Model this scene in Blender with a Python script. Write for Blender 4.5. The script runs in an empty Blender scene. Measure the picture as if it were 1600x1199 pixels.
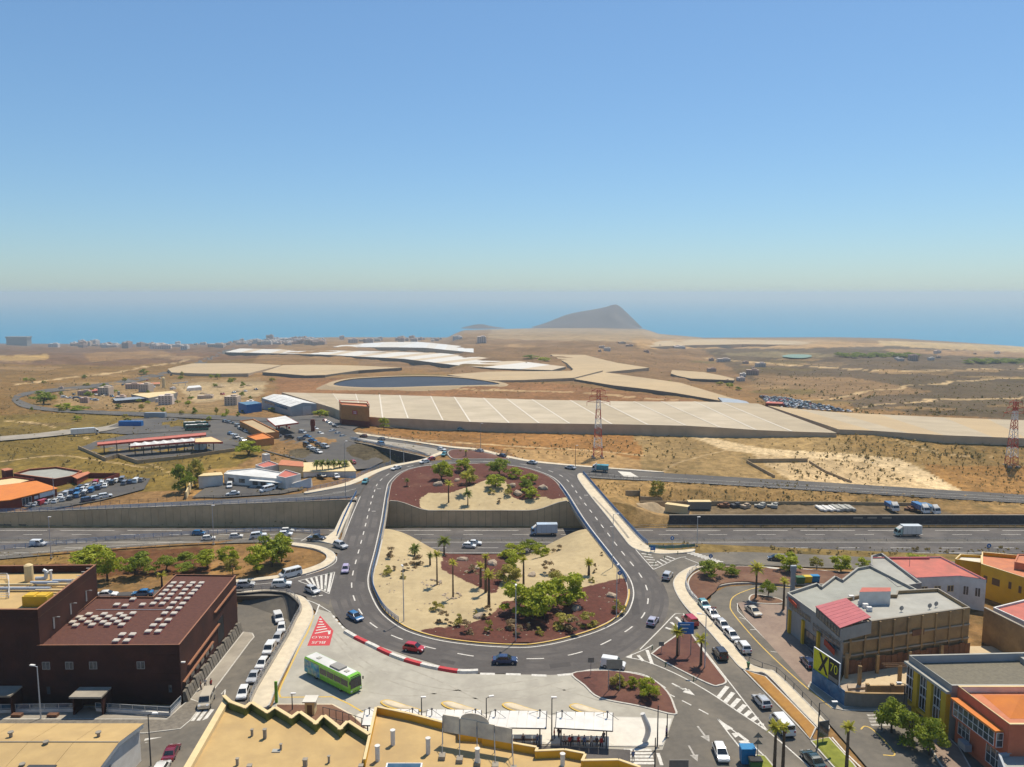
import bpy, bmesh, math, random
import numpy as np
from mathutils import Vector, Matrix
random.seed(7); RNG = np.random.default_rng(7)
scene = bpy.context.scene
col = scene.collection
R = math.radians
# ------------------------------------------------------------------ camera, sky, sun, exposure
FPX, PITCH, CAMH = 1217.0, R(6.63), 66.0
cam_d = bpy.data.cameras.new('camera'); cam = bpy.data.objects.new('camera', cam_d); col.objects.link(cam)
cam_d.sensor_fit = 'HORIZONTAL'; cam_d.sensor_width = 36; cam_d.lens = 36*FPX/1600
cam_d.clip_start = 1; cam_d.clip_end = 80000
cam.location = (0, 0, CAMH); cam.rotation_euler = (R(90)-PITCH, 0, 0)
scene.camera = cam
SUN_EL, SUN_AZ = R(64), math.atan2(1.9, 3.0)          # azimuth measured from +Y towards +X
sun_d = bpy.data.lights.new('sun', 'SUN'); sun = bpy.data.objects.new('sun', sun_d); col.objects.link(sun)
sun_d.energy = 4.1; sun_d.angle = R(0.53); sun_d.color = (1.0, 0.905, 0.745)
sd = Vector((math.sin(SUN_AZ)*math.cos(SUN_EL), math.cos(SUN_AZ)*math.cos(SUN_EL), math.sin(SUN_EL)))
sun.rotation_euler = sd.to_track_quat('Z', 'Y').to_euler(); sun.location = (60, 100, 300)
world = bpy.data.worlds.new('World'); scene.world = world; world.use_nodes = True
wn = world.node_tree; bg = wn.nodes['Background']
sky = wn.nodes.new('ShaderNodeTexSky'); sky.sky_type = 'NISHITA'; sky.sun_disc = False
sky.sun_elevation = SUN_EL; sky.sun_rotation = SUN_AZ
sky.altitude = 0; sky.air_density = 1.1; sky.dust_density = 0.3; sky.ozone_density = 8.0
gm = wn.nodes.new('ShaderNodeGamma'); gm.inputs[1].default_value = .8; wn.links.new(sky.outputs[0], gm.inputs[0])   # even tone and tint of the hazy sky
ti = wn.nodes.new('ShaderNodeVectorMath'); ti.operation = 'MULTIPLY'; ti.inputs[1].default_value = (.77, .925, 1.01); wn.links.new(gm.outputs[0], ti.inputs[0])
wn.links.new(ti.outputs[0], bg.inputs[0]); bg.inputs[1].default_value = 0.124
vs = scene.view_settings; vs.view_transform = 'Standard'; vs.look = 'None'; vs.exposure = 0.42; vs.gamma = 1.0
vs.use_curve_mapping = False
scene.render.engine = 'CYCLES'
cy = scene.cycles
cy.max_bounces = 5; cy.diffuse_bounces = 3; cy.glossy_bounces = 2; cy.transmission_bounces = 3; cy.transparent_max_bounces = 6
cy.volume_bounces = 0; cy.use_denoising = True; cy.caustics_reflective = False; cy.caustics_refractive = False
cy.use_adaptive_sampling = True; cy.adaptive_threshold = 0.02

# ------------------------------------------------------------------ the lie of the land
def ss(a, b, x):
    t = np.clip((np.asarray(x, float)-a)/(b-a), 0, 1); return t*t*(3-2*t)
def lin(a, b, x): return np.clip((np.asarray(x, float)-a)/(b-a), 0, 1)
def W(px, py, z=0.0):
    a = (px-800)/FPX; b = -(py-599.5)/FPX
    dy = math.cos(PITCH)+b*math.sin(PITCH); dz = -math.sin(PITCH)+b*math.cos(PITCH)
    t = (z-CAMH)/dz
    return Vector((a*t, dy*t, z))
def to_px(x, y, z):
    h = np.asarray(z)-CAMH
    d = y*math.cos(PITCH)-h*math.sin(PITCH); u = y*math.sin(PITCH)+h*math.cos(PITCH)
    return 800+FPX*x/d, 599.5-FPX*u/d
def inside(poly, x, y):
    x = np.asarray(x, float); y = np.asarray(y, float); r = np.zeros(np.broadcast(x, y).shape, bool)
    n = len(poly)
    for i in range(n):
        x0, y0 = poly[i][0], poly[i][1]; x1, y1 = poly[(i+1) % n][0], poly[(i+1) % n][1]
        if y0 == y1: continue
        c = ((y0 > y) != (y1 > y)) & (x < (x1-x0)*(y-y0)/(y1-y0)+x0)
        r ^= c
    return r
def crv(pts, n=8, closed=False):
    """Catmull-Rom through the points."""
    P = [np.array(p, float) for p in pts]; m = len(P); out = []
    for i in range(m if closed else m-1):
        p0 = P[(i-1) % m] if closed or i > 0 else 2*P[0]-P[1]
        p1 = P[i]; p2 = P[(i+1) % m]
        p3 = P[(i+2) % m] if closed or i+2 < m else 2*P[-1]-P[-2]
        for k in range(n):
            t = k/n
            out.append(0.5*((2*p1)+(-p0+p2)*t+(2*p0-5*p1+4*p2-p3)*t*t+(-p0+3*p1-3*p2+p3)*t**3))
    if not closed: out.append(P[-1])
    return [tuple(float(c) for c in o) for o in out]
def coastw():
    pts = [(-400, 540), (0, 537), (200, 538), (340, 537), (420, 530), (520, 527), (700, 527.5), (712, 521), (725, 516), (835, 513), (930, 512), (1005, 514), (1030, 522), (1100, 528), (1300, 527), (1400, 529), (1500, 535), (1600, 542), (2000, 552)]
    a = [(x-800)/FPX for x, y in pts]; Y = [W(800, y, -200).y for x, y in pts]
    return a, Y
CA, CY = coastw()
MZ = -7.6                                  # motorway level
INNER = [(806, 1007.5), (751, 1004.6), (694, 997.5), (650.6, 986), (624.7, 973), (601.7, 953), (587.4, 927), (583, 910), (584.5, 892.5), (593, 858), (601.7, 815), (609, 766), (614.7, 751.6), (633, 737), (665, 729), (722.5, 725.7), (765.6, 726), (808.7, 730), (837.5, 737), (863, 748.7), (880.6, 769), (909.4, 815), (952.5, 872), (972.6, 898), (981, 918), (980, 938.5), (967, 961.5), (932, 981.6), (880.6, 997.5), (837.5, 1006)]
OUTER = [(806, 1053), (745, 1052), (700, 1043), (640, 1025), (590, 1008), (545, 985), (522, 955), (515, 925), (518, 900), (526, 870), (537, 835), (548, 800), (558, 775), (572, 752), (600, 735), (640, 724), (692, 719), (740, 717), (790, 717.5), (840, 724), (880, 735), (905, 748), (925, 775), (950, 802), (975, 832), (992, 855), (1021, 889), (1040, 920), (1045, 945), (1035, 975), (1000, 1010), (960, 1035), (905, 1052), (850, 1056)]
WP = lambda pts, z=0.0: [W(p[0], p[1], z) for p in pts]
INW = crv([tuple(v) for v in WP(INNER)], 6, True); OUTW = crv([tuple(v) for v in WP(OUTER)], 6, True)
STREET = [tuple(v) for v in WP([(380, 927.5), (411, 925), (436, 926), (450, 929), (466, 942.5), (469, 954), (460, 971), (451, 990), (400, 1075), (388, 1100), (355, 1160), (320, 1199), (290, 1260), (-500, 1260), (-500, 932), (270, 931)])]
PIT = [tuple(v) for v in WP([(545, 689), (600, 700), (650, 711), (668, 716), (640, 722), (610, 725), (580, 734), (557, 748), (480, 745), (450, 700), (500, 680)])]
PITC = W(615, 718, 0)
def zstreet(y): return -1.5-(np.asarray(y, float)-120)*0.055
def wob(x, y):
    return (np.sin(x*.021+1.3*np.sin(y*.013))*np.cos(y*.017+.8*np.sin(x*.011))+.6*np.sin(x*.053+y*.031)*np.sin(y*.047-x*.02)+.35*np.sin(x*.11+2*np.sin(y*.06))*np.cos(y*.13))
def g(x, y):
    x = np.asarray(x, float); y = np.asarray(y, float)
    Yc = np.interp(x/np.maximum(y, 1), CA, CY)
    d = np.maximum(y-300, 0); d = np.where(d < 60, d*d/120, d-30)
    z = -200*d/(Yc-330)
    amp = 1.1*ss(345, 430, y)+3.0*ss(600, 1800, y)
    far = ss(2000, 3200, y); z = z+amp*wob(x*(1-.7*far), y*(1-.7*far))*(1-ss(.8, .97, d/(Yc-330)))
    # low hill right of the pylon
    z = z+5.0*np.exp(-((x-150)/45)**2-((y-345)/26)**2)+4*np.exp(-((x-215)/40)**2-((y-330)/25)**2)
    # right side beyond the motorway
    rd = -0.026*np.maximum(x-25, 0)
    zr = np.where(y < 256, -4.6, -4.6+(rd+4.6)*lin(256, 263, y)); zr = np.where(y > 263, rd, zr)
    zr = zr+(z-rd)*ss(276, 330, y)*(y > 263)
    wr = ss(32, 50, x)
    # left side beyond the motorway
    zl = .3-.0385*np.maximum(-51-x, 0); zl = np.maximum(zl, -5.5)
    zl2 = zl+(z-zl)*ss(252, 330, y)
    wl = ss(-44, -52, x)
    # roundabout island beyond the motorway
    dip = -3.2*(1-ss(241, 264, y))*ss(-38, -26, x)*(1-ss(6, 18, x))
    zf = dip+(z)*ss(300, 330, y); zf = zf*(1-wr)+zr*wr; zf = zf*(1-wl)+zl2*wl
    # near side
    valley = MZ*ss(180, 213, y)*ss(-36, -16, x)*(1-ss(2, 22, x))
    zp = -.07*np.maximum(-47-x, 0); zp = np.maximum(zp, MZ)
    left = zp*ss(182, 199, y)
    left = np.where(y > 211, zp+(MZ-zp)*lin(211, 213.5, y), left)
    zq = -.045*np.maximum(x-45, 0); zq = np.maximum(zq, -4)
    right = zq*ss(178, 190, y); right = np.where(y > 201, zq+(MZ-zq)*ss(201, 213, y), right)
    wl2 = ss(-38, -47, x); wr2 = ss(24, 38, x)
    zn = valley*(1-wl2)*(1-wr2)+left*wl2+right*wr2
    zn = np.where((y > 206) & (wl2+wr2 > .01) & (x > -47) & (x < 38) & (y < 214), np.minimum(zn, MZ*lin(206, 210, y)*ss(0.01, .6, wl2+wr2)), zn)
    r = np.where(y < 213.5, zn, np.where(y < 241.3, MZ, zf))
    m = inside(STREET, x, y); r = np.where(m, zstreet(y), r)
    m = inside(PIT, x, y); r = np.where(m, -5.7*(1-ss(0, 38, np.hypot(x-PITC.x, y-PITC.y))), r)
    return r
TT = np.concatenate([np.linspace(85, 420, 260), np.geomspace(424, 9000, 150)])
def G(px, py, up=0.0):
    """The point of the ground seen at a photo pixel."""
    a = (px-800)/FPX; b = -(py-599.5)/FPX
    dy = math.cos(PITCH)+b*math.sin(PITCH); dz = -math.sin(PITCH)+b*math.cos(PITCH)
    T = TT
    for _ in range(2):
        e = CAMH+dz/dy*T-(g(a/dy*T, T)+up)
        i = int(np.argmax(e < 0)) if (e < 0).any() else len(T)-1
        i = max(i, 1); lo, hi = T[i-1], T[i]; e0, e1 = e[i-1], e[i]
        if _ == 0: T = np.linspace(lo, hi, 14)
    y = lo+(hi-lo)*min(max(e0/(e0-e1+1e-9), 0), 1)
    return Vector((a/dy*y, y, CAMH+dz/dy*y-up))
def Gmany(px, py):
    a = (px-800)/FPX; b = -(py-599.5)/FPX
    dy = math.cos(PITCH)+b*math.sin(PITCH); dz = -math.sin(PITCH)+b*math.cos(PITCH); y = np.full(len(px), np.nan); prev = None
    for t in TT:
        e = CAMH+dz/dy*t-g(a/dy*t, np.full(len(px), t))
        if prev is not None:
            m = np.isnan(y) & (e < 0); y[m] = t0+(t-t0)*np.clip(prev[m]/(prev[m]-e[m]+1e-9), 0, 1)
            if not np.isnan(y).any(): break
        prev, t0 = e, t
    y = np.where(np.isnan(y), TT[-1], y); return a/dy*y, y, CAMH+dz/dy*y
gz = lambda x, y: float(g(x, y))

# ------------------------------------------------------------------ materials
M = {}
def nodes(name):
    m = bpy.data.materials.new(name); m.use_nodes = True; nt = m.node_tree
    return m, nt, nt.nodes['Principled BSDF']
def mat(name, c, rough=.8, c2=None, sc=2.0, bump=0.0, metal=0.0, spec=.3, detail=6, mixlo=.35, mixhi=.65, bsc=None, c3=None, sc3=.15):
    """Two-tone noise material in object metres, optional third tone of large stains, optional fine relief."""
    m, nt, b = nodes(name); N = nt.nodes.new; L = nt.links.new
    b.inputs['Roughness'].default_value = rough; b.inputs['Metallic'].default_value = metal
    b.inputs['Specular IOR Level'].default_value = spec
    tc = N('ShaderNodeNewGeometry')
    def noise(s, dt):
        n = N('ShaderNodeTexNoise'); n.inputs['Scale'].default_value = s; n.inputs['Detail'].default_value = dt; n.inputs['Roughness'].default_value = .62
        L(tc.outputs['Position'], n.inputs['Vector']); return n
    def ramp(n, lo, hi):
        r = N('ShaderNodeMapRange'); r.inputs[1].default_value = lo; r.inputs[2].default_value = hi; L(n.outputs['Fac'], r.inputs[0]); return r
    c2 = c2 or tuple(k*.82 for k in c)
    n = noise(sc, detail); r = ramp(n, mixlo, mixhi)
    mx = N('ShaderNodeMix'); mx.data_type = 'RGBA'; L(r.outputs[0], mx.inputs[0])
    mx.inputs[6].default_value = (*c, 1); mx.inputs[7].default_value = (*c2, 1); outc = mx.outputs[2]
    if c3:
        n3 = noise(sc3, 5); r3 = ramp(n3, .45, .7); m3 = N('ShaderNodeMix'); m3.data_type = 'RGBA'; L(r3.outputs[0], m3.inputs[0])
        L(outc, m3.inputs[6]); m3.inputs[7].default_value = (*c3, 1); outc = m3.outputs[2]
    L(outc, b.inputs['Base Color'])
    if bump:
        nb = noise(bsc or sc*4, 4); bp = N('ShaderNodeBump'); bp.inputs['Strength'].default_value = bump; bp.inputs['Distance'].default_value = .1
        L(nb.outputs['Fac'], bp.inputs['Height']); L(bp.outputs[0], b.inputs['Normal'])
    M[name] = m; return m
def objcol(name, rough=.3, spec=.5, coat=0.0, noise=.12):
    """Paint whose colour is the object's own colour, with a little dust."""
    m, nt, b = nodes(name); N = nt.nodes.new; L = nt.links.new
    oi = N('ShaderNodeObjectInfo'); n = N('ShaderNodeTexNoise'); n.inputs['Scale'].default_value = 1.7; n.inputs['Detail'].default_value = 5
    g_ = N('ShaderNodeNewGeometry'); L(g_.outputs['Position'], n.inputs['Vector'])
    mr = N('ShaderNodeMapRange'); mr.inputs[1].default_value = .4; mr.inputs[2].default_value = .8; mr.inputs[4].default_value = noise; L(n.outputs['Fac'], mr.inputs[0])
    mx = N('ShaderNodeMix'); mx.data_type = 'RGBA'; L(mr.outputs[0], mx.inputs[0]); L(oi.outputs['Color'], mx.inputs[6]); mx.inputs[7].default_value = (.33, .28, .22, 1)
    L(mx.outputs[2], b.inputs['Base Color']); b.inputs['Roughness'].default_value = rough; b.inputs['Specular IOR Level'].default_value = spec
    b.inputs['Coat Weight'].default_value = coat; b.inputs['Coat Roughness'].default_value = .08
    M[name] = m; return m
def leafmat(name, c, c2, dry=0):
    m, nt, b = nodes(name); N = nt.nodes.new; L = nt.links.new
    ge = N('ShaderNodeNewGeometry'); n = N('ShaderNodeTexNoise'); n.inputs['Scale'].default_value = .9; n.inputs['Detail'].default_value = 4; L(ge.outputs['Position'], n.inputs['Vector'])
    mr = N('ShaderNodeMapRange'); mr.inputs[1].default_value = .3; mr.inputs[2].default_value = .7; L(n.outputs['Fac'], mr.inputs[0])
    ad = N('ShaderNodeMath'); ad.operation = 'MULTIPLY_ADD'; L(ge.outputs['Random Per Island'], ad.inputs[0]); ad.inputs[1].default_value = .5; L(mr.outputs[0], ad.inputs[2])
    mx = N('ShaderNodeMix'); mx.data_type = 'RGBA'; L(ad.outputs[0], mx.inputs[0]); mx.inputs[6].default_value = (*c, 1); mx.inputs[7].default_value = (*c2, 1)
    L(mx.outputs[2], b.inputs['Base Color']); b.inputs['Roughness'].default_value = .65; b.inputs['Specular IOR Level'].default_value = .25
    tr = N('ShaderNodeBsdfTranslucent'); L(mx.outputs[2], tr.inputs[0]); ms = N('ShaderNodeMixShader'); ms.inputs[0].default_value = .38
    out = nt.nodes['Material Output']; L(b.outputs[0], ms.inputs[1]); L(tr.outputs[0], ms.inputs[2]); L(ms.outputs[0], out.inputs[0])
    M[name] = m; return m
mat('asphalt', (.092, .082, .076), .9, (.074, .066, .062), 1.2, .15, bsc=18, c3=(.135, .120, .108), sc3=.11)
mat('asphalt_old', (.135, .120, .098), .92, (.11, .098, .082), .9, .15, bsc=14, c3=(.185, .16, .125), sc3=.14)
mat('asphalt_far', (.095, .087, .080), .92, (.075, .07, .066), .3, c3=(.13, .115, .095), sc3=.05)
mat('concrete_plaza', (.40, .37, .305), .85, (.34, .315, .26), .5, .08, bsc=9, c3=(.29, .265, .22), sc3=.13)
mat('paving', (.62, .53, .38), .88, (.54, .45, .32), .8, .1, bsc=12, c3=(.48, .41, .30), sc3=.2)
mat('pale_paving', (.62, .58, .50), .85, (.55, .51, .44), .7, .06, bsc=12)
mat('kerb', (.52, .49, .43), .85, (.42, .39, .34), 1.5)
mat('yellow_paint', (.62, .40, .06), .7, (.50, .34, .10), 2.0)
mat('white_paint', (.62, .59, .53), .7, (.36, .34, .30), 1.8, mixlo=.42, mixhi=.75)
mat('tyre_dark', (.078, .070, .066), .9, (.090, .081, .075), .5, .15, bsc=18, mixlo=.3, mixhi=.6)
mat('patch_dark', (.062, .056, .053), .9, (.075, .067, .062), .9)
mat('worn_paint', (.46, .43, .38), .8, (.25, .23, .20), 1.6)
mat('red_paint', (.50, .045, .05), .75, (.42, .05, .055), 1.2)
mat('red_gravel', (.125, .050, .036), .95, (.085, .038, .030), 1.4, .35, bsc=9, c3=(.16, .075, .05), sc3=.1)
mat('brown_soil', (.155, .075, .045), .95, (.11, .055, .035), .8, .35, bsc=8, c3=(.22, .13, .08), sc3=.09)
mat('sand', (.55, .44, .28), .95, (.48, .37, .23), .7, .25, bsc=6, c3=(.43, .34, .22), sc3=.12)
mat('ochre_gravel', (.36, .185, .045), .95, (.29, .145, .04), .9, .3, bsc=9)
mat('grass', (.22, .23, .035), .95, (.15, .165, .025), .9, .5, bsc=10)
mat('brick_paving', (.25, .18, .14), .9, (.20, .145, .115), 1.5, .1, c3=(.30, .225, .17), sc3=.15)
mat('concrete', (.34, .30, .24), .9, (.27, .235, .19), .35, .15, bsc=6, c3=(.22, .195, .155), sc3=.12)
mat('wall_concrete', (.64, .45, .255), .92, (.55, .385, .22), .3, .15, bsc=5, c3=(.44, .31, .175), sc3=.09)
mat('basalt', (.055, .052, .055), .95, (.10, .095, .09), 1.6, .6, bsc=4, mixlo=.5, mixhi=.75)
mat('stone_block', (.20, .175, .14), .95, (.13, .115, .095), 1.5, .5, bsc=4)
mat('blue_steel', (.10, .20, .38), .5, (.085, .17, .32), 2.0)
mat('pale_steel', (.50, .52, .54), .45, (.42, .44, .46), 2, metal=.3)
mat('grey_steel', (.30, .30, .30), .5, (.24, .24, .24), 2, metal=.3)
mat('dark_steel', (.06, .06, .065), .55)
mat('red_steel', (.50, .075, .045), .6); mat('white_steel', (.75, .73, .70), .6)
mat('green_steel', (.16, .36, .04), .5)
mat('black', (.018, .018, .02), .6); mat('tyre', (.022, .022, .024), .85)
mat('rim', (.42, .43, .45), .35, metal=.7)
mat('glass', (.012, .016, .020), .06, (.02, .025, .03), 1, spec=.7)
mat('window_glass', (.035, .045, .05), .08, (.09, .10, .11), .8, spec=.8)
mat('blue_glass', (.03, .07, .12), .08, (.06, .11, .16), .6, spec=.8)
mat('lamp_lens', (.75, .76, .78), .15); mat('tail_lens', (.42, .02, .02), .2)
mat('corten', (.050, .016, .010), .85, (.028, .010, .008), .5, .25, bsc=5, c3=(.075, .025, .016), sc3=.25)
mat('corten_gravel', (.115, .048, .034), .95, (.085, .036, .028), 1.6, .7, bsc=3.5)
mat('copper_trim', (.30, .135, .075), .6); mat('skylight', (.54, .48, .40), .35, (.44, .39, .33), 2)
mat('beige_roof', (.49, .34, .15), .9, (.43, .295, .13), .35, .06, bsc=8, c3=(.37, .255, .12), sc3=.15)
mat('yellow_wall', (.66, .36, .025), .85, (.58, .31, .03), .6); mat('cream', (.66, .52, .28), .85, (.60, .46, .25), .8)
mat('green_wall', (.135, .155, .035), .9, (.105, .12, .03), .7)
mat('terracotta', (.52, .20, .10), .85, (.45, .165, .085), .6, c3=(.40, .165, .10), sc3=.3)
mat('pink_roof', (.50, .155, .115), .9, (.43, .135, .105), .5, c3=(.36, .13, .10), sc3=.3)
mat('rose_roof', (.44, .12, .125), .7, (.36, .10, .11), .7)
mat('salmon_wall', (.52, .15, .075), .85, (.45, .13, .07), .7); mat('orange_roof', (.60, .20, .04), .85, (.52, .17, .045), .5)
mat('dark_red_wall', (.19, .040, .025), .85, (.15, .034, .022), .6); mat('orange_wall', (.50, .22, .07), .85, (.43, .18, .06), .6)
mat('white_wall', (.68, .66, .62), .85, (.58, .56, .52), .6, c3=(.5, .47, .43), sc3=.25); mat('grey_wall', (.30, .29, .27), .88, (.25, .24, .22), .5)
mat('pale_grey_roof', (.38, .37, .33), .9, (.33, .32, .28), .5, c3=(.29, .28, .25), sc3=.2)
mat('green_grey_roof', (.33, .33, .29), .9, (.29, .29, .25), .6, c3=(.26, .26, .23), sc3=.25)
mat('gravel_roof', (.185, .165, .12), .95, (.14, .125, .095), 2.2, .6, bsc=5)
mat('rough_block', (.36, .24, .115), .95, (.28, .185, .09), .6, .5, bsc=2.5, c3=(.20, .135, .075), sc3=.22)
mat('rust_board', (.20, .10, .055), .95, (.13, .07, .045), .9, .4, bsc=3)
mat('mustard', (.60, .38, .03), .8, (.52, .33, .03), .7); mat('sheet_metal', (.34, .37, .40), .5, (.28, .31, .34), .3, metal=.2)
mat('white_roof', (.66, .65, .62), .6, (.58, .57, .54), .4, c3=(.5, .49, .46), sc3=.1)
mat('greenhouse_net', (.45, .375, .265), .9, (.40, .33, .235), .08, c3=(.36, .30, .21), sc3=.03)
mat('net_pale', (.48, .405, .295), .9, (.43, .36, .26), .06, c3=(.37, .31, .22), sc3=.03); mat('net_dusty', (.42, .345, .235), .9, (.37, .30, .205), .1, c3=(.33, .27, .185), sc3=.04)
mat('tyre_mark', (.30, .275, .225), .85, (.36, .33, .27), .6, mixlo=.4, mixhi=.6)
mat('greenhouse_side', (.50, .385, .26), .9, (.42, .325, .22), .2); mat('greenhouse_seam', (.66, .60, .50), .8)
mat('greenhouse_pale', (.60, .57, .51), .85, (.53, .50, .45), .05); mat('ochre_net', (.45, .335, .19), .9, (.40, .295, .17), .05, c3=(.36, .27, .16), sc3=.02)
mat('wood', (.17, .10, .055), .8); mat('rock', (.42, .33, .24), .95, (.33, .26, .19), 1.2, .6, bsc=4); mat('trunk', (.10, .07, .045), .95, (.07, .05, .035), 3, .4, bsc=12)
mat('palm_trunk', (.135, .095, .06), .95, (.085, .06, .04), 4, .5, bsc=10)
mat('red_cloth', (.4, .04, .04), .9); mat('dark_cloth', (.04, .04, .055), .9); mat('blue_cloth', (.06, .1, .25), .9); mat('pale_cloth', (.5, .48, .45), .9); mat('skin', (.45, .25, .17), .7); mat('hair', (.03, .02, .015), .8)
mat('sign_blue', (.02, .14, .40), .5); mat('sign_white', (.75, .75, .75), .5); mat('sign_grey', (.20, .19, .17), .6); mat('billboard_back', (.72, .64, .50), .85, (.50, .44, .36), .5)
mat('billboard_yellow', (.62, .60, .02), .6); mat('billboard_black', (.02, .02, .02), .6); mat('billboard_blue', (.06, .17, .30), .6, (.05, .10, .18), .5, c3=(.20, .28, .36), sc3=.4)
mat('awning_red', (.45, .07, .03), .8); mat('bin_blue', (.02, .20, .42), .5); mat('bin_green', (.05, .14, .06), .5); mat('bin_yellow', (.62, .45, .03), .5)
mat('dirt_pile', (.40, .30, .18), .95, (.33, .24, .14), .8, .5, bsc=3); mat('hill_rock', (.095, .065, .060), .95, (.075, .052, .05), .012, c3=(.13, .09, .07), sc3=.006)
mat('town_wall', (.50, .42, .36), .9, (.42, .34, .29), .02); mat('far_green', (.07, .09, .06), .95); mat('pond', (.15, .24, .18), .6)
mat('reservoir_water', (.040, .052, .075), .7, (.05, .062, .085), .03, spec=.08)
objcol('car_paint', .25, .5, .6); objcol('flat_paint', .8, .3, 0, .2)
leafmat('leaf_green', (.19, .26, .014), (.42, .44, .04)); leafmat('leaf_dark', (.12, .18, .016), (.28, .32, .035))
leafmat('leaf_olive', (.24, .22, .04), (.42, .37, .08)); leafmat('leaf_dry', (.24, .165, .085), (.38, .28, .15)); leafmat('leaf_palm', (.22, .23, .016), (.46, .42, .05)); leafmat('leaf_palm_dark', (.08, .12, .016), (.20, .23, .035))
leafmat('scrub_leaf', (.16, .125, .045), (.28, .215, .085))
mat('green_wire', (.1, .2, .1), .7)

# ------------------------------------------------------------------ mesh and object helpers
class MB:
    def __init__(s): s.v = []; s.f = []; s.m = []
    def add(s, vs_, fs, mi=0):
        o = len(s.v); s.v += [tuple(v) for v in vs_]
        for f in fs: s.f.append([i+o for i in f]); s.m.append(mi)
        return s
    def box(s, c, d, rz=0.0, mi=0):
        """Centre of the base c, dimensions d."""
        cs, sn = math.cos(rz), math.sin(rz); P = []
        for z in (0, d[2]):
            for a, b in ((-.5, -.5), (.5, -.5), (.5, .5), (-.5, .5)):
                x, y = a*d[0], b*d[1]; P.append((c[0]+x*cs-y*sn, c[1]+x*sn+y*cs, c[2]+z))
        return s.add(P, [(3, 2, 1, 0), (4, 5, 6, 7), (0, 1, 5, 4), (1, 2, 6, 5), (2, 3, 7, 6), (3, 0, 4, 7)], mi)
    def prism(s, poly, z0, z1, mi=0, top=True):
        """poly of (x, y); z0, z1 numbers or per-vertex lists."""
        n = len(poly); a = sum(poly[i][0]*poly[(i+1) % n][1]-poly[(i+1) % n][0]*poly[i][1] for i in range(n))
        if a < 0:
            poly = poly[::-1]; z0 = z0[::-1] if hasattr(z0, '__len__') else z0; z1 = z1[::-1] if hasattr(z1, '__len__') else z1
        Z0 = z0 if hasattr(z0, '__len__') else [z0]*n; Z1 = z1 if hasattr(z1, '__len__') else [z1]*n
        V = [(p[0], p[1], Z0[i]) for i, p in enumerate(poly)]+[(p[0], p[1], Z1[i]) for i, p in enumerate(poly)]
        F = [(i, (i+1) % n, n+(i+1) % n, n+i) for i in range(n)]
        if top: F.append(tuple(range(n, 2*n)))
        return s.add(V, F, mi)
    def sheet(s, pts, mi=0):
        n = len(pts); a = sum(pts[i][0]*pts[(i+1) % n][1]-pts[(i+1) % n][0]*pts[i][1] for i in range(n))
        return s.add(pts if a > 0 else pts[::-1], [tuple(range(n))], mi)
    def tube(s, p, q, r, r2=None, n=6, mi=0, cap=True):
        p = Vector(p); q = Vector(q); d = q-p
        if d.length < 1e-6: return s
        d.normalize(); u = d.orthogonal().normalized(); w = d.cross(u); r2 = r if r2 is None else r2
        V = [p+(u*math.cos(2*math.pi*i/n)+w*math.sin(2*math.pi*i/n))*r for i in range(n)]+[q+(u*math.cos(2*math.pi*i/n)+w*math.sin(2*math.pi*i/n))*r2 for i in range(n)]
        F = [(i, (i+1) % n, n+(i+1) % n, n+i) for i in range(n)]
        if cap: F += [tuple(range(n, 2*n)), tuple(range(n-1, -1, -1))]
        return s.add(V, F, mi)
    def strip(s, A, B, mi=0):
        n = len(A); return s.add(list(A)+list(B), [(i, i+1, n+i+1, n+i) for i in range(n-1)], mi)
    def mesh(s, name, mats):
        me = bpy.data.meshes.new(name); me.from_pydata(s.v, [], s.f)
        for m in (mats if isinstance(mats, (list, tuple)) else [mats]): me.materials.append(M[m] if isinstance(m, str) else m)
        me.polygons.foreach_set('material_index', s.m); me.update(); return me
    def build(s, name, mats, parent=None, smooth=False):
        o = bpy.data.objects.new(name, s.mesh(name, mats)); col.objects.link(o)
        if smooth: o.data.polygons.foreach_set('use_smooth', [True]*len(o.data.polygons))
        if parent is not None: attach(o, parent)
        return o
def attach(o, parent):
    o.parent = parent
    o.matrix_parent_inverse = Matrix.Translation(parent.location).inverted() if parent.rotation_euler.z == 0 else (Matrix.Translation(parent.location) @ Matrix.Rotation(parent.rotation_euler.z, 4, 'Z')).inverted()
def link(name, me, parent=None, loc=(0, 0, 0), rz=0, sc=1, color=None):
    o = bpy.data.objects.new(name, me); col.objects.link(o); o.location = loc; o.rotation_euler = (0, 0, rz)
    o.scale = sc if hasattr(sc, '__len__') else (sc, sc, sc)
    if color: o.color = (*color, 1)
    if parent is not None: o.parent = parent
    return o
def empty(name, loc=(0, 0, 0), rz=0):
    o = bpy.data.objects.new(name, None); col.objects.link(o); o.location = loc; o.rotation_euler = (0, 0, rz); o.empty_display_size = .5
    return o
def tag(o, label, cat, group=None):
    o['label'] = label; o['category'] = cat
    if group: o['group'] = group
    return o
def struct(o, label=None):
    o['kind'] = 'structure'
    if label: o['label'] = label
    return o
def copy_tree(o, parent=None):
    c = o.copy(); col.objects.link(c)
    if parent is not None: c.parent = parent
    for ch in o.children: copy_tree(ch, c)
    return c
def resample(pts, n, closed=False):
    P = np.array([tuple(p) for p in pts], float)
    if closed: P = np.vstack([P, P[:1]])
    d = np.r_[0, np.cumsum(np.linalg.norm(np.diff(P, axis=0), axis=1))]
    t = np.linspace(0, d[-1], n, endpoint=not closed)
    return [tuple(np.interp(t, d, P[:, k])[i] for k in range(P.shape[1])) for i in range(n)]
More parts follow.
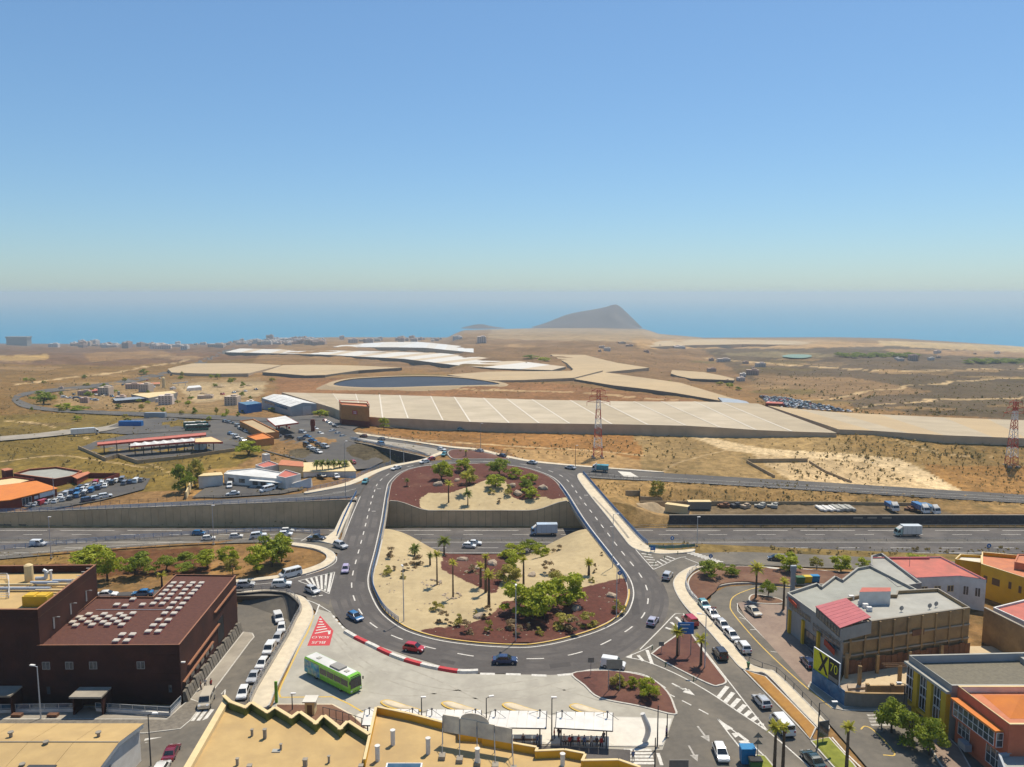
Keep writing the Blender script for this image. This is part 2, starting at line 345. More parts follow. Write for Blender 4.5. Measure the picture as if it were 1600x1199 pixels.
def offset(pts, d, closed=False):
    """Shift a plan polyline sideways (left of travel is positive)."""
    n = len(pts); out = []
    for i in range(n):
        a = pts[(i-1) % n] if closed or i > 0 else pts[i]; b = pts[(i+1) % n] if closed or i < n-1 else pts[i]
        tx, ty = b[0]-a[0], b[1]-a[1]; l = math.hypot(tx, ty) or 1
        out.append((pts[i][0]-ty/l*d, pts[i][1]+tx/l*d, pts[i][2] if len(pts[i]) > 2 else 0.0))
    return out
def ccw(poly):
    n = len(poly); a = sum(poly[i][0]*poly[(i+1) % n][1]-poly[(i+1) % n][0]*poly[i][1] for i in range(n))
    return poly if a > 0 else poly[::-1]
ORD = ['first', 'second', 'third', 'fourth', 'fifth', 'sixth', 'seventh', 'eighth', 'ninth', 'tenth', 'eleventh', 'twelfth', 'thirteenth', 'fourteenth', 'fifteenth', 'sixteenth', 'seventeenth', 'eighteenth', 'nineteenth', 'twentieth']
ORD += ['twenty-'+o for o in ORD[:9]]+['thirtieth']+['thirty-'+o for o in ORD[:9]]
def gp(pts, up=0.0): return [tuple(G(p[0], p[1], up)) for p in pts]
# ------------------------------------------------------------------ ground sheet, sea, hill
def make_ground():
    Ys = np.concatenate([np.arange(62, 92, 6.0), np.arange(92, 346, 1.25), 346*1.0125**np.arange(0, 246)])
    U = np.linspace(-1, 1, 421); HW = .72*Ys+60
    X = U[None, :]*HW[:, None]; Y = np.repeat(Ys[:, None], len(U), 1)
    Z = g(X, np.where((Y > 240.2) & (Y < np.where(X > 30, 241.8, 243.4)), 240.2, Y))
    jag = (np.sin(X*.9+2*np.sin(Y*.7))*np.cos(Y*1.1+X*.3)+np.sin(X*2.3-Y*1.7)*.5)
    rough = np.where((Y > 255) & (X > 46), .25, 0)*(1-ss(280, 300, Y))+.18*ss(300, 340, Y)*(1-ss(600, 900, Y))
    Z = Z-.28*(1-ss(430, 520, Y))+jag*rough
    Z = np.maximum(Z, -204)
    nr, nc = X.shape
    V = np.stack([X, Y, Z], -1).reshape(-1, 3)
    idx = np.arange(nr*nc).reshape(nr, nc)
    F = np.stack([idx[:-1, :-1], idx[:-1, 1:], idx[1:, 1:], idx[1:, :-1]], -1).reshape(-1, 4)
    me = bpy.data.meshes.new('ground'); me.vertices.add(len(V)); me.vertices.foreach_set('co', V.ravel())
    me.loops.add(F.size); me.loops.foreach_set('vertex_index', F.ravel()); me.polygons.add(len(F))
    me.polygons.foreach_set('loop_start', np.arange(0, F.size, 4)); me.polygons.foreach_set('loop_total', np.full(len(F), 4)); me.update(calc_edges=True)
    me.polygons.foreach_set('use_smooth', [True]*len(F))
    # the soil's own colours, by field
    px, py = to_px(V[:, 0], V[:, 1], V[:, 2])
    C = np.tile(np.array([.30, .20, .11, .5]), (len(V), 1))
    wig = 6*np.sin(V[:, 0]*.05+V[:, 1]*.03)+4*np.sin(V[:, 1]*.11)
    def paint(poly, c, k=1.0, scrub=.5):
        sc_ = np.clip((py-520)/160, .12, 1)
        m = inside(poly, px+wig*sc_, py+wig*.35*sc_); C[m, :3] = C[m, :3]*(1-k)+np.array(c)*k; C[m, 3] = scrub
    paint([(-400, 640), (330, 636), (420, 690), (330, 765), (-400, 800)], (.235, .185, .062), 1, .8)
    paint([(-400, 545), (420, 545), (300, 640), (-400, 660)], (.25, .165, .070), 1, .85)
    paint([(-400, 528), (460, 528), (400, 560), (180, 572), (-400, 560)], (.20, .125, .085), 1, .7)
    paint([(-20, 556), (75, 554), (80, 562), (-20, 565)], (.45, .33, .16), 1, .1)
    paint([(130, 552), (250, 548), (280, 556), (140, 566)], (.33, .22, .12), .8, .3)
    paint([(90, 600), (400, 588), (420, 612), (380, 645), (90, 640)], (.33, .25, .16), .8, .6)
    paint([(270, 600), (415, 596), (410, 622), (300, 628)], (.48, .41, .31), .8, .2)
    paint([(430, 590), (880, 600), (1200, 640), (1000, 632), (430, 616)], (.30, .175, .105), 1, .5)
    paint([(560, 670), (1000, 678), (1080, 700), (1060, 745), (700, 712)], (.34, .195, .085), 1, .55)
    paint([(780, 698), (930, 702), (1010, 722), (990, 738), (820, 722)], (.44, .32, .185), .9, .15)
    paint([(1000, 670), (1700, 690), (1700, 800), (1000, 745)], (.37, .285, .165), 1, .6)
    paint([(1250, 665), (1700, 695), (1700, 745), (1480, 735), (1350, 705)], (.33, .24, .12), .9, .9)
    paint([(1440, 725), (1700, 735), (1700, 780), (1480, 770)], (.38, .23, .10), .9, .5)
    paint([(1180, 712), (1340, 722), (1420, 740), (1470, 770), (1250, 760)], (.60, .50, .37), .9, .1)
    paint([(1060, 672), (1085, 672), (1135, 690), (1200, 702), (1300, 706), (1400, 715), (1450, 738), (1500, 768), (1462, 770), (1420, 745), (1350, 722), (1200, 713), (1130, 703)], (.70, .60, .46), 1, .02)
    paint([(915, 740), (1010, 746), (1700, 785), (1700, 800), (1000, 815), (960, 790)], (.37, .265, .14), 1, .9)
    paint([(1000, 782), (1330, 787), (1480, 800), (1530, 814), (1000, 816)], (.175, .15, .125), .9, .05)
    paint([(1000, 795), (1080, 795), (1080, 815), (1000, 815)], (.42, .31, .18), .8, .05)
    paint([(560, 545), (700, 530), (1100, 528), (1150, 545), (1180, 600), (900, 600), (560, 570)], (.265, .185, .125), 1, .5)
    paint([(770, 512), (1060, 516), (1100, 530), (1000, 535), (760, 530)], (.40, .32, .235), .9, .2)
    paint([(1080, 535), (1700, 545), (1700, 665), (1350, 640), (1180, 600)], (.15, .12, .10), 1, .9)
    paint([(1400, 590), (1700, 600), (1700, 655), (1420, 650)], (.13, .105, .08), .8, 1)
    paint([(1180, 585), (1330, 590), (1460, 612), (1300, 625), (1170, 612)], (.33, .235, .15), .7, .4)
    paint([(985, 530), (1280, 531), (1420, 540), (1250, 545), (1000, 545)], (.46, .33, .20), 1, .05)
    paint([(1370, 532), (1500, 537), (1700, 545), (1700, 556), (1480, 546), (1380, 540)], (.53, .43, .28), 1, .02)
    paint([(1380, 545), (1560, 549), (1700, 556), (1700, 562), (1480, 556), (1390, 551)], (.40, .28, .19), .8, .2)
    paint([(1100, 553), (1230, 549), (1320, 556), (1240, 561)], (.30, .27, .19), .7, .1)
    paint([(-200, 815), (600, 816), (1000, 822), (1000, 830), (-200, 828)], (.46, .35, .20), 1, .25)
    paint([(930, 818), (1700, 822), (1700, 832), (930, 832)], (.33, .25, .14), 1, .6)
    paint([(1000, 848), (1700, 862), (1700, 884), (1000, 868)], (.24, .19, .09), 1, .9)
    paint([(-200, 870), (300, 858), (500, 845), (480, 880), (300, 902), (-200, 905)], (.17, .085, .05), 1, .2)
    paint([(330, 838), (520, 845), (500, 890), (340, 905)], (.36, .235, .12), .9, .2)
    paint([(-200, 872), (130, 862), (140, 880), (-200, 892)], (.34, .24, .10), .9, .9)
    paint([(440, 700), (560, 690), (660, 712), (600, 735), (470, 745)], (.13, .12, .10), 1, 0)
    paint([(330, 735), (420, 725), (500, 735), (460, 760), (360, 780), (300, 775)], (.40, .27, .13), .9, .3)
    rq = random.Random(3)
    for _ in range(46):   # paler and darker plots of the plain
        cx, cy_ = (rq.uniform(1080, 1600), rq.uniform(556, 645)) if _ < 26 else (rq.uniform(0, 330), rq.uniform(558, 700)) if _ < 38 else (rq.uniform(600, 1100), rq.uniform(540, 600)); w_ = rq.uniform(20, 70); h_ = rq.uniform(1.5, 5)
        paint([(cx-w_, cy_), (cx-w_*.3, cy_-h_), (cx+w_, cy_-h_*.4), (cx+w_*.6, cy_+h_)], rq.choice([(.42, .31, .20), (.36, .26, .15), (.15, .115, .075), (.21, .18, .075)]), rq.uniform(.35, .75), rq.choice([.1, .5, .9]))
    def track(pts, w=1.6, c=(.60, .49, .35)):
        q = crv(pts, 4); paint([(a, b-w/2) for a, b in q]+[(a, b+w/2) for a, b in q[::-1]], c, .85, .02)
    for t in ([(0, 655), (60, 662), (150, 690), (260, 735), (300, 760)], [(20, 600), (120, 590), (220, 575), (300, 562)], [(1180, 640), (1300, 622), (1450, 600), (1600, 590)], [(1330, 640), (1420, 628), (1600, 622)], [(1100, 560), (1250, 572), (1400, 580), (1600, 575)], [(1360, 668), (1420, 695), (1500, 712), (1600, 715)], [(1010, 745), (1060, 725), (1110, 712), (1150, 700)], [(620, 690), (760, 694), (900, 700), (1010, 712)], [(640, 606), (760, 608), (900, 615), (1060, 626)], [(0, 720), (90, 712), (160, 722), (240, 735)]): track(t)
    C[:, :3] *= np.array([.76, .655, .475])
    a = me.color_attributes.new('soil', 'FLOAT_COLOR', 'POINT'); a.data.foreach_set('color', C.astype(np.float32).ravel())
    m, nt, b = nodes('ground_soil'); N = nt.nodes.new; L = nt.links.new
    at = N('ShaderNodeAttribute'); at.attribute_name = 'soil'; ge = N('ShaderNodeNewGeometry')
    def noise(s, d=6, r=.65):
        n = N('ShaderNodeTexNoise'); n.inputs['Scale'].default_value = s; n.inputs['Detail'].default_value = d; n.inputs['Roughness'].default_value = r; L(ge.outputs['Position'], n.inputs['Vector']); return n
    def rng(src, a0, a1, b0, b1):
        r = N('ShaderNodeMapRange'); r.inputs[1].default_value = a0; r.inputs[2].default_value = a1; r.inputs[3].default_value = b0; r.inputs[4].default_value = b1; L(src, r.inputs[0]); return r.outputs[0]
    v = rng(noise(.35, 8, .75).outputs['Fac'], .32, .68, .52, 1.45); v2 = rng(noise(.022, 6).outputs['Fac'], .35, .65, .78, 1.2); v3 = rng(noise(.004, 5).outputs['Fac'], .35, .65, .85, 1.15)
    def mul(a_, b_):
        q = N('ShaderNodeMath'); q.operation = 'MULTIPLY'; L(a_, q.inputs[0]); L(b_, q.inputs[1]) if not isinstance(b_, float) else setattr(q.inputs[1], 'default_value', b_); return q.outputs[0]
    vv = mul(mul(v, v2), v3)
    sc1 = N('ShaderNodeVectorMath'); sc1.operation = 'SCALE'; L(at.outputs['Color'], sc1.inputs[0]); L(vv, sc1.inputs['Scale'])
    # scrub: dark olive flecks where plants grow
    s1 = rng(noise(.16, 7, .75).outputs['Fac'], .48, .60, 0, 1); s2 = rng(noise(.03, 5, .7).outputs['Fac'], .40, .62, .15, 1)
    sf = mul(mul(mul(s1, s2), at.outputs['Alpha']), .85)
    hue = N('ShaderNodeMix'); hue.data_type = 'RGBA'; L(noise(.05, 3).outputs['Fac'], hue.inputs[0]); hue.inputs[6].default_value = (.050, .052, .020, 1); hue.inputs[7].default_value = (.105, .085, .040, 1)
    mx = N('ShaderNodeMix'); mx.data_type = 'RGBA'; L(sf, mx.inputs[0]); L(sc1.outputs[0], mx.inputs[6]); L(hue.outputs[2], mx.inputs[7])
    L(mx.outputs[2], b.inputs['Base Color']); b.inputs['Roughness'].default_value = .95; b.inputs['Specular IOR Level'].default_value = .1
    bp = N('ShaderNodeBump'); bp.inputs['Strength'].default_value = .5; bp.inputs['Distance'].default_value = .6; L(noise(.5, 7, .7).outputs['Fac'], bp.inputs['Height']); L(bp.outputs[0], b.inputs['Normal'])
    me.materials.append(m)
    o = bpy.data.objects.new('ground', me); col.objects.link(o); return struct(o)
make_ground()
def make_sea():
    m, nt, b = nodes('sea_water'); N = nt.nodes.new; L = nt.links.new
    ge = N('ShaderNodeNewGeometry'); n = N('ShaderNodeTexNoise'); n.inputs['Scale'].default_value = .0012; n.inputs['Detail'].default_value = 5; L(ge.outputs['Position'], n.inputs['Vector'])
    mx = N('ShaderNodeMix'); mx.data_type = 'RGBA'; L(n.outputs['Fac'], mx.inputs[0]); mx.inputs[6].default_value = (.003, .175, .32, 1); mx.inputs[7].default_value = (.006, .21, .36, 1)
    L(mx.outputs[2], b.inputs['Base Color']); b.inputs['Roughness'].default_value = .55; b.inputs['Specular IOR Level'].default_value = .12
    mb = MB(); xs = np.linspace(-34000, 34000, 18); ys = np.linspace(3000, 33000, 11)
    for j in range(10):
        for i in range(17): mb.add([(xs[i], ys[j], -200), (xs[i+1], ys[j], -200), (xs[i+1], ys[j+1], -200), (xs[i], ys[j+1], -200)], [(0, 1, 2, 3)])
    return struct(mb.build('sea', m))
make_sea()
def make_hill(name, ridge, depth, base):
    """A ridge whose skyline runs through the given pixel points at its own distance, falling off in front and behind."""
    D = W(800, base, -200).y
    mb = MB(); sky_ = []
    for x, y in crv(ridge, 8):
        X = (x-800)/FPX*D*1.004; a = -(y-599.5)/FPX
        z = CAMH+D*(-math.sin(PITCH)+a*math.cos(PITCH))/(math.cos(PITCH)+a*math.sin(PITCH)); sky_.append((X, max(z, -203)))
    n = len(sky_); K = 14; rows = []
    for k in range(-K, K+1):
        t = k/K; row = []
        for i, (X, z) in enumerate(sky_):
            f = max(0, 1-abs(t)**1.15); h = (z+203)*f; j = math.sin(X*.012+t*5)*math.cos(X*.03-t*9)*.045*h*(1-abs(2*f-1))
            row.append((X+math.sin(t*7+X*.01)*18, D+t*depth*(.45+.55*(z+203)/180), -203+h+j))
        rows.append(row)
    for r in rows: mb.v += r
    for j in range(2*K):
        for i in range(n-1): mb.f.append([j*n+i, j*n+i+1, (j+1)*n+i+1, (j+1)*n+i]); mb.m.append(0)
    return struct(mb.build(name, 'hill_rock', smooth=True))
make_hill('hill', [(815, 517), (835, 511), (860, 502), (885, 493), (905, 488), (925, 484), (942, 480), (953, 476.5), (960, 477), (970, 484), (985, 498), (997, 511), (1006, 517), (1016, 519)], 420, 512)
make_hill('hill', [(705, 518), (722, 513), (742, 508), (758, 507), (775, 511), (800, 514), (830, 516)], 220, 513)

# ------------------------------------------------------------------ roads
def ribbon(name, up, lo, mt, n=40, across=4, zoff=0.0, zs=None, parent=None):
    A = resample([tuple(G(*p)) for p in crv(up, 6)], n); B = resample([tuple(G(*p)) for p in crv(lo, 6)], n)
    rows = []
    for k in range(across+1):
        t = k/across; r = []
        for a, b in zip(A, B):
            x = a[0]*(1-t)+b[0]*t; y = a[1]*(1-t)+b[1]*t
            z = (a[2]*(1-t)+b[2]*t) if zs == 'edge' else gz(x, y)
            r.append((x, y, z+zoff))
        rows.append(r)
    mb = MB()
    for k in range(across): mb.strip(rows[k+1], rows[k])
    o = mb.build(name, mt, parent); return o if parent is not None else struct(o)
NR = 420
RIN = resample(INW, NR, True); ROUT = resample(OUTW, NR, True)
# pair each inner point with the nearest outer point, kept in order
def pair():
    out = []; P = np.array(ROUT)[:, :2]
    for p in RIN:
        d = np.hypot(P[:, 0]-p[0], P[:, 1]-p[1]); out.append(int(np.argmin(d)))
    o2 = [out[0]]
    for v in out[1:]:
        c = v
        while c < o2[-1]-NR//2: c += NR
        o2.append(max(c, o2[-1]) if c-o2[-1] < NR//2 else o2[-1])
    return [ROUT[v % NR] for v in o2]
mb = MB(); n_ = NR; mb.add([(x, y, 0) for x, y, z in RIN]+[(x, y, 0) for x, y, z in ROUT], [])
# fan the ring: walk both outlines by arc length
i = j = 0
RI = np.array(RIN)[:, :2]; RO = np.array(ROUT)[:, :2]
while i < NR or j < NR:
    a, b = RI[i % NR], RO[j % NR]; a2, b2 = RI[(i+1) % NR], RO[(j+1) % NR]
    if j >= NR or (i < NR and np.hypot(*(a2-b)) <= np.hypot(*(b2-a))):
        mb.f.append([i % NR, (i+1) % NR, NR+j % NR]); i += 1
    else:
        mb.f.append([i % NR, NR+(j+1) % NR, NR+j % NR]); j += 1
    mb.m.append(0)
ring = mb.build('ring_road', 'asphalt'); struct(ring)
bm = bmesh.new(); bm.from_mesh(ring.data); bmesh.ops.recalc_face_normals(bm, faces=bm.faces)
if sum(f.normal.z for f in bm.faces) < 0: bmesh.ops.reverse_faces(bm, faces=bm.faces)
bm.to_mesh(ring.data); bm.free()

def area(name, px, mt, z=-.006, curve=False, n=6, parent=None):
    pts = crv(px, n, True) if curve else px
    o = MB().sheet([(v.x, v.y, v.z+z) for v in (G(*p) for p in pts)]).build(name, mt, parent)
    return o if parent is not None else struct(o)
motor = MB()
def xs_(a, b, n): return [a+(b-a)*i/n for i in range(n+1)]
XM = xs_(-330, 330, 60)
motor.strip([(x, 214.2, MZ+.02) for x in XM], [(x, 225.2, MZ+.02) for x in XM]); motor.strip([(x, 227.2, MZ+.02) for x in XM], [(x, 238.6, MZ+.02) for x in XM])
motorway = struct(motor.build('motorway', 'asphalt'))
median = struct(MB().strip([(x, 225.2, MZ+.05) for x in XM], [(x, 227.2, MZ+.05) for x in XM]).build('motorway_median', 'asphalt_old'))
slip_nw = ribbon('slip_road', [(575, 752), (545, 759), (520, 763.5), (480, 769.5), (440, 774), (350, 780), (200, 788), (100, 795), (0, 803), (-150, 812)], [(562, 772), (545, 777), (496, 780), (440, 784), (350, 790), (200, 800), (100, 807), (0, 812), (-150, 822)], 'asphalt_far', 60)
slip_sw = ribbon('slip_road', [(545, 835), (500, 836), (440, 832), (330, 836), (200, 844), (100, 852), (0, 861), (-200, 880)], [(530, 866), (500, 856), (470, 850), (440, 847.5), (330, 850), (200, 857.5), (100, 865), (0, 874), (-200, 892)], 'asphalt_old', 60, zoff=.03)
link_w = ribbon('side_road', [(528, 868), (519, 885), (495, 894.5), (460, 902), (420, 907), (380, 911), (330, 915), (270, 920), (150, 928), (0, 936)], [(514, 945), (497, 938), (475, 931), (457, 926), (436, 922.5), (411, 920.5), (380, 923), (330, 928), (270, 933), (150, 941)], 'asphalt', 40, zoff=-.01)
slip_ne = ribbon('slip_road', [(790, 717), (820, 718), (870, 725.5), (925, 731), (1025, 738.5), (1120, 744), (1300, 754.5), (1450, 764), (1600, 773), (1800, 784)], [(850, 732), (880, 739), (907, 745), (960, 749), (1030, 752), (1120, 757), (1300, 768), (1450, 777.5), (1600, 786), (1800, 797)], 'asphalt_far', 60, zoff=-.01)
slip_se = ribbon('slip_road', [(990, 853), (1010, 863), (1040, 866), (1080, 865), (1150, 862.5), (1230, 865), (1320, 869), (1420, 874), (1600, 883)], [(1020, 892), (1046, 912), (1056, 899), (1070, 889), (1096, 883), (1150, 882.5), (1230, 885), (1420, 892), (1600, 899)], 'asphalt_old', 40, zoff=-.01)
road_s = area('town_road', [(1035, 975), (1045, 940), (1053, 925), (1060, 936), (1075, 956), (1104, 984), (1137, 1022), (1160, 1048), (1200, 1088), (1245, 1130), (1320, 1199), (1400, 1275), (985, 1275), (985, 1170), (1030, 1165), (1045, 1120), (1000, 1090), (950, 1050), (880, 1052), (900, 1030)], 'asphalt_old', -.008)
top_loop = area('loop_road', [(640, 726), (655, 718), (676, 711), (686, 706), (660, 700), (620, 693), (560, 686), (545, 682), (560, 679), (620, 686), (700, 697), (750, 702), (800, 714), (830, 722), (790, 721), (740, 720.5), (690, 722)], 'asphalt_far', .02)
for q_ in ([(478, 932), (497, 903), (527, 868), (530, 965), (515, 962), (497, 957), (488, 950)], [(1015, 885), (1040, 900), (1056, 900), (1054, 915), (1062, 938), (1075, 957), (1040, 990), (1010, 1010), (1030, 960)]): struct(MB().sheet([tuple(W(a, b, -.03)) for a, b in q_]).build('junction_apron', 'asphalt_old'))
plaza = area('bus_plaza', [(490, 962), (497, 952), (518, 958), (528, 972), (545, 986), (590, 1009), (640, 1026), (700, 1044), (745, 1053.5), (806, 1054), (860, 1055), (900, 1053), (950, 1080), (1056, 1112), (1035, 1172), (900, 1180), (560, 1150), (420, 1115), (436, 1078), (470, 1000)], 'concrete_plaza', .012)
street_w = area('low_street', [(270, 933), (380, 929), (411, 927), (436, 928), (448, 931), (463, 943), (466, 954), (457, 971), (448, 990), (398, 1075), (386, 1098), (340, 1199), (300, 1275), (-100, 1275), (-100, 1110), (283, 1104), (371, 990), (371, 940)], 'asphalt_old', .02)
street_e = area('parking_street', [(1108, 946), (1112, 928), (1135, 917), (1180, 914), (1240, 918), (1300, 923), (1300, 960), (1150, 945), (1175, 975), (1270, 1080), (1300, 1105), (1420, 1110), (1600, 1150), (1650, 1275), (1420, 1275), (1330, 1170), (1293, 1128), (1213, 1050), (1172, 1037), (1151, 1013), (1124, 982), (1105, 960)], 'asphalt_old', .006)
parking = area('parking_court', [(1152, 942), (1190, 938), (1235, 950), (1255, 1000), (1285, 1050), (1290, 1098), (1262, 1072), (1210, 1015), (1165, 965)], 'brick_paving', .016)
# ------------------------------------------------------------------ kerbs, pavements and islands
def pave(name, px, mt='paving', h=.13, curve=True, n=5, kerb=True, flat=False, deep=.3):
    pts = [(W(*p) if flat else G(*p)) for p in (crv(px, n, True) if curve else px)]
    poly = ccw([(v.x, v.y, v.z) for v in pts]); mb = MB()
    if kerb:
        inn = offset(poly, .22, True)
        mb.prism([p[:2] for p in poly], [p[2]-deep for p in poly], [p[2]+h-.012 for p in poly], 1)
        mb.sheet([(p[0], p[1], p[2]+h) for p in inn], 0)
    else: mb.prism([p[:2] for p in poly], [p[2]-.3 for p in poly], [p[2]+h for p in poly], 0)
    return struct(mb.build(name, [mt, 'kerb']))
def island(name, px, mt, kerbmat='kerb', h=.14, curve=True, w=.32, n=5):
    pts = [G(*p) for p in (crv(px, n, True) if curve else px)]
    poly = ccw([(v.x, v.y, v.z) for v in pts]); inn = offset(poly, w, True); mb = MB()
    mb.prism([p[:2] for p in poly], [p[2]-.3 for p in poly], [p[2]+h for p in poly], 1)
    o = struct(mb.build(name, [mt, kerbmat]))
    cen = np.mean(np.array(inn), axis=0); k = MB(); ring_ = [inn]
    for f in (.8, .5): ring_.append([(cen[0]+(p[0]-cen[0])*f, cen[1]+(p[1]-cen[1])*f, p[2]) for p in inn])
    m_ = len(inn)
    for q, rr in enumerate(ring_): k.v += [(p[0], p[1], p[2]+h+.02+(.05, .16, .2)[q]*(1 if q else 0)) for p in rr]
    for q in range(2):
        for i in range(m_): k.f.append([q*m_+i, q*m_+(i+1) % m_, (q+1)*m_+(i+1) % m_, (q+1)*m_+i]); k.m.append(0)
    k.f.append([2*m_+i for i in range(m_)]); k.m.append(0)
    k.build('soil_bed', mt, o); return o
walk_sw = pave('pavement', [(380, 925), (411, 922), (436, 924), (457, 928), (475, 934), (486, 946), (490, 960), (486, 972.5), (477.5, 987.5), (455, 1030), (430, 1080), (418, 1105), (390, 1102), (400, 1075), (427, 1030), (451, 990), (460, 971), (469, 954), (466, 942.5), (450, 929), (436, 926), (411, 925), (380, 927.5)], flat=True)
walk_e = pave('pavement', [(1120, 879), (1096, 884), (1080, 886), (1061, 896), (1052.5, 907.5), (1052.5, 917.5), (1060, 934), (1075, 954), (1104, 983.6), (1137, 1022), (1158, 1045), (1180, 1051), (1199, 1056), (1240, 1099), (1276, 1136), (1282, 1143), (1296, 1135), (1255, 1092), (1213, 1052), (1199, 1047), (1172.6, 1038), (1151.6, 1014.7), (1124, 983.6), (1105, 962.5), (1089, 941), (1079, 930), (1072.5, 916), (1074, 904), (1084, 892.5), (1096, 887.5), (1120, 883)])
walk_se = pave('pavement', [(912, 741), (931, 764), (957, 792), (982, 820), (1001, 842), (1014, 854), (1040, 860), (1066, 860), (1085, 858), (1080, 863), (1040, 866), (1014, 864), (988, 856), (972, 838), (948, 807), (922, 775), (902, 746)], flat=True, deep=1.2)
walk_nw = pave('pavement', [(480, 768), (520, 760), (545, 753), (562, 745), (580, 737), (610, 727.5), (640, 722), (665, 716.5), (676, 711), (690, 706), (692, 709), (682, 713), (668, 719), (640, 725), (612, 731), (590, 739), (570, 749), (548, 758), (520, 764), (480, 771)], flat=True)
walk_n = pave('pavement', [(560, 676.5), (620, 685), (700, 697), (750, 702), (800, 714), (840, 721), (925, 729), (1025, 736.5), (1025, 738), (925, 731), (840, 723.5), (795, 716), (748, 704.5), (700, 699.5), (620, 687.5), (560, 679)])
walk_sl = pave('pavement', [(552, 775), (558, 779), (540, 815), (528, 842), (534, 848), (520, 851), (500, 846), (480, 842), (512, 838), (522, 830), (536, 800)], curve=False, flat=True, deep=1.2)
walk_iw = pave('pavement', [(455, 848), (490, 852), (512, 858), (524, 867), (522, 877), (505, 888), (470, 899), (430, 905), (380, 909.5), (330, 913), (330, 909), (380, 905.5), (430, 900), (465, 893), (498, 882), (510, 872), (505, 864), (485, 857), (455, 852)])
island('roundabout_verge', [(702, 713.5), (700, 706), (715, 702.5), (745, 705.5), (775, 711.5), (795, 717.5), (750, 717.5), (712, 717.5)], 'red_gravel')
island('traffic_island', [(1058, 992), (1021, 1019), (1022, 1026), (1060, 1047), (1110, 1071), (1125, 1072), (1136, 1066), (1125, 1050), (1098, 1015), (1078, 988), (1066, 988)], 'red_gravel')
island('traffic_island', [(893, 1053), (940, 1048), (985, 1052), (1020, 1062), (1044, 1082), (1055, 1105), (1054, 1118), (1000, 1105), (937, 1092), (912, 1072)], 'red_gravel', n=4)
island('planting_bed', [(1075, 907), (1088, 894), (1120, 886), (1190, 886), (1228, 892), (1240, 915), (1200, 912), (1150, 912), (1120, 918), (1106, 930), (1100, 942), (1084, 932), (1076, 920)], 'brown_soil', n=4)
island('planting_bed', [(1170, 934), (1178, 929), (1200, 932), (1222, 938), (1222, 944), (1190, 944), (1172, 941)], 'brown_soil', n=4)
island('planting_bed', [(1232, 890), (1300, 893), (1362, 898), (1362, 912), (1240, 912)], 'brown_soil', n=4)
island('gravel_strip', [(1161, 1048), (1180, 1053), (1197, 1058), (1240, 1101), (1276, 1138), (1266, 1157), (1245, 1134), (1200, 1088)], 'ochre_gravel', curve=False, w=.25)
island('lawn', [(1266, 1159), (1296, 1153), (1335, 1195), (1365, 1235), (1345, 1240), (1300, 1198)], 'grass', curve=False, w=.25)
island('lawn', [(1180, 1180), (1196, 1182), (1215, 1205), (1230, 1240), (1180, 1240), (1170, 1200)], 'grass', curve=False, w=.25)
island('loop_island', [(690, 705), (680, 702), (640, 695), (600, 690), (560, 685), (550, 684), (560, 688), (610, 697), (655, 707), (672, 712)], 'concrete', n=4)
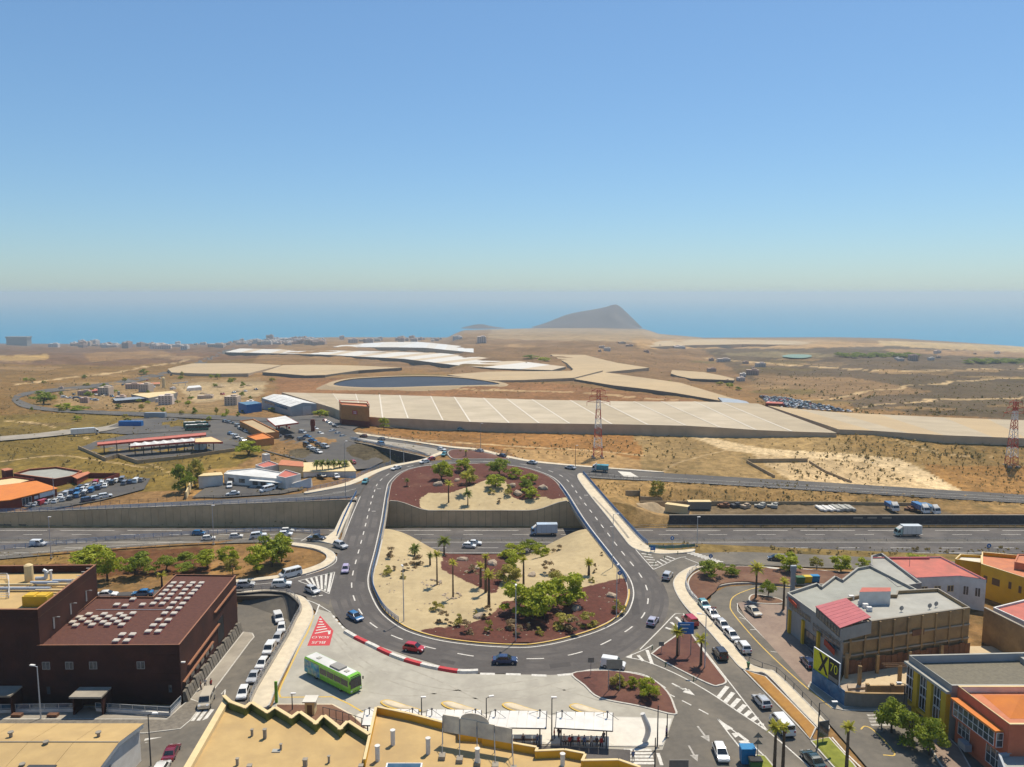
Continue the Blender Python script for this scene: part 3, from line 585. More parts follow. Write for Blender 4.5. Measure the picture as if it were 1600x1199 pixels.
def bedgrid(name, y0, y1, step, redpolys, sandpolys, base):
    """The roundabout's planted island, draped over the ground, red cinders and pale sand."""
    P = np.array(INW)[:, :2]; rows = []; ys = np.arange(y0, y1+.01, step)
    n = 90
    for y in ys:
        xs = []
        for k in range(len(P)):
            a, b = P[k], P[(k+1) % len(P)]
            if (a[1] > y) != (b[1] > y): xs.append(a[0]+(b[0]-a[0])*(y-a[1])/(b[1]-a[1]))
        if len(xs) < 2: continue
        x0, x1 = min(xs)+.15, max(xs)-.15
        rows.append([(x0+(x1-x0)*i/n, y) for i in range(n+1)])
    A = np.array(rows); X = A[..., 0]; Y = A[..., 1]; Z = g(X, Y)
    edge = np.minimum(np.arange(n+1), np.arange(n+1)[::-1])[None, :]
    Z = Z+.16+.22*ss(0, 8, edge)*(.7+.5*np.sin(X*.5)*np.cos(Y*.4))
    nr, nc = X.shape; V = np.stack([X, Y, Z], -1).reshape(-1, 3); idx = np.arange(nr*nc).reshape(nr, nc)
    F = np.stack([idx[:-1, :-1], idx[:-1, 1:], idx[1:, 1:], idx[1:, :-1]], -1).reshape(-1, 4)
    me = bpy.data.meshes.new(name); me.from_pydata(V.tolist(), [], F.tolist()); me.polygons.foreach_set('use_smooth', [True]*len(F))
    px, py = to_px(V[:, 0], V[:, 1], V[:, 2]); f = np.full(len(V), base, float)
    for p in redpolys: f[inside(p, px, py)] = 1
    for p in sandpolys: f[inside(p, px, py)] = 0
    f2 = f.reshape(nr, nc)
    for _ in range(3): f2[1:-1, 1:-1] = (f2[1:-1, 1:-1]*2+f2[:-2, 1:-1]+f2[2:, 1:-1]+f2[1:-1, :-2]+f2[1:-1, 2:])/6
    a = me.attributes.new('cinder', 'FLOAT', 'POINT'); a.data.foreach_set('value', f2.ravel().astype(np.float32))
    m, nt, b = nodes(name); N = nt.nodes.new; L = nt.links.new
    ge = N('ShaderNodeNewGeometry')
    def noise(s, d=5):
        q = N('ShaderNodeTexNoise'); q.inputs['Scale'].default_value = s; q.inputs['Detail'].default_value = d; q.inputs['Roughness'].default_value = .65; L(ge.outputs['Position'], q.inputs['Vector']); return q.outputs['Fac']
    def mixc(f_, a_, b_):
        q = N('ShaderNodeMix'); q.data_type = 'RGBA'; L(f_, q.inputs[0])
        for k, c in ((6, a_), (7, b_)):
            if isinstance(c, tuple): q.inputs[k].default_value = (*c, 1)
            else: L(c, q.inputs[k])
        return q.outputs[2]
    def rng(src, a0, a1, b0=0, b1=1):
        r = N('ShaderNodeMapRange'); r.inputs[1].default_value = a0; r.inputs[2].default_value = a1; r.inputs[3].default_value = b0; r.inputs[4].default_value = b1; L(src, r.inputs[0]); return r.outputs[0]
    at = N('ShaderNodeAttribute'); at.attribute_name = 'cinder'
    ad = N('ShaderNodeMath'); ad.operation = 'ADD'; L(at.outputs['Fac'], ad.inputs[0]); L(rng(noise(.8), .2, .8, -.3, .3), ad.inputs[1])
    sand = mixc(rng(noise(.5), .35, .65), (.475, .375, .215), (.40, .31, .175)); sand = mixc(rng(noise(.12), .45, .7, 0, .6), sand, (.33, .255, .15))
    red = mixc(rng(noise(1.3), .35, .65), (.125, .048, .036), (.085, .036, .028)); red = mixc(rng(noise(.1), .5, .75, 0, .6), red, (.19, .105, .07))
    L(mixc(rng(ad.outputs[0], .42, .58), sand, red), b.inputs['Base Color']); b.inputs['Roughness'].default_value = .95; b.inputs['Specular IOR Level'].default_value = .1
    bp = N('ShaderNodeBump'); bp.inputs['Strength'].default_value = .35; bp.inputs['Distance'].default_value = .15; L(noise(5, 6), bp.inputs['Height']); L(bp.outputs[0], b.inputs['Normal'])
    me.materials.append(m); o = bpy.data.objects.new(name, me); col.objects.link(o); return struct(o)
YI = min(p[1] for p in INW); YT = max(p[1] for p in INW)
bedgrid('roundabout_island', YI+.2, 213.0, .7, [[(694, 862), (790, 864), (800, 880), (785, 905), (774, 930), (748, 918), (688, 889)], [(640, 992), (659, 984), (728, 976), (770, 960), (785, 940), (850, 935), (909, 918), (975, 903), (1000, 908), (1000, 1020), (640, 1020)]], [], 0)
bedgrid('roundabout_island', 241.4, YT-.2, .8, [], [[(655, 780), (668, 771), (700, 771), (735, 760), (760, 750), (790, 752), (800, 777), (815, 782), (850, 776), (862, 781), (895, 776), (880, 800), (800, 815), (690, 810), (655, 792)]], 1)
# kerb round the roundabout's island
for k, (ya, yb, nm) in enumerate(((0, 205, 'kerb'), (245, 400, 'kerb'))):
    seg = [p for p in RIN if ya < p[1] < yb]
    if k == 0: s0 = max(range(len(seg)-1), key=lambda q: math.dist(seg[q], seg[q+1])); seg = seg[s0+1:]+seg[:s0+1]
    mb = MB(); A = [(p[0], p[1], .15) for p in seg]; B = [(p[0], p[1], .15) for p in offset(seg, -.35)]
    if math.dist(B[0][:2], (-5, 190 if k == 0 else 265)) > math.dist(A[0][:2], (-5, 190 if k == 0 else 265)): B = [(p[0], p[1], .15) for p in offset(seg, .35)]
    mb.strip(A, B, 0); mb.strip([(p[0], p[1], -.1) for p in seg], A, 0); struct(mb.build(nm, 'kerb'))
# ------------------------------------------------------------------ road markings
def stripe(path, w, z, name, mt, parent):
    """A painted band along a world path."""
    A = offset(path, w/2); B = offset(path, -w/2)
    return MB().strip([(p[0], p[1], q[2]+z) for p, q in zip(B, path)], [(p[0], p[1], q[2]+z) for p, q in zip(A, path)]).build(name, mt, parent)
def dashes(path, ln, gap, w, z, parent, name='lane_dash', mt='white_paint', start=0.0):
    P = np.array(path, float); d = np.r_[0, np.cumsum(np.hypot(*np.diff(P[:, :2], axis=0).T))]; s = start
    at = lambda t: tuple(np.interp(t, d, P[:, k]) for k in range(3))
    while s+ln < d[-1]:
        stripe([at(s+ln*k/3) for k in range(4)], w, z, name, mt, parent); s += ln+gap
def pline(px, n=5, curve=True): return [tuple(G(*p)) for p in (crv(px, n) if curve else px)]
RMID = [((a[0]+b[0])/2, (a[1]+b[1])/2, 0.0) for a, b in zip(RIN, pair())]
RMID = resample(crv(resample(RMID, 60, True), 6, True), 360, True)
dashes(RMID+[RMID[0]], 3.2, 4.6, .28, .010, ring)
for t_ in (.17, .38, .63, .84):   # wheel tracks polished dark by traffic
    q = [(a[0]*(1-t_)+b[0]*t_, a[1]*(1-t_)+b[1]*t_, 0.0) for a, b in zip(RIN, pair())]; q = resample(crv(resample(q, 60, True), 6, True), 300, True); stripe(q+[q[0]], .75, .004, 'wheel_track', 'tyre_dark', ring)
for px_ in ([(690, 1030), (712, 1034), (709, 1039), (687, 1035)], [(985, 935), (997, 935), (1000, 960), (988, 962)], [(560, 880), (575, 880), (570, 910), (556, 908)], [(858, 1038), (890, 1034), (893, 1041), (860, 1045)], [(925, 815), (936, 815), (945, 832), (934, 833)], [(640, 727), (660, 724), (664, 728), (644, 731)]): MB().sheet([tuple(W(a, b, .006)) for a, b in px_]).build('asphalt_patch', 'patch_dark', ring)
cen = (-5, 215)
def away(path, d):
    A = offset(path, d, True); B = offset(path, -d, True)
    return A if sum(math.dist(p[:2], cen) for p in A) > sum(math.dist(p[:2], cen) for p in B) else B
WL = away(RIN, 1.15); stripe([(p[0], p[1], 0) for p in WL+[WL[0]]], .26, .009, 'edge_line', 'white_paint', ring)
YL = away(RIN, .16); seg = [p for p in YL if p[1] < 168]; s0 = max(range(len(seg)-1), key=lambda q: math.dist(seg[q], seg[q+1])); seg = seg[s0+1:]+seg[:s0+1]
stripe([(p[0], p[1], .15) for p in seg], .3, .008, 'kerb_line', 'yellow_paint', ring)
def mark(px, w=.22, z=.014, name='edge_line', mt='white_paint', parent=ring, curve=True, up=0.0):
    pts = [tuple(W(*p)) for p in (crv(px, 5) if curve else px)] if parent is ring else pline(px, 5, curve)
    return stripe([(v[0], v[1], v[2]+up) for v in pts], w, z, name, mt, parent)
mark([(563, 776), (550, 806), (540, 832), (530, 858)])
mark([(909, 752), (928, 781), (952, 808), (976, 836), (996, 862), (1021, 890)])
mark([(523, 868), (526, 872), (523, 880), (505, 890), (478, 899)], parent=link_w)
mark([(1000, 1015), (1030, 985), (1052, 962), (1057, 959)], parent=road_s)
mark([(900, 1051), (930, 1046), (975, 1049), (1010, 1056), (1040, 1075)], parent=road_s)
mark([(978, 1027), (1010, 1034), (1060, 1055), (1110, 1083), (1150, 1110), (1200, 1143)], parent=road_s, w=.25)
mark([(978, 1027), (1005, 1016), (1020, 1008)], parent=road_s)
mark([(1080, 990), (1105, 1022), (1145, 1073), (1175, 1112), (1200, 1143)], parent=road_s, curve=False)
mark([(1200, 1143), (1230, 1168), (1265, 1199), (1290, 1225)], parent=road_s, curve=False)
mark([(1121, 1123), (1150, 1145), (1180, 1168), (1200, 1187)], parent=road_s, curve=False); mark([(1121, 1123), (1140, 1148), (1156, 1168)], parent=road_s, curve=False)
dashes(pline([(1040, 1082), (1068, 1096), (1095, 1110), (1125, 1126)], curve=False), 1.9, 1.5, .25, .012, road_s)
def quadmark(px, name, mt='white_paint', parent=road_s, z=.012): return MB().sheet([(v.x, v.y, v.z+z) for v in (G(*p) for p in px)]).build(name, mt, parent)
def hatch(a0, a1, b0, b1, n, w, parent, name='hatch_stripe', mt='white_paint', z=.012, skip=0.0):
    """n painted bars from the line a0-a1 to the line b0-b1 (pixels)."""
    for k in range(n):
        t = (k+.5+skip)/(n+skip); p = [a0[i]+(a1[i]-a0[i])*t for i in (0, 1)]; q = [b0[i]+(b1[i]-b0[i])*t for i in (0, 1)]
        stripe([tuple(G(*p)), tuple(G(*q))], w, z, name, mt, parent)
# left hatched wedge
mark([(466, 908), (490, 902), (523, 894)], parent=link_w, z=.02); mark([(523, 894), (519, 910), (514, 928)], parent=link_w, z=.02); mark([(466, 908), (490, 917), (514, 928)], parent=link_w, z=.02)
hatch((474, 906), (522, 895), (486, 915), (515, 926), 6, .5, link_w, z=.02)
dashes(pline([(488, 932), (500, 931), (512, 929)], curve=False), .8, .6, .5, .02, link_w)
mark([(380, 914), (425, 911), (470, 901)], parent=link_w, z=.02, w=.18)
mark([(475, 936), (495, 944), (517, 957)], parent=link_w, z=.02); quadmark([(492, 961), (498, 944), (500, 945), (494, 961)], 'edge_line', parent=link_w, z=.03)
dashes(pline([(520, 962), (530, 974), (541, 987)], curve=False), 1.2, .8, .4, .016, plaza)
# right hatched wedge and zebra crossing
mark([(1021, 890), (1035, 884), (1058, 873), (1072, 870)], parent=slip_se, z=.02); hatch((997, 858), (1019, 886), (1014, 862), (1030, 885), 6, .45, slip_se, z=.02)
hatch((1032, 884), (1058, 872), (1024, 878), (1044, 868), 4, .4, slip_se, z=.02)
mark([(1070, 872), (1095, 882)], parent=slip_se, z=.02, curve=False)
for k in range(9):
    t = k/8; a = (1068+t*44, 863+t*14.5); stripe([tuple(G(*a)), tuple(G(a[0]+18, a[1]+.4))], .55, .02, 'zebra_stripe', 'white_paint', slip_se)
# splitter hatching
hatch((1060, 960), (1036, 985), (1078, 980), (1052, 988), 3, .6, road_s); mark([(1057, 959), (1068, 959), (1080, 990)], parent=road_s, curve=False)
hatch((990, 1028), (1018, 1012), (998, 1031), (1026, 1040), 2, .6, road_s)
quadmark([(978, 1027), (988, 1022), (987, 1029)], 'hatch_stripe')
hatch((1117, 1087), (1190, 1137), (1132, 1068), (1196, 1135), 7, .75, road_s); quadmark([(1186, 1130), (1200, 1143), (1190, 1138)], 'hatch_stripe')
quadmark([(1122, 1124), (1146, 1139), (1136, 1141)], 'hatch_stripe')
for dx, dy in ((0, 0), (11, 12)):
    quadmark([(1143+dx, 1146+dy), (1154+dx, 1145+dy), (1171+dx, 1158+dy), (1166+dx, 1159+dy), (1154+dx, 1150+dy), (1149+dx, 1153+dy), (1147+dx, 1151+dy)], 'chevron')
def arrow(px, tip, parent, mt='white_paint', w=.16, z=.014):
    a = G(*px); b = G(*tip); d = (b-a); L_ = d.length; d.normalize(); s = Vector((-d.y, d.x, 0))
    p = lambda u, v: tuple(a+d*(u*L_)+s*(v*L_)+Vector((0, 0, z)))
    MB().add([p(0, -.035), p(0, .035), p(.6, .035), p(.6, w), p(1, 0), p(.6, -w), p(.6, -.035)], [(0, 6, 2, 1), (3, 5, 4)]).build('lane_arrow', mt, parent)
arrow((1050, 1068), (1086, 1087), road_s); arrow((1055, 1072), (1078, 1080), road_s); arrow((1090, 1135), (1109, 1160), road_s, 'worn_paint'); arrow((1076, 1165), (1090, 1190), road_s, 'worn_paint')
mark([(1028, 1177), (1034, 1196)], parent=road_s, w=.5, curve=False)
for k in range(5): stripe([tuple(G(975+k*.8, 1172+k*5.2)), tuple(G(1018+k*1.2, 1172+k*5.2))], .55, .014, 'zebra_stripe', 'white_paint', road_s)
# bridges: little white ticks
for q in ((589, 764), (581, 799), (913, 774), (953, 823)): stripe([tuple(W(q[0], q[1])), tuple(W(q[0]+6, q[1]))], .35, .01, 'painted_tick', 'white_paint', ring)
# motorway
for y, ln, gp_, w in ((214.9, 0, 0, .25), (224.6, 0, 0, .25), (227.8, 0, 0, .25)): stripe([(x, y, MZ) for x in XM], w, .034, 'edge_line', 'white_paint', motorway)
dashes([(x, 236.1, MZ) for x in XM], 17, 4, .28, .034, motorway); dashes([(x, 231.9, MZ) for x in XM], 6, 9, .2, .034, motorway); dashes([(x, 219.4, MZ) for x in XM], 6, 9, .2, .034, motorway, start=5)
mark([(0, 868.5), (100, 859.5), (200, 852), (330, 844), (440, 841), (500, 846)], parent=slip_sw, z=.04, w=.15); mark([(470, 846), (486, 836)], parent=slip_sw, z=.045, curve=False)
mark([(0, 807), (100, 800.5), (200, 794), (350, 785), (440, 779), (496, 775), (545, 768)], parent=slip_nw, w=.16, z=.03)
mark([(556, 764), (538, 768), (520, 770)], parent=slip_nw, w=.2, z=.03)
for a, b in (((915, 740), (1600, 778)), ((915, 745), (1600, 782))): stripe([tuple(G(a[0]+(b[0]-a[0])*t/20, a[1]+(b[1]-a[1])*t/20+(.0 if t else 0))) for t in range(21)], .18, .03, 'edge_line', 'white_paint', slip_ne)
quadmark([(965, 736.5), (985, 738), (998, 746), (975, 745)], 'worn_patch', 'pale_paving', slip_ne, .035)
mark([(640, 734), (690, 725), (745, 721.5), (800, 722)], w=.16)
# low street and parking street
for o_ in (0, 5): mark([(392, 992), (375, 1015), (350, 1052), (336, 1075)] if not o_ else [(397, 996), (381, 1020), (356, 1057), (341, 1079)], w=.16, mt='yellow_paint', parent=street_w, name='kerb_line')
for k in range(3): stripe([tuple(G(300+k*9.5, 1127-k*.6)), tuple(G(313+k*9.5, 1110-k*.6))], .6, .03, 'zebra_stripe', 'white_paint', street_w)
for k in range(5): stripe([tuple(G(226+k*0, 1179-k*6.5+3)), tuple(G(247+k*7.5, 1179-k*6.8))], .6, .03, 'zebra_stripe', 'white_paint', street_w)
arrow((388, 1052), (374, 1066), street_w); mark([(346, 1085), (352, 1078), (350, 1096)], w=.2, parent=street_w, z=.03, curve=False); mark([(281, 1160), (289, 1148)], w=.25, parent=street_w, z=.03, curve=False)
mark([(300, 1138), (311, 1138)], w=.5, parent=street_w, z=.03, curve=False); mark([(402, 962), (425, 968)], parent=street_w, z=.03, w=.2, curve=False)
mark([(1240, 919), (1190, 917), (1150, 930), (1141, 945), (1148, 962), (1190, 1010), (1250, 1066), (1300, 1107)], parent=street_e, w=.22, mt='yellow_paint', name='kerb_line', z=.02)
mark([(1152, 943), (1153, 955), (1200, 1003), (1250, 1050), (1290, 1085)], parent=parking, w=.15, curve=False, name='bay_line'); 
for q in ((1165, 968, 1155, 965), (1190, 984, 1172, 984), (1219, 1020, 1204, 1018), (1266, 1056, 1258, 1060)): mark([(q[0], q[1]), (q[2], q[3])], parent=parking, w=.15, curve=False, name='bay_line')
for k in range(4): stripe([tuple(G(1355+k*2, 1118+k*5)), tuple(G(1385+k*2, 1118+k*5))], .55, .02, 'zebra_stripe', 'worn_paint', street_e)
mark([(1300, 1152), (1320, 1175), (1345, 1199)], parent=street_e, w=.22, curve=False, name='bay_line'); mark([(1345, 1140), (1352, 1135), (1368, 1144), (1398, 1178), (1380, 1180)], parent=street_e, w=.22, mt='yellow_paint', name='kerb_line')
# plaza: kerbs and lettered bus lane sign
RED = [(500, 962), (521, 986), (515, 1009), (480, 1009.5)]
RP = [G(*p) for p in RED]; bus_sign = MB().sheet([(v.x, v.y, .022) for v in RP]).build('painted_bus_sign', 'red_paint', plaza)
def lettering(txt, size, mt, loc, rz, name, parent, rx=0.0, depth=0.0, flip=False, align='CENTER', sx=1.0):
    c = bpy.data.curves.new('lettering', 'FONT'); c.body = txt; c.size = size; c.align_x = align; c.align_y = 'CENTER'; c.extrude = depth
    t = bpy.data.objects.new('lettering', c); col.objects.link(t); dg = bpy.context.evaluated_depsgraph_get(); dg.update()
    me = bpy.data.meshes.new_from_object(t.evaluated_get(dg)); bpy.data.objects.remove(t)
    me.transform(Matrix.Translation(loc) @ Matrix.Rotation(rz, 4, 'Z') @ Matrix.Rotation(rx, 4, 'X') @ Matrix.Diagonal((sx, 1, 1, 1)))
    me.materials.clear(); me.materials.append(M[mt]); o = bpy.data.objects.new(name, me); col.objects.link(o); attach(o, parent); return o
q = W(498, 1004); lettering('BUS', 1.5, 'white_paint', (q.x, q.y, .032), R(180), 'lettering', bus_sign, sx=1.05)
q = W(501, 996); lettering('SOLO', 1.3, 'white_paint', (q.x, q.y, .032), R(180), 'lettering', bus_sign, sx=1.0)
for k in range(6):
    t = k/5; a = W(500-t*8, 967+t*23); b = W(502+t*11.5, 969+t*17); stripe([(a.x, a.y, 0), (b.x, b.y, 0)], .42, .032, 'painted_bar', 'white_paint', bus_sign)
quadmark([(512, 987), (517, 985), (516, 991), (513, 992)], 'painted_bar', parent=bus_sign, z=.032)
for t_ in ([(520, 985), (580, 1040), (680, 1075), (800, 1080), (880, 1065)], [(516, 992), (570, 1046), (676, 1084), (800, 1092), (900, 1075)], [(560, 1080), (640, 1088), (740, 1075), (840, 1062)], [(600, 1030), (680, 1062), (760, 1100)], [(860, 1072), (940, 1096), (1030, 1118)]): stripe(pline(t_), .35, .014, 'tyre_mark', 'tyre_mark', plaza)
# red and white barrier along the plaza's edge: each block a part
bp_ = crv([tuple(v) for v in WP([(540, 988), (559, 999), (582, 1010), (603, 1020.5), (625, 1029.5), (645, 1036), (668, 1042), (693, 1047), (720, 1051), (747, 1050.5)])], 6)
barrier = empty('kerb_barrier', bp_[0]); tag(barrier, 'low red and white striped barrier curving between ring road and bus plaza', 'barrier')
cum = np.r_[0, np.cumsum([math.dist(a, b) for a, b in zip(bp_, bp_[1:])])]; nb = 9
for k in range(nb):
    sgm = [tuple(np.interp(cum[-1]*(k+u/4)/nb, cum, [p[c] for p in bp_]) for c in range(3)) for u in range(5)]
    A = offset(sgm, .55); B = offset(sgm, -.55); w_ = MB(); h = .45
    T0 = offset(sgm, .38); T1 = offset(sgm, -.38)
    for u in range(4):
        P_ = [(A[u][0], A[u][1], 0), (A[u+1][0], A[u+1][1], 0), (B[u+1][0], B[u+1][1], 0), (B[u][0], B[u][1], 0), (T0[u][0], T0[u][1], h), (T0[u+1][0], T0[u+1][1], h), (T1[u+1][0], T1[u+1][1], h), (T1[u][0], T1[u][1], h)]
        w_.add(P_, [(0, 4, 5, 1), (4, 7, 6, 5), (7, 3, 2, 6), (0, 3, 7, 4), (1, 5, 6, 2)])
    w_.build('barrier_block', 'white_paint' if k % 2 == 0 else 'red_paint', barrier)
dashes(pline([(750, 1053), (806, 1054), (860, 1056), (897, 1053)]), 2.6, 1.9, .7, .02, plaza, 'give_way_dash')
mark([(490, 962), (482, 985), (470, 1008), (452, 1045), (437, 1078), (438, 1090)], w=.3, mt='yellow_paint', parent=plaza, name='kerb_line', z=.02)
mark([(438, 1090), (520, 1089), (545, 1100), (575, 1118)], w=.3, mt='yellow_paint', parent=plaza, name='kerb_line', z=.02, curve=False)

# ------------------------------------------------------------------ bridges, walls and railings
def bridge(idx, label):
    root = empty('road_bridge', (idx[0][0][0], idx[0][0][1], 0)); tag(root, label, 'bridge')
    A = [p[0] for p in idx]; B = [p[1] for p in idx]; mb = MB(); n = len(A)
    mb.add([(p[0], p[1], -.03) for p in A]+[(p[0], p[1], -.03) for p in B]+[(p[0], p[1], -1.3) for p in A]+[(p[0], p[1], -1.3) for p in B], [])
    for k in range(n-1): mb.f += [[k, k+1, 2*n+k+1, 2*n+k], [n+k, 3*n+k, 3*n+k+1, n+k+1], [2*n+k, 2*n+k+1, 3*n+k+1, 3*n+k]]; mb.m += [0, 0, 0]
    mb.build('deck', 'concrete', root)
    for side, P in ((0, A), (1, B)):
        c = MB(); Q = offset(P, .3); Q2 = offset(P, -.3)
        for k in range(n-1): c.add([(Q[k][0], Q[k][1], -.35), (Q[k+1][0], Q[k+1][1], -.35), (Q2[k+1][0], Q2[k+1][1], -.35), (Q2[k][0], Q2[k][1], -.35), (Q[k][0], Q[k][1], .16), (Q[k+1][0], Q[k+1][1], .16), (Q2[k+1][0], Q2[k+1][1], .16), (Q2[k][0], Q2[k][1], .16)], [(4, 5, 6, 7), (0, 4, 7, 3), (1, 2, 6, 5), (0, 1, 5, 4), (3, 7, 6, 2)])
        c.build('edge_beam', 'concrete', root)
    return root
PR = list(zip(RIN, pair()))
bl = [q for q in PR if q[0][0] < -20 and 203 < q[0][1] < 247]; br = [q for q in PR if q[0][0] > 0 and 203 < q[0][1] < 247]
bridge(bl, 'roundabout bridge over the motorway beside the long ribbed retaining wall'); bridge(br, 'roundabout bridge over the motorway with a truck about to pass under it')
def railing(path, h, label, mt='blue_steel', sp=2.0, rails=3, slant=False, panel=None, group=None, base=0.0, cat='railing', name='railing'):
    """Posts and rails along a world path."""
    P = [tuple(p) for p in path]; L_ = sum(math.dist(a, b) for a, b in zip(P, P[1:])); n = max(2, int(L_/sp)+1); Q = resample(P, n)
    root = empty(name, (Q[0][0], Q[0][1], Q[0][2]+base)); tag(root, label, cat, group)
    p = MB(); r = MB()
    for q in Q: p.box((q[0], q[1], q[2]+base-.1), (.09, .09, h+.1))
    for a, b in zip(Q, Q[1:]):
        for k in range(rails): z = base+h*(1-k*.72/max(1, rails-1)) if rails > 1 else base+h; r.tube((a[0], a[1], a[2]+z), (b[0], b[1], b[2]+z), .045, n=4, cap=False)
        if slant:
            for u in (.15, .4, .65, .9): c = [a[i]+(b[i]-a[i])*u for i in range(3)]; d = [a[i]+(b[i]-a[i])*(u-.18) for i in range(3)]; r.tube((c[0], c[1], c[2]+base+.08), (d[0], d[1], d[2]+base+h), .06, n=4, cap=False)
    p.build('post', mt, root)['kind'] = 'stuff'; r.build('rail', mt, root)['kind'] = 'stuff'
    if panel:
        w = MB(); w.strip([(a[0], a[1], a[2]+base+.15) for a in Q], [(a[0], a[1], a[2]+base+h-.1) for a in Q]); w.build('infill', panel, root)
    return root
rin = [p for p in RIN if p[0] < -15 and 150 < p[1] < 258]; railing([(p[0], p[1], .12) for p in offset(rin, .25)], 1.15, 'blue baluster railing along the inner edge beside the sandy slope and palms', slant=True, sp=1.6)
rin = [p for p in RIN if p[0] > 5 and 172 < p[1] < 262]; railing([(p[0], p[1], .12) for p in rin], 1.15, 'blue baluster railing on the bridge edge above the truck', slant=True, sp=1.6)
railing(crv([tuple(W(*p)) for p in [(911, 741), (930, 763), (955, 792), (980, 820), (1000, 842), (1012, 852)]], 5), 1.1, 'blue railing outside the bridge pavement next to the dirt yard', slant=True, base=.13, sp=1.6)
railing([tuple(W(*p)) for p in [(557, 772), (545, 795), (536, 815), (527, 838)]], 1.1, 'short blue railing where the left bridge pavement meets the ribbed wall', base=.13, slant=True)
railing(crv([tuple(G(*p)) for p in [(1014, 857), (1040, 859), (1062, 858), (1086, 856)]], 4), 1.0, 'teal blue railing with a blue board beside the zebra crossing', mt='blue_steel', base=.13, panel='green_wire')
railing(crv([(v.x, v.y, 0.0) for v in WP([(380, 926.5), (411, 924), (436, 925.5), (450, 928.5), (466, 942), (469, 954), (460, 971), (451, 990), (427, 1030), (400, 1075), (390, 1100)])], 5), 1.05, 'thin grey railing on the curved pavement above the sunken street', mt='grey_steel', base=.13)
railing(crv([tuple(G(*p)) for p in [(1096, 886.5), (1083, 892), (1073.5, 904), (1072, 916), (1079, 930), (1089, 941)]], 4), 1.0, 'pale curved railing beside the brown planting bed', mt='pale_steel', base=.13)
railing(crv([tuple(G(*p)) for p in [(1150, 1013), (1172.6, 1037), (1199, 1046), (1213, 1051), (1255, 1091), (1295, 1134)]], 4), .85, 'dark low rail and bollards along the parking street pavement', mt='dark_steel', base=.13, rails=1, sp=2.6)
WY = 241.3
xw = sorted(p[0] for p in RIN if abs(p[1]-WY) < 1.2); XWL, XWR = xw[0]+.4, xw[-1]-.4
def panelwall(name, label, xs, top, cap=True, mt='wall_concrete', w=2.35, y=WY, thick=.5):
    root = empty(name, (xs[0], y, MZ)); tag(root, label, 'retaining wall')
    n = int((xs[1]-xs[0])/w); c = MB()
    for k in range(n):
        a, b = xs[0]+k*w, xs[0]+(k+1)*w-.07; ta, tb = top(a), top(b); j = .03*(k % 2)+.02*math.sin(k*2.1)
        MB().prism([(a, y-j), (b, y-j), (b, y+thick), (a, y+thick)], [MZ-.5]*4, [ta, tb, tb, ta]).build('panel', mt, root)
    m_ = 30
    for k in range(m_):
        a = xs[0]+(xs[1]-xs[0])*k/m_; b = xs[0]+(xs[1]-xs[0])*(k+1)/m_; ta, tb = top(a), top(b)
        c.add([(a, y-.12, ta-.01), (b, y-.12, tb-.01), (b, y+thick+.05, tb-.01), (a, y+thick+.05, ta-.01), (a, y-.12, ta+.18), (b, y-.12, tb+.18), (b, y+thick+.05, tb+.18), (a, y+thick+.05, ta+.18)], [(4, 5, 6, 7), (0, 1, 5, 4), (3, 7, 6, 2)])
    c.build('coping', 'concrete', root); b_ = MB(); q_ = [xs[0]+(xs[1]-xs[0])*k/40 for k in range(41)]; b_.strip([(x, y+.12, MZ-.5) for x in q_], [(x, y+.12, top(x)-.1) for x in q_]); b_.build('backing', 'black', root)
    return root
panelwall('retaining_wall', 'ribbed concrete wall below the far half of the roundabout island, dipping at its middle', (-46, 27), lambda x: gz(x, 242)+.35 if XWL < x < XWR else -1.5)
panelwall('retaining_wall', 'long ribbed concrete wall under the climbing slip road, tapering away from the bridge', (-190, -49.5), lambda x: gz(x, 243)+.45)
lw = [(x, WY+.25, gz(x, 243)+.6) for x in xs_(-190, -50, 50)]; railing(lw, 1.1, 'long blue fence on top of the ribbed wall beside the slip road', sp=2.6, rails=4)
railing([tuple(G(*p)) for p in crv([(0, 801), (100, 793), (200, 786.5), (350, 778.5), (440, 772.5), (480, 768)], 6)], 1.1, 'dark fence between the slip road and the parked cars and white villa', mt='dark_steel', sp=3)
railing([(v[0], v[1], v[2]+.1) for v in pline([(-60, 866), (0, 860), (100, 851), (200, 843), (330, 835), (440, 831), (500, 835)])], 1.2, 'blue fence between the near slip road and the motorway', sp=2.6, rails=4)
railing([(v[0], v[1], v[2]) for v in pline([(-60, 880), (0, 875), (100, 866), (200, 858.5), (330, 851), (440, 848.5)])], .75, 'grey guard rail on the near edge of the queueing slip road', mt='grey_steel', rails=1, sp=4)
for y, t in ((225.6, 'near'), (226.8, 'far')): railing([(x, y, MZ) for x in XM[5:-5]], .75, 'steel crash barrier on the %s side of the motorway median' % t, mt='grey_steel', rails=2, sp=6)
railing([(x, 239.6, MZ) for x in xs_(28, 230, 40)], .8, 'steel crash barrier below the dark basalt wall', mt='grey_steel', rails=2, sp=5)
railing([(x, 205.5, gz(x, 205.5)) for x in xs_(48, 190, 30)], .8, 'rusty crash barrier between the motorway and the near slip road', mt='grey_steel', rails=2, sp=5)
railing([tuple(G(*p)) for p in crv([(1030, 753), (1120, 758), (1300, 769), (1450, 778.5), (1600, 787), (1750, 795)], 6)], .8, 'grey crash barrier on the upper slip road above the dry bank', mt='grey_steel', rails=2, sp=5)
railing([tuple(W(*p)) for p in [(911, 742), (935, 743.5), (960, 746), (1000, 750)]], 1.1, 'dark railing at the head of the dry bank', mt='dark_steel', sp=2.2)
railing([tuple(G(*p)) for p in crv([(560, 677), (620, 685.5), (700, 696.5), (750, 701.5), (800, 713)], 5)], 1.2, 'thin fence along the far pavement beyond the roundabout', mt='grey_steel', sp=3)
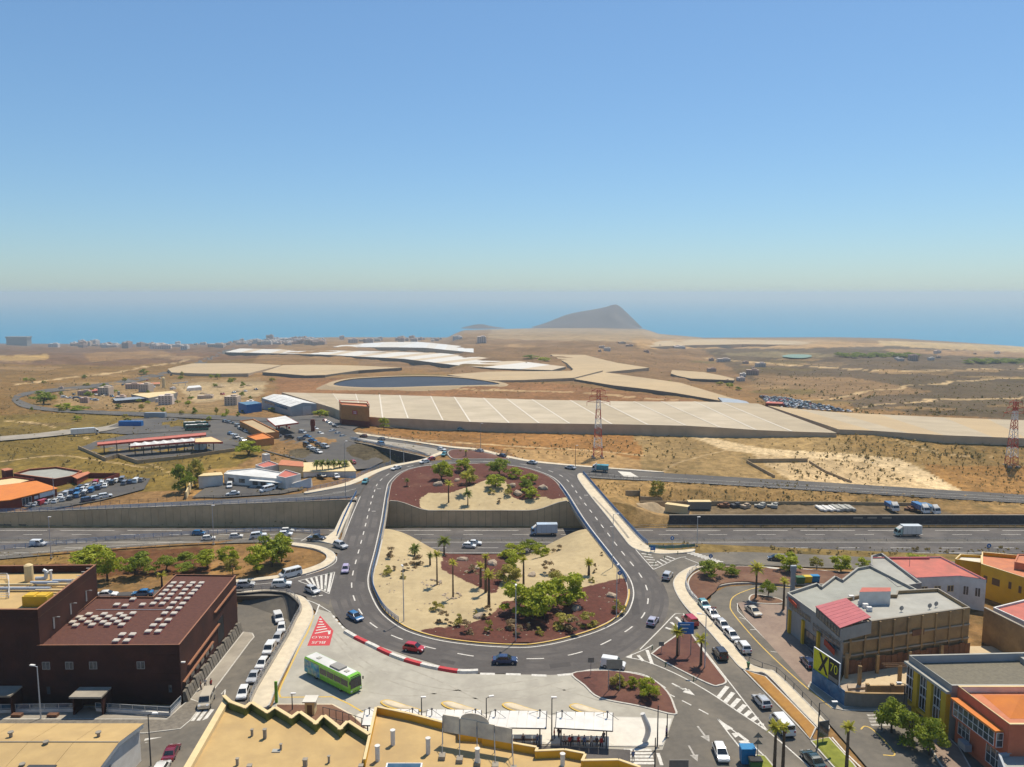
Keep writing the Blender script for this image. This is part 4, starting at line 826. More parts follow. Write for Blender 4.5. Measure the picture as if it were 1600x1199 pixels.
railing([tuple(W(*p)) for p in crv([(481, 768.5), (520, 760), (545, 753), (562, 745), (580, 736.5), (610, 727)], 5)], 1.3, 'blue grey fence curving past the palms of the white villa', mt='blue_steel', sp=2.4, rails=4, base=.13)
railing([tuple(W(*p)) for p in crv([(547, 687), (600, 698.5), (650, 709.5), (668, 714)], 5)], 1.3, 'pale blue railing along the raised loop road above the dark wall', mt='pale_steel', sp=1.6, rails=3, slant=True, base=.1)
def wallpath(name, label, path, bot, top, mt, cat='wall', thick=.4, coping='concrete'):
    root = empty(name, path[0]); tag(root, label, cat); A = path; B = offset(path, thick); mb = MB(); n = len(A)
    lo = [bot(p) for p in A]; hi = [top(p) for p in A]
    mb.v += [(p[0], p[1], l) for p, l in zip(A, lo)]+[(p[0], p[1], h) for p, h in zip(A, hi)]+[(p[0], p[1], h) for p, h in zip(B, hi)]+[(p[0], p[1], l) for p, l in zip(B, lo)]
    for k in range(n-1): mb.f += [[k, k+1, n+k+1, n+k], [n+k, n+k+1, 2*n+k+1, 2*n+k], [2*n+k, 2*n+k+1, 3*n+k+1, 3*n+k]]; mb.m += [0]*3
    mb.f += [[0, n, 2*n, 3*n], [n-1, 4*n-1, 3*n-1, 2*n-1]]; mb.m += [0, 0]
    mb.build('wall_body', mt, root)
    if coping:
        c = MB(); A2 = offset(path, -.06); B2 = offset(path, thick+.06)
        for k in range(n-1): c.add([(A2[k][0], A2[k][1], hi[k]+.003), (A2[k+1][0], A2[k+1][1], hi[k+1]+.003), (B2[k+1][0], B2[k+1][1], hi[k+1]+.003), (B2[k][0], B2[k][1], hi[k]+.003), (A2[k][0], A2[k][1], hi[k]+.15), (A2[k+1][0], A2[k+1][1], hi[k+1]+.15), (B2[k+1][0], B2[k+1][1], hi[k+1]+.15), (B2[k][0], B2[k][1], hi[k]+.15)], [(4, 5, 6, 7), (0, 1, 5, 4), (3, 7, 6, 2)])
        c.build('coping', coping, root)
    return root
wallpath('retaining_wall', 'dark basalt wall between the motorway and the gravel yard', [(x, 241.0, 0) for x in xs_(50, 168, 20)], lambda p: MZ-.5, lambda p: -4.2, 'basalt')
wallpath('retaining_wall', 'curved dark basalt wall below the pavement at the sunken street', crv([(v.x, v.y, 0) for v in WP([(300, 931), (380, 928), (411, 925.5), (436, 926.5), (450, 929.5), (465.5, 943), (468.5, 954), (459.5, 971), (450.5, 990), (426, 1031), (399.5, 1075), (387, 1101)])], 5), lambda p: gz(p[0], p[1])-6, lambda p: .1, 'basalt')
wallpath('retaining_wall', 'dark wall under the curving raised loop road', crv([(v.x, v.y, 0) for v in WP([(545, 689.5), (575, 695), (600, 700.5), (650, 711.5), (669, 716.5)])], 5), lambda p: -8, lambda p: .05, 'basalt')
wallpath('retaining_wall', 'wall below the pavement at the parking pit', crv([(v.x, v.y, 0) for v in WP([(669, 716.5), (640, 722.5), (610, 727), (580, 736.5), (557, 747)])], 5), lambda p: -8, lambda p: .0, 'concrete', coping=None)
for nm, lab, pts, h in (('field_wall', 'low beige block wall of the ruined yard beside the dirt track', [(1166, 722), (1210, 746)], .8), ('field_wall', 'long back wall of the ruined yard', [(1168, 722), (1262, 721)], 1.2), ('field_wall', 'broken rubble wall of the ruined yard running towards the slip road', [(1264, 722), (1290, 738), (1330, 754)], .6),
                        ('yard_wall', 'pale kerb wall around the fenced asphalt yard with shelters', [(122, 701), (165, 720), (185, 714), (215, 724), (290, 716), (380, 703)], 1.2), ('yard_wall', 'low stone wall at the end of the gravel yard', [(1440, 790), (1512, 814)], 1.0), ('yard_wall', 'long low wall behind the parked trucks', [(1000, 787), (1150, 787), (1300, 787.5), (1440, 790)], .8), ('yard_wall', 'stepped block wall beside the dirt heap', [(978, 773), (1000, 773), (1000, 782), (1035, 784)], 1.4)):
    wallpath(nm, lab, [tuple(G(*p)) for p in pts], lambda p: gz(p[0], p[1])-1.5, lambda p, h=h: gz(p[0], p[1])+h, 'dirt_pile', thick=.3, coping=None)
# ------------------------------------------------------------------ vehicles
def bev(mb, name, mats, off=.08, seg=2, smooth=True):
    me = mb.mesh(name, mats); b = bmesh.new(); b.from_mesh(me); bmesh.ops.remove_doubles(b, verts=b.verts, dist=.0005)
    bmesh.ops.recalc_face_normals(b, faces=b.faces)
    bmesh.ops.bevel(b, geom=[e for e in b.edges if e.calc_face_angle(0) > .35], offset=off, segments=seg, affect='EDGES', clamp_overlap=True)
    b.to_mesh(me); b.free()
    if smooth: me.polygons.foreach_set('use_smooth', [True]*len(me.polygons)); me.set_sharp_from_angle(angle=R(38))
    return me
CARS = {  # L, W, H, belt, hood, a0, a1, a2, a3, wheel radius
    'hatchback': (4.0, 1.76, 1.50, .93, .88, -1.93, -1.45, .30, 1.15, .31), 'sedan': (4.5, 1.80, 1.45, .93, .86, -1.75, -.95, .35, 1.25, .32),
    'suv': (4.45, 1.86, 1.72, 1.04, 1.0, -2.15, -1.80, .45, 1.15, .36), 'van': (4.35, 1.84, 1.86, 1.08, 1.02, -2.12, -2.02, .70, 1.35, .32),
    'minibus': (5.2, 1.98, 2.05, 1.22, 1.12, -2.53, -2.42, 1.45, 2.15, .34), 'pickup': (5.1, 1.86, 1.78, 1.05, 1.05, -.85, -.60, .55, 1.25, .37), 'jeep': (4.1, 1.80, 1.85, 1.08, 1.05, -1.98, -1.85, .45, .85, .38)}
CM = {}
def car_meshes(k):
    if k in CM: return CM[k]
    L_, Wd, H, belt, hood, a0, a1, a2, a3, wr = CARS[k]; h = L_/2; w = Wd/2; zc = .26
    prof = [(-h+.02, .45), (-h+.10, zc), (h-.12, zc), (h-.01, .48), (h-.04, hood-.22), (h-.22, hood-.08), (a3, hood), (a3-.02, belt), (a0+.0, belt), (-h+.04, belt-.03)]
    if k == 'sedan': prof = prof[:8]+[(a0, belt), (-h+.12, belt-.02), (-h+.02, belt-.16)]
    if k == 'pickup': prof = prof[:8]+[(a0, belt), (-h+.02, belt)]
    b = MB(); n = len(prof)
    b.add([(x, -w+(.10 if z < .4 else .02 if z < .8 else .06), z) for x, z in prof]+[(x, w-(.10 if z < .4 else .02 if z < .8 else .06), z) for x, z in prof], [tuple(range(n)), tuple(range(2*n-1, n-1, -1))]+[(i, n+i, n+(i+1) % n, (i+1) % n) for i in range(n)])
    wb, wt = w-.07, w-.24 if k not in ('van', 'minibus', 'jeep') else w-.14
    cab = [(a0, -wb, belt-.04), (a3, -wb, belt-.04), (a3, wb, belt-.04), (a0, wb, belt-.04), (a1, -wt, H), (a2, -wt, H), (a2, wt, H), (a1, wt, H)]
    lo = bev(b, 'body', 'car_paint', .09, 2); c = MB().add(cab, [(0, 1, 5, 4), (1, 2, 6, 5), (2, 3, 7, 6), (3, 0, 4, 7), (4, 5, 6, 7)]); up = bev(c, 'cab', 'car_paint', .09, 2)
    bm_ = bmesh.new(); bm_.from_mesh(lo); bm_.from_mesh(up); bm_.to_mesh(lo); bm_.free(); lo.polygons.foreach_set('use_smooth', [True]*len(lo.polygons)); lo.set_sharp_from_angle(angle=R(38)); bpy.data.meshes.remove(up)
    lo.materials.append(M['black'])
    for f in lo.polygons:
        if f.center.z < .37: f.material_index = 1
    C = [Vector(v) for v in cab]
    def pane(i, j, kk, l, u0, u1, v0, v1, out):
        f = lambda u, v: (C[i]*(1-u)+C[j]*u)*(1-v)+(C[l]*(1-u)+C[kk]*u)*v
        return [tuple(f(u, v)+Vector(out)) for u, v in ((u0, v0), (u1, v0), (u1, v1), (u0, v1))]
    side = MB()
    cuts = [(.06, .50), (.53, .93)] if k in ('hatchback', 'sedan', 'suv', 'jeep') else [(.58, .95)] if k == 'van' else [(.05, .35), (.37, .66), (.69, .95)] if k == 'minibus' else [(.1, .9)]
    sm = []
    for i, j, kk, l, o in ((0, 1, 5, 4, (0, -.025, .008)), (3, 2, 6, 7, (0, .025, .008))):
        s = MB()
        for u0, u1 in cuts: s.add(pane(i, j, kk, l, u0, u1, .16, .86, o), [(0, 1, 2, 3)])
        sm.append(s.mesh('side_window', 'glass'))
    front = MB().add(pane(1, 2, 6, 5, .06, .94, .12, .92, (.025, 0, .012)), [(0, 1, 2, 3)]).mesh('windscreen', 'glass')
    rear = MB().add(pane(3, 0, 4, 7, .08, .92, .22 if k != 'van' else .35, .88, (-.025, 0, .012)), [(0, 1, 2, 3)]).mesh('rear_window', 'glass')
    wh = MB().tube((0, -.11, 0), (0, .11, 0), wr, n=14); wh = wh.mesh('wheel', 'tyre'); rim = MB().tube((0, -.125, 0), (0, .125, 0), wr*.62, n=10).mesh('rim', 'rim')
    hl = MB().add([(h-.10, -.22, hood-.28), (h-.10, .22, hood-.28), (h-.20, .22, hood-.10), (h-.20, -.22, hood-.10), (h+.0, -.2, hood-.28), (h+.0, .16, hood-.28), (h-.16, .16, hood-.09), (h-.16, -.2, hood-.09)], [(4, 5, 6, 7), (0, 4, 7, 3), (1, 2, 6, 5), (3, 7, 6, 2), (0, 1, 5, 4)]).mesh('headlight', 'lamp_lens')
    tl = MB().box((-h+.03, 0, belt-.34), (.08, .22, .30)).mesh('tail_light', 'tail_lens')
    CM[k] = (lo, sm, front, rear, wh, rim, hl, tl, CARS[k]); return CM[k]
CW = (.72, .72, .70); CS = (.46, .47, .48); CB = (.03, .03, .035); CR = (.42, .02, .03); CBL = (.02, .14, .32); CDB = (.02, .04, .11); CG = (.20, .20, .21); CT = (.10, .30, .34); CLB = (.30, .45, .55); CBE = (.50, .44, .34)
def car(k, px, front, color, label, group=None, full=True, at=None, rz=None, up=.02, parts=2, flatz=False):
    lo, sm, fr, re, wh, rim, hl, tl, P = car_meshes(k); L_, Wd = P[0], P[1]; wr = P[9]
    p = at or (W(px[0], px[1], 0) if flatz else G(*px)); p = Vector(p)
    if rz is None:
        q = W(front[0], front[1], p.z); rz = math.atan2(q.y-p.y, q.x-p.x)
    names = {'hatchback': 'hatchback_car', 'sedan': 'sedan_car', 'suv': 'suv_car', 'van': 'delivery_van', 'minibus': 'minibus', 'pickup': 'pickup_truck', 'jeep': 'off_road_car'}
    r = empty(names[k], (p.x, p.y, p.z+up), rz); tag(r, label, {'van': 'van', 'minibus': 'van', 'pickup': 'pickup'}.get(k, 'car'), group)
    if not flatz:
        dx, dy = math.cos(rz), math.sin(rz); r.rotation_euler = (0, -math.atan2(gz(p.x+dx*2, p.y+dy*2)-gz(p.x-dx*2, p.y-dy*2), 4), rz)
        if abs(r.rotation_euler[1]) > .2: r.rotation_euler = (0, 0, rz)
    link('body', lo, r, color=color); link('windscreen', fr, r); link('rear_window', re, r)
    for s in sm: link('side_window', s, r)
    if parts >= 1:
        wx = L_*.31
        for sx in (-1, 1):
            for sy in (-1, 1):
                w_ = link('wheel', wh, r, (sx*wx, sy*(Wd/2-.10), wr))
                if parts >= 2: link('rim', rim, w_)
    if parts >= 2:
        for sy in (-1, 1): link('headlight', hl, r, (0, sy*(Wd/2-.36), 0)); link('tail_light', tl, r, (0, sy*(Wd/2-.26), 0))
    return r
V_ = [
 ('hatchback', (540, 893), (537, 905), (.42, .36, .52), 'small lavender and white car coming down the roundabout past the hatched wedge'),
 ('hatchback', (555, 968), (572, 977), CBL, 'bright blue hatchback rounding the bend above the red and white barrier'),
 ('hatchback', (647, 1017), (672, 1021), CR, 'red hatchback on the ring road beside the striped barrier'),
 ('sedan', (789, 1036), (815, 1036), CDB, 'dark navy sedan on the ring road nearest the plaza'),
 ('van', (958, 1043), (985, 1047), CW, 'small white van passing the corner of the plaza island'),
 ('hatchback', (1020, 975), (1030, 961), (.42, .40, .50), 'pale lilac hatchback driving away beside the red planted islands'),
 ('suv', (1043, 904), (1051, 893), CS, 'silver suv leaving the roundabout towards the zebra crossing'),
 ('hatchback', (935, 795), (928, 784), CLB, 'pale blue car alone on the bridge above the truck'),
 ('suv', (532, 856), (544, 860), CS, 'silver suv about to enter the roundabout from the near slip road'),
 ('pickup', (495, 845), (514, 847), CB, 'black pickup waiting on the slip road with a red load'),
 ('hatchback', (446, 838), (465, 838), CW, 'white car right behind the black pickup'),
 ('suv', (404, 840.5), (425, 839), CW, 'white suv queueing on the slip road above the round green tree'),
 ('hatchback', (369, 841), (385, 840), CW, 'white hatchback queueing on the slip road, third behind the pickup'),
 ('hatchback', (326, 844), (345, 842.5), CW, 'white hatchback last in the slip road queue'),
 ('hatchback', (488, 926), (502, 932), CS, 'silver hatchback at the tip of the hatched wedge'),
 ('suv', (440, 917), (460, 916), CW, 'white suv on the side road above the curved pavement'),
 ('minibus', (454, 901), (430, 907), CW, 'white minibus with dark windows turning off beside the green tree'),
 ('hatchback', (384, 917), (400, 916), CS, 'silver hatchback behind the white suv on the side road'),
 ('suv', (386, 958), (405, 962), CB, 'black suv parked below the curved dark wall'),
 ('van', (435, 971), (441, 985), CW, 'white van heading the parked row in the sunken street'),
 ('hatchback', (440, 986), (439, 996), CW, 'white hatchback just behind the parked van in the sunken street'),
 ('hatchback', (434, 1002), (427, 1014), CS, 'silver hatchback third in the sunken street row'),
 ('van', (421, 1020), (413, 1034), CW, 'white box shaped van in the middle of the sunken street row'),
 ('hatchback', (410, 1042), (401, 1056), CW, 'white hatchback below the box shaped van in the sunken street row'),
 ('sedan', (397, 1062), (388, 1078), CS, 'grey silver sedan second to last in the sunken street row'),
 ('hatchback', (380, 1088), (375, 1102), CW, 'white car at the near end of the sunken street row beside the zigzag roof'),
 ('minibus', (323, 1100), (317, 1115), CBE, 'beige minibus driving down beside the dark brown building'),
 ('sedan', (268, 1182), (278, 1160), (.16, .01, .03), 'dark crimson sedan at the zebra crossing by the beige warehouse'),
 ('hatchback', (252, 1208), (262, 1190), CW, 'white and blue car cut by the lower edge behind the crimson sedan'),
 ('sedan', (167, 933), (185, 932), CW, 'white sedan behind the skylight roof'), ('sedan', (223, 931), (205, 932), CBL, 'blue sedan behind the skylight roof near a small palm'),
 ('van', (1078, 975), (1068, 966), CR, 'red van half hidden by the blue road sign'),
 ('jeep', (1125, 1027), (1115, 1014), CB, 'black off road car with a spare wheel driving away past the palms'),
 ('hatchback', (1190, 1101), (1178, 1088), CS, 'silver hatchback driving beside the ochre gravel strip'),
 ('minibus', (1222, 1140), (1212, 1128), CW, 'white minibus behind the twin palms beside the ochre strip'),
 ('sedan', (1270, 1193), (1258, 1180), (.012, .04, .045), 'dark green sedan beside the lawn at the lower edge'),
 ('hatchback', (1126, 1182), (1133, 1199), CW, 'white car coming towards the blue recycling bins'),
 ('hatchback', (1100, 949), (1108, 958), CT, 'dark teal car at the head of the row under the curved pavement'),
 ('sedan', (1113, 963), (1121, 972), CW, 'white car behind the red triangle sign in the parking street row'),
 ('hatchback', (1129, 981), (1137, 989), CS, 'pale silver car in the middle of the parking street row'),
 ('hatchback', (1143, 997), (1151, 1005), CS, 'grey silver hatchback with blue shade in the parking street row'),
 ('suv', (1161, 1016), (1153, 1006), CW, 'white suv with a rear spare wheel at the near end of the parking street row'),
 ('sedan', (1177, 959), (1186, 966), CBE, 'beige sedan parked alone on the brick paving'),
 ('hatchback', (1263, 1040), (1252, 1028), CDB, 'dark blue hatchback parked by the billboard'),
 ('hatchback', (733, 856), (755, 857), CW, 'white car on the near carriageway left of its neighbour'), ('sedan', (741, 851.5), (765, 852), CW, 'white sedan overtaking on the near carriageway'),
 ('van', (60, 853), (85, 853), CW, 'pale van on the motorway at the edge of the picture'), ('hatchback', (311, 836), (330, 836), CBL, 'blue car half hidden behind the slip road fence'), ('hatchback', (449, 832), (470, 831), CW, 'white car on the motorway just beyond the slip road queue'),
 ('hatchback', (1212, 876), (1190, 875), CB, 'black car on the slip road behind the small round trees'),
]
for v in V_: car(*v)
U_ = [
 ('hatchback', (571, 755), (562, 763), CT, 'teal silver car turning off towards the ribbed wall'), ('sedan', (619, 734), (608, 737), CW, 'white sedan on the far bend beside the cinder bed'),
 ('hatchback', (663, 724), (652, 726), CW, 'white car beside the red one on the far bend'), ('hatchback', (673, 720), (664, 722), CR, 'red car entering the far bend'),
 ('hatchback', (694, 712), (690, 715), CT, 'turquoise car on the loop road'), ('hatchback', (690, 704.5), (700, 706), CW, 'white car at the loop road railing'),
 ('hatchback', (749, 707), (738, 705), CS, 'silver car on the far road above the cinder triangle'), ('hatchback', (784, 714.5), (772, 712), CDB, 'navy car on the far road'), ('sedan', (831, 725), (818, 723), CS, 'silver sedan entering the roundabout by the pylon side'),
 ('sedan', (891, 733), (878, 731), CS, 'silver sedan waiting at the upper slip road'), ('van', (594, 696), (584, 694), CBL, 'blue van on the raised loop road'), ('hatchback', (596, 688), (585, 686), CG, 'grey car next to the blue van on the far lane'), ('hatchback', (568, 683.5), (558, 682), (.22, .08, .06), 'brown red car far up the loop road'), ('hatchback', (556, 689), (566, 690), CG, 'dark grey car at the start of the raised loop road'),
 ('hatchback', (551, 724), (545, 721), CR, 'red car parked alone beside the villa garden wall'),
 ('hatchback', (720, 673), (730, 673), CT, 'turquoise car on the track in front of the greenhouse'), ('hatchback', (815, 675.5), (825, 676), CR, 'dark red car on the track in front of the greenhouse'),
 ('minibus', (418, 768), (400, 772), CW, 'white minibus parked in front of the villa'), ('minibus', (425, 764), (407, 768), CLB, 'blue and white van behind the villa minibus'), ('van', (359, 762), (357, 770), CW, 'white van parked by the villa side wall'), ('sedan', (364, 774), (350, 775), CW, 'white car along the fence below the villa'),
 ('sedan', (503, 746), (497, 744), CB, 'dark car under the villa palms'), ('hatchback', (526, 747), (530, 751), CW, 'white car under the villa palms'),
]
for v in U_: car(*v, parts=1)
# petrol station forecourt cars and other small parked groups
def lot(rows, label, cat_group, kinds=('hatchback', 'sedan', 'suv', 'van'), parts=1, cols=None, seed=1):
    """Rows of parked cars; each label gives colour, kind, place in its row and the row."""
    rn = random.Random(seed); cols = cols or [CW, CW, CW, CS, CS, CG, CB, CDB, CR, CBL]
    cn = {CW: 'white', CS: 'silver', CG: 'grey', CB: 'black', CDB: 'navy', CR: 'red', CBL: 'blue'}; order = sorted(range(len(rows)), key=lambda i: -(rows[i][1]+rows[i][3]))
    for ri, (x0, y0, x1, y1, n, hx, hy) in enumerate(rows):
        rw = order.index(ri)
        for k in range(n):
            t = k/max(1, n-1); x = x0+(x1-x0)*t+rn.uniform(-.6, .6); y = y0+(y1-y0)*t+rn.uniform(-.3, .3); c = rn.choice(cols); kd = rn.choice(kinds)
            car(kd, (x, y), (x+hx*rn.uniform(.8, 1.2), y+hy*rn.uniform(.8, 1.2)), c, '%s %s %s, %s from left in the %s row' % (cn[c], kd, label, ORD[k], ORD[rw]), cat_group, parts=parts)
lot([(372, 668, 384, 676, 4, 6, 2), (434, 683, 470, 688, 3, 8, -1), (473, 678, 488, 690, 3, 6, 1)], 'by the orange petrol shop', 'cars at the petrol station', seed=3)
lot([(480, 698, 497, 708, 4, 8, 2), (498, 696, 508, 700, 2, 6, 1)], 'on the asphalt by the dark wall', 'cars on the open asphalt', seed=4)
lot([(508, 659, 525, 668, 4, 7, 2), (492, 672, 500, 679, 2, 6, 1), (520, 675, 536, 684, 3, 7, -2)], 'near the tan box building', 'cars by the brown building', seed=5)
lot([(352, 661, 366, 664, 3, 5, 1), (360, 680, 388, 694, 4, 6, 2)], 'at the far forecourt corner', 'cars at the forecourt corner', seed=6)
lot([(88, 786, 132, 775, 5, 5, -4), (96, 778, 130, 767, 5, 5, -4), (112, 781, 176, 757, 7, 5, -4), (126, 765, 160, 758, 4, 5, -4), (150, 757, 192, 752, 5, 5, -4), (137, 784, 165, 778, 3, 8, -1), (50, 792, 78, 787, 4, 6, -2), (196, 757, 222, 753, 4, 5, -3)], 'by the orange workshop', 'cars in the workshop lot', seed=7)

def wheelset(root, xs, w, r=.48):
    me = CM.setdefault('bigwheel', MB().tube((0, -.15, 0), (0, .15, 0), 1, n=14).mesh('wheel', 'tyre')); rm = CM.setdefault('bigrim', MB().tube((0, -.16, 0), (0, .16, 0), .55, n=10).mesh('rim', 'rim'))
    for x in xs:
        for s in (-1, 1):
            o = link('wheel', me, root, (x, s*(w/2-.17), r), sc=(r, 1, r)); link('rim', rm, o)
def place(name, px, front, label, cat, up=.02, group=None):
    p = G(*px); q = W(front[0], front[1], p.z); r = empty(name, (p.x, p.y, p.z+up), math.atan2(q.y-p.y, q.x-p.x)); tag(r, label, cat, group); return r
def part(root, name, mb, mt, smooth=False, bv=0):
    me = bev(mb, name, mt, bv, 2) if bv else mb.mesh(name, mt); return link(name, me, root)
def box_truck(px, front, label, L_=8.0, H=3.6, cabcol=CW, boxcol=CW, boxw=2.4):
    r = place('box_truck', px, front, label, 'truck'); h = L_/2
    o = part(r, 'cargo_box', MB().box((-.9, 0, .95), (L_-1.9, boxw, H-.95)), 'car_paint'); o.color = (*boxcol, 1)
    for y in (-boxw/2-.012, boxw/2+.012):
        s = MB()
        for k in range(5): s.box((-h+.6+k*(L_-2.4)/4, y, 1.0), (.05, .02, H-1.1))
        link('box_seam', s.mesh('box_seam', 'grey_steel'), o)
    c = MB().add([(h-1.75, -1.1, .5), (h-.02, -1.1, .5), (h, -1.1, 1.35), (h-.35, -1.05, 2.35), (h-1.75, -1.05, 2.45), (h-1.75, 1.1, .5), (h-.02, 1.1, .5), (h, 1.1, 1.35), (h-.35, 1.05, 2.35), (h-1.75, 1.05, 2.45)], [(0, 1, 2, 3, 4), (9, 8, 7, 6, 5), (1, 6, 7, 2), (2, 7, 8, 3), (3, 8, 9, 4), (4, 9, 5, 0), (0, 5, 6, 1)])
    o = part(r, 'cab', c, 'car_paint', bv=.08); o.color = (*cabcol, 1)
    part(r, 'wind_deflector', MB().add([(h-1.7, -.95, 2.45), (h-.7, -.95, 2.45), (h-1.7, -.95, 3.2), (h-1.7, .95, 2.45), (h-.7, .95, 2.45), (h-1.7, .95, 3.2)], [(0, 1, 2), (5, 4, 3), (1, 4, 5, 2), (0, 2, 5, 3)]), 'white_wall')
    part(r, 'windscreen', MB().add([(h+.0, -.95, 1.45), (h+.0, .95, 1.45), (h-.32, .9, 2.28), (h-.32, -.9, 2.28)], [(0, 1, 2, 3)]), 'glass')
    for s in (-1, 1):
        part(r, 'side_window', MB().add([(h-1.1, s*1.12, 1.4), (h-.15, s*1.12, 1.4), (h-.42, s*1.085, 2.2), (h-1.1, s*1.085, 2.2)], [(0, 1, 2, 3)]), 'glass'); part(r, 'headlight', MB().box((h-.02, s*.85, .62), (.08, .35, .22)), 'lamp_lens')
    part(r, 'chassis', MB().box((-.3, 0, .55), (L_-.9, 1.0, .38)), 'dark_steel'); wheelset(r, (h-1.1, -h+1.5), 2.3); return r
box_truck((850, 836), (800, 836.5), 'white box truck about to pass under the bridge, wind deflector above its cab', 8.2, boxcol=(.50, .58, .66), cabcol=(.25, .38, .55))
box_truck((1418, 838), (1370, 838), 'pale box truck with green cab on the open motorway', 7.6, 3.5, cabcol=(.35, .5, .46), boxcol=(.66, .66, .62))
box_truck((938, 737), (920, 736), 'small truck with a turquoise load on the upper slip road', 6.2, 2.6, cabcol=(.6, .58, .55), boxcol=(.03, .25, .28))
box_truck((1393, 797), (1398, 800), 'blue and white flatbed truck parked in the gravel yard', 6.5, 2.2, cabcol=CW, boxcol=(.03, .10, .25), boxw=2.2)
box_truck((1438, 800), (1447, 804), 'blue tipper truck parked at the end of the gravel yard', 7, 2.6, cabcol=CW, boxcol=(.03, .12, .28), boxw=2.2)
box_truck((1453, 801), (1461, 804), 'tipper truck with a pale cab next to the end of the gravel yard wall', 7, 2.4, cabcol=CW, boxcol=(.10, .16, .22), boxw=2.2)
box_truck((133, 680), (160, 678), 'white articulated trailer truck on the dirt road in the green field', 12, 3.4)
def bus(px, front, label, L_=12.4, body=(.20, .52, .02), two=True, name='city_bus', small=False):
    r = place(name, px, front, label, 'bus'); h = L_/2; w = 1.27; H = 3.15
    c = MB().add([(-h, -w, .35), (h-.12, -w, .35), (h, -w, .6), (h-.12, -w, H-.35), (h-.42, -w, H), (-h+.1, -w, H), (-h, -w, H-.3), (-h, w, .35), (h-.12, w, .35), (h, w, .6), (h-.12, w, H-.35), (h-.42, w, H), (-h+.1, w, H), (-h, w, H-.3)], [tuple(range(7)), tuple(range(13, 6, -1))]+[(i, 7+i, 7+(i+1) % 7, (i+1) % 7) for i in range(7)])
    o = part(r, 'body', c, 'car_paint', bv=.10); o.color = (*body, 1)
    part(r, 'roof', MB().box((-.35, 0, H-.02), (L_-1.3, 2.2, .06)), 'white_roof', bv=.02)
    part(r, 'air_conditioner', MB().box((1.6, 0, H+.03), (2.6, 1.7, .28)), 'grey_wall', bv=.05)
    for x in (-3.6, 3.9): part(r, 'roof_hatch', MB().box((x, 0, H+.035), (.8, .8, .09)), 'pale_grey_roof', bv=.03)
    part(r, 'windscreen', MB().add([(h+.012, -1.12, 1.15), (h+.012, 1.12, 1.15), (h-.10, 1.12, H-.45), (h-.10, -1.12, H-.45)], [(0, 1, 2, 3)]), 'glass')
    part(r, 'destination_board', MB().add([(h-.105, -1.0, H-.40), (h-.105, 1.0, H-.40), (h-.33, .95, H-.08), (h-.33, -.95, H-.08)], [(0, 1, 2, 3)]), 'black')
    for s in (-1, 1):
        for k in range(6):
            if two and s == -1 and k < 2: continue
            x = -h+.6+k*1.9; part(r, 'side_window', MB().box((x+.85, s*(w+.006), 1.45), (1.78, .03, 1.05)), 'glass')
        part(r, 'headlight', MB().box((h-.03, s*.95, .62), (.08, .36, .24)), 'lamp_lens'); part(r, 'mirror', MB().box((h+.12, s*1.38, 2.1), (.18, .2, .5)), 'black', bv=.04); part(r, 'tail_light', MB().box((-h+.0, s*1.0, .8), (.05, .3, .35)), 'tail_lens')
    part(r, 'bumper', MB().box((h-.06, 0, .38), (.2, 2.4, .3)), 'green_steel', bv=.05)
    if two:
        ad = part(r, 'advert_panel', MB().add([(-h-.012+.02, -w-.02, .5), (-h+4.4, -w-.02, .5), (-h+4.1, -w-.02, H-.4), (-h+.02, -w-.02, H-.4)], [(0, 1, 2, 3)]), 'advert'); ad['label'] = 'blue and turquoise advert on the rear flank'
        part(r, 'rear_panel', MB().add([(-h-.015, -w+.08, .6), (-h-.015, w-.08, .6), (-h-.015, w-.08, H-.4), (-h-.015, -w+.08, H-.4)], [(0, 1, 2, 3)]), 'advert')
        for s in (-1,): part(r, 'door', MB().box((h-1.2, w+.005, .45), (1.1, .03, 2.2)), 'glass')
    wheelset(r, (h-2.7, -h+3.2), 2.5, .5); return r
mat('advert', (.02, .16, .34), .4, (.05, .38, .44), .7, mixlo=.42, mixhi=.58, c3=(.5, .52, .3), sc3=.8)
bus((520, 1066), (558, 1085), 'long lime green city bus with a white roof on the concrete plaza')
bus((308, 673), (330, 672), 'dark green coach with a pale roof behind the long shelters', 11, (.02, .12, .08), False, 'coach'); bus((305, 668.5), (330, 667.5), 'green coach standing behind the other coach', 11, (.03, .14, .10), False, 'coach')
# ------------------------------------------------------------------ vegetation
def mper(p):  # metres per photo pixel at a world point
    return (p.y*math.cos(PITCH)-(p.z-CAMH)*math.sin(PITCH))/FPX
def leafcloud(seed, clumps, n, size, flat=.7, low=.0):
    """Leaf-sized faces spread through a crown of the unit box (1 wide, 1 high)."""
    rn = np.random.default_rng(seed); V = []; F = []
    cs = []
    for k in range(clumps):
        a = rn.uniform(0, 2*math.pi); rr = .36*math.sqrt(rn.uniform(0, 1)); z = rn.uniform(.30+low, .80)
        cs.append((rr*math.cos(a), rr*math.sin(a), z-.25*(rr/.33)**2*.6, rn.uniform(.09, .19)))
    for k in range(n):
        c = cs[int(rn.integers(clumps))]; d = rn.normal(size=3); d /= np.linalg.norm(d)
        if d[2] < -.35: d[2] *= -.5
        rad = c[3]*(rn.uniform(.55, 1.12)); p = np.array(c[:3])+d*rad*np.array([1, 1, .8])
        nn = d+rn.normal(size=3)*.55; nn /= np.linalg.norm(nn); u = np.cross(nn, rn.normal(size=3)); u /= np.linalg.norm(u); v = np.cross(nn, u)
        s = size*rn.uniform(.6, 1.3); q = size*rn.uniform(.4, .8); o = len(V)
        V += [p-u*s*.5, p+v*q*.5, p+u*s*.5, p-v*q*.5]; F.append((o, o+1, o+2, o+3))
    me = MB(); me.v = [tuple(x) for x in V]; me.f = [list(f) for f in F]; me.m = [0]*len(F); return me, cs
TREES = {}
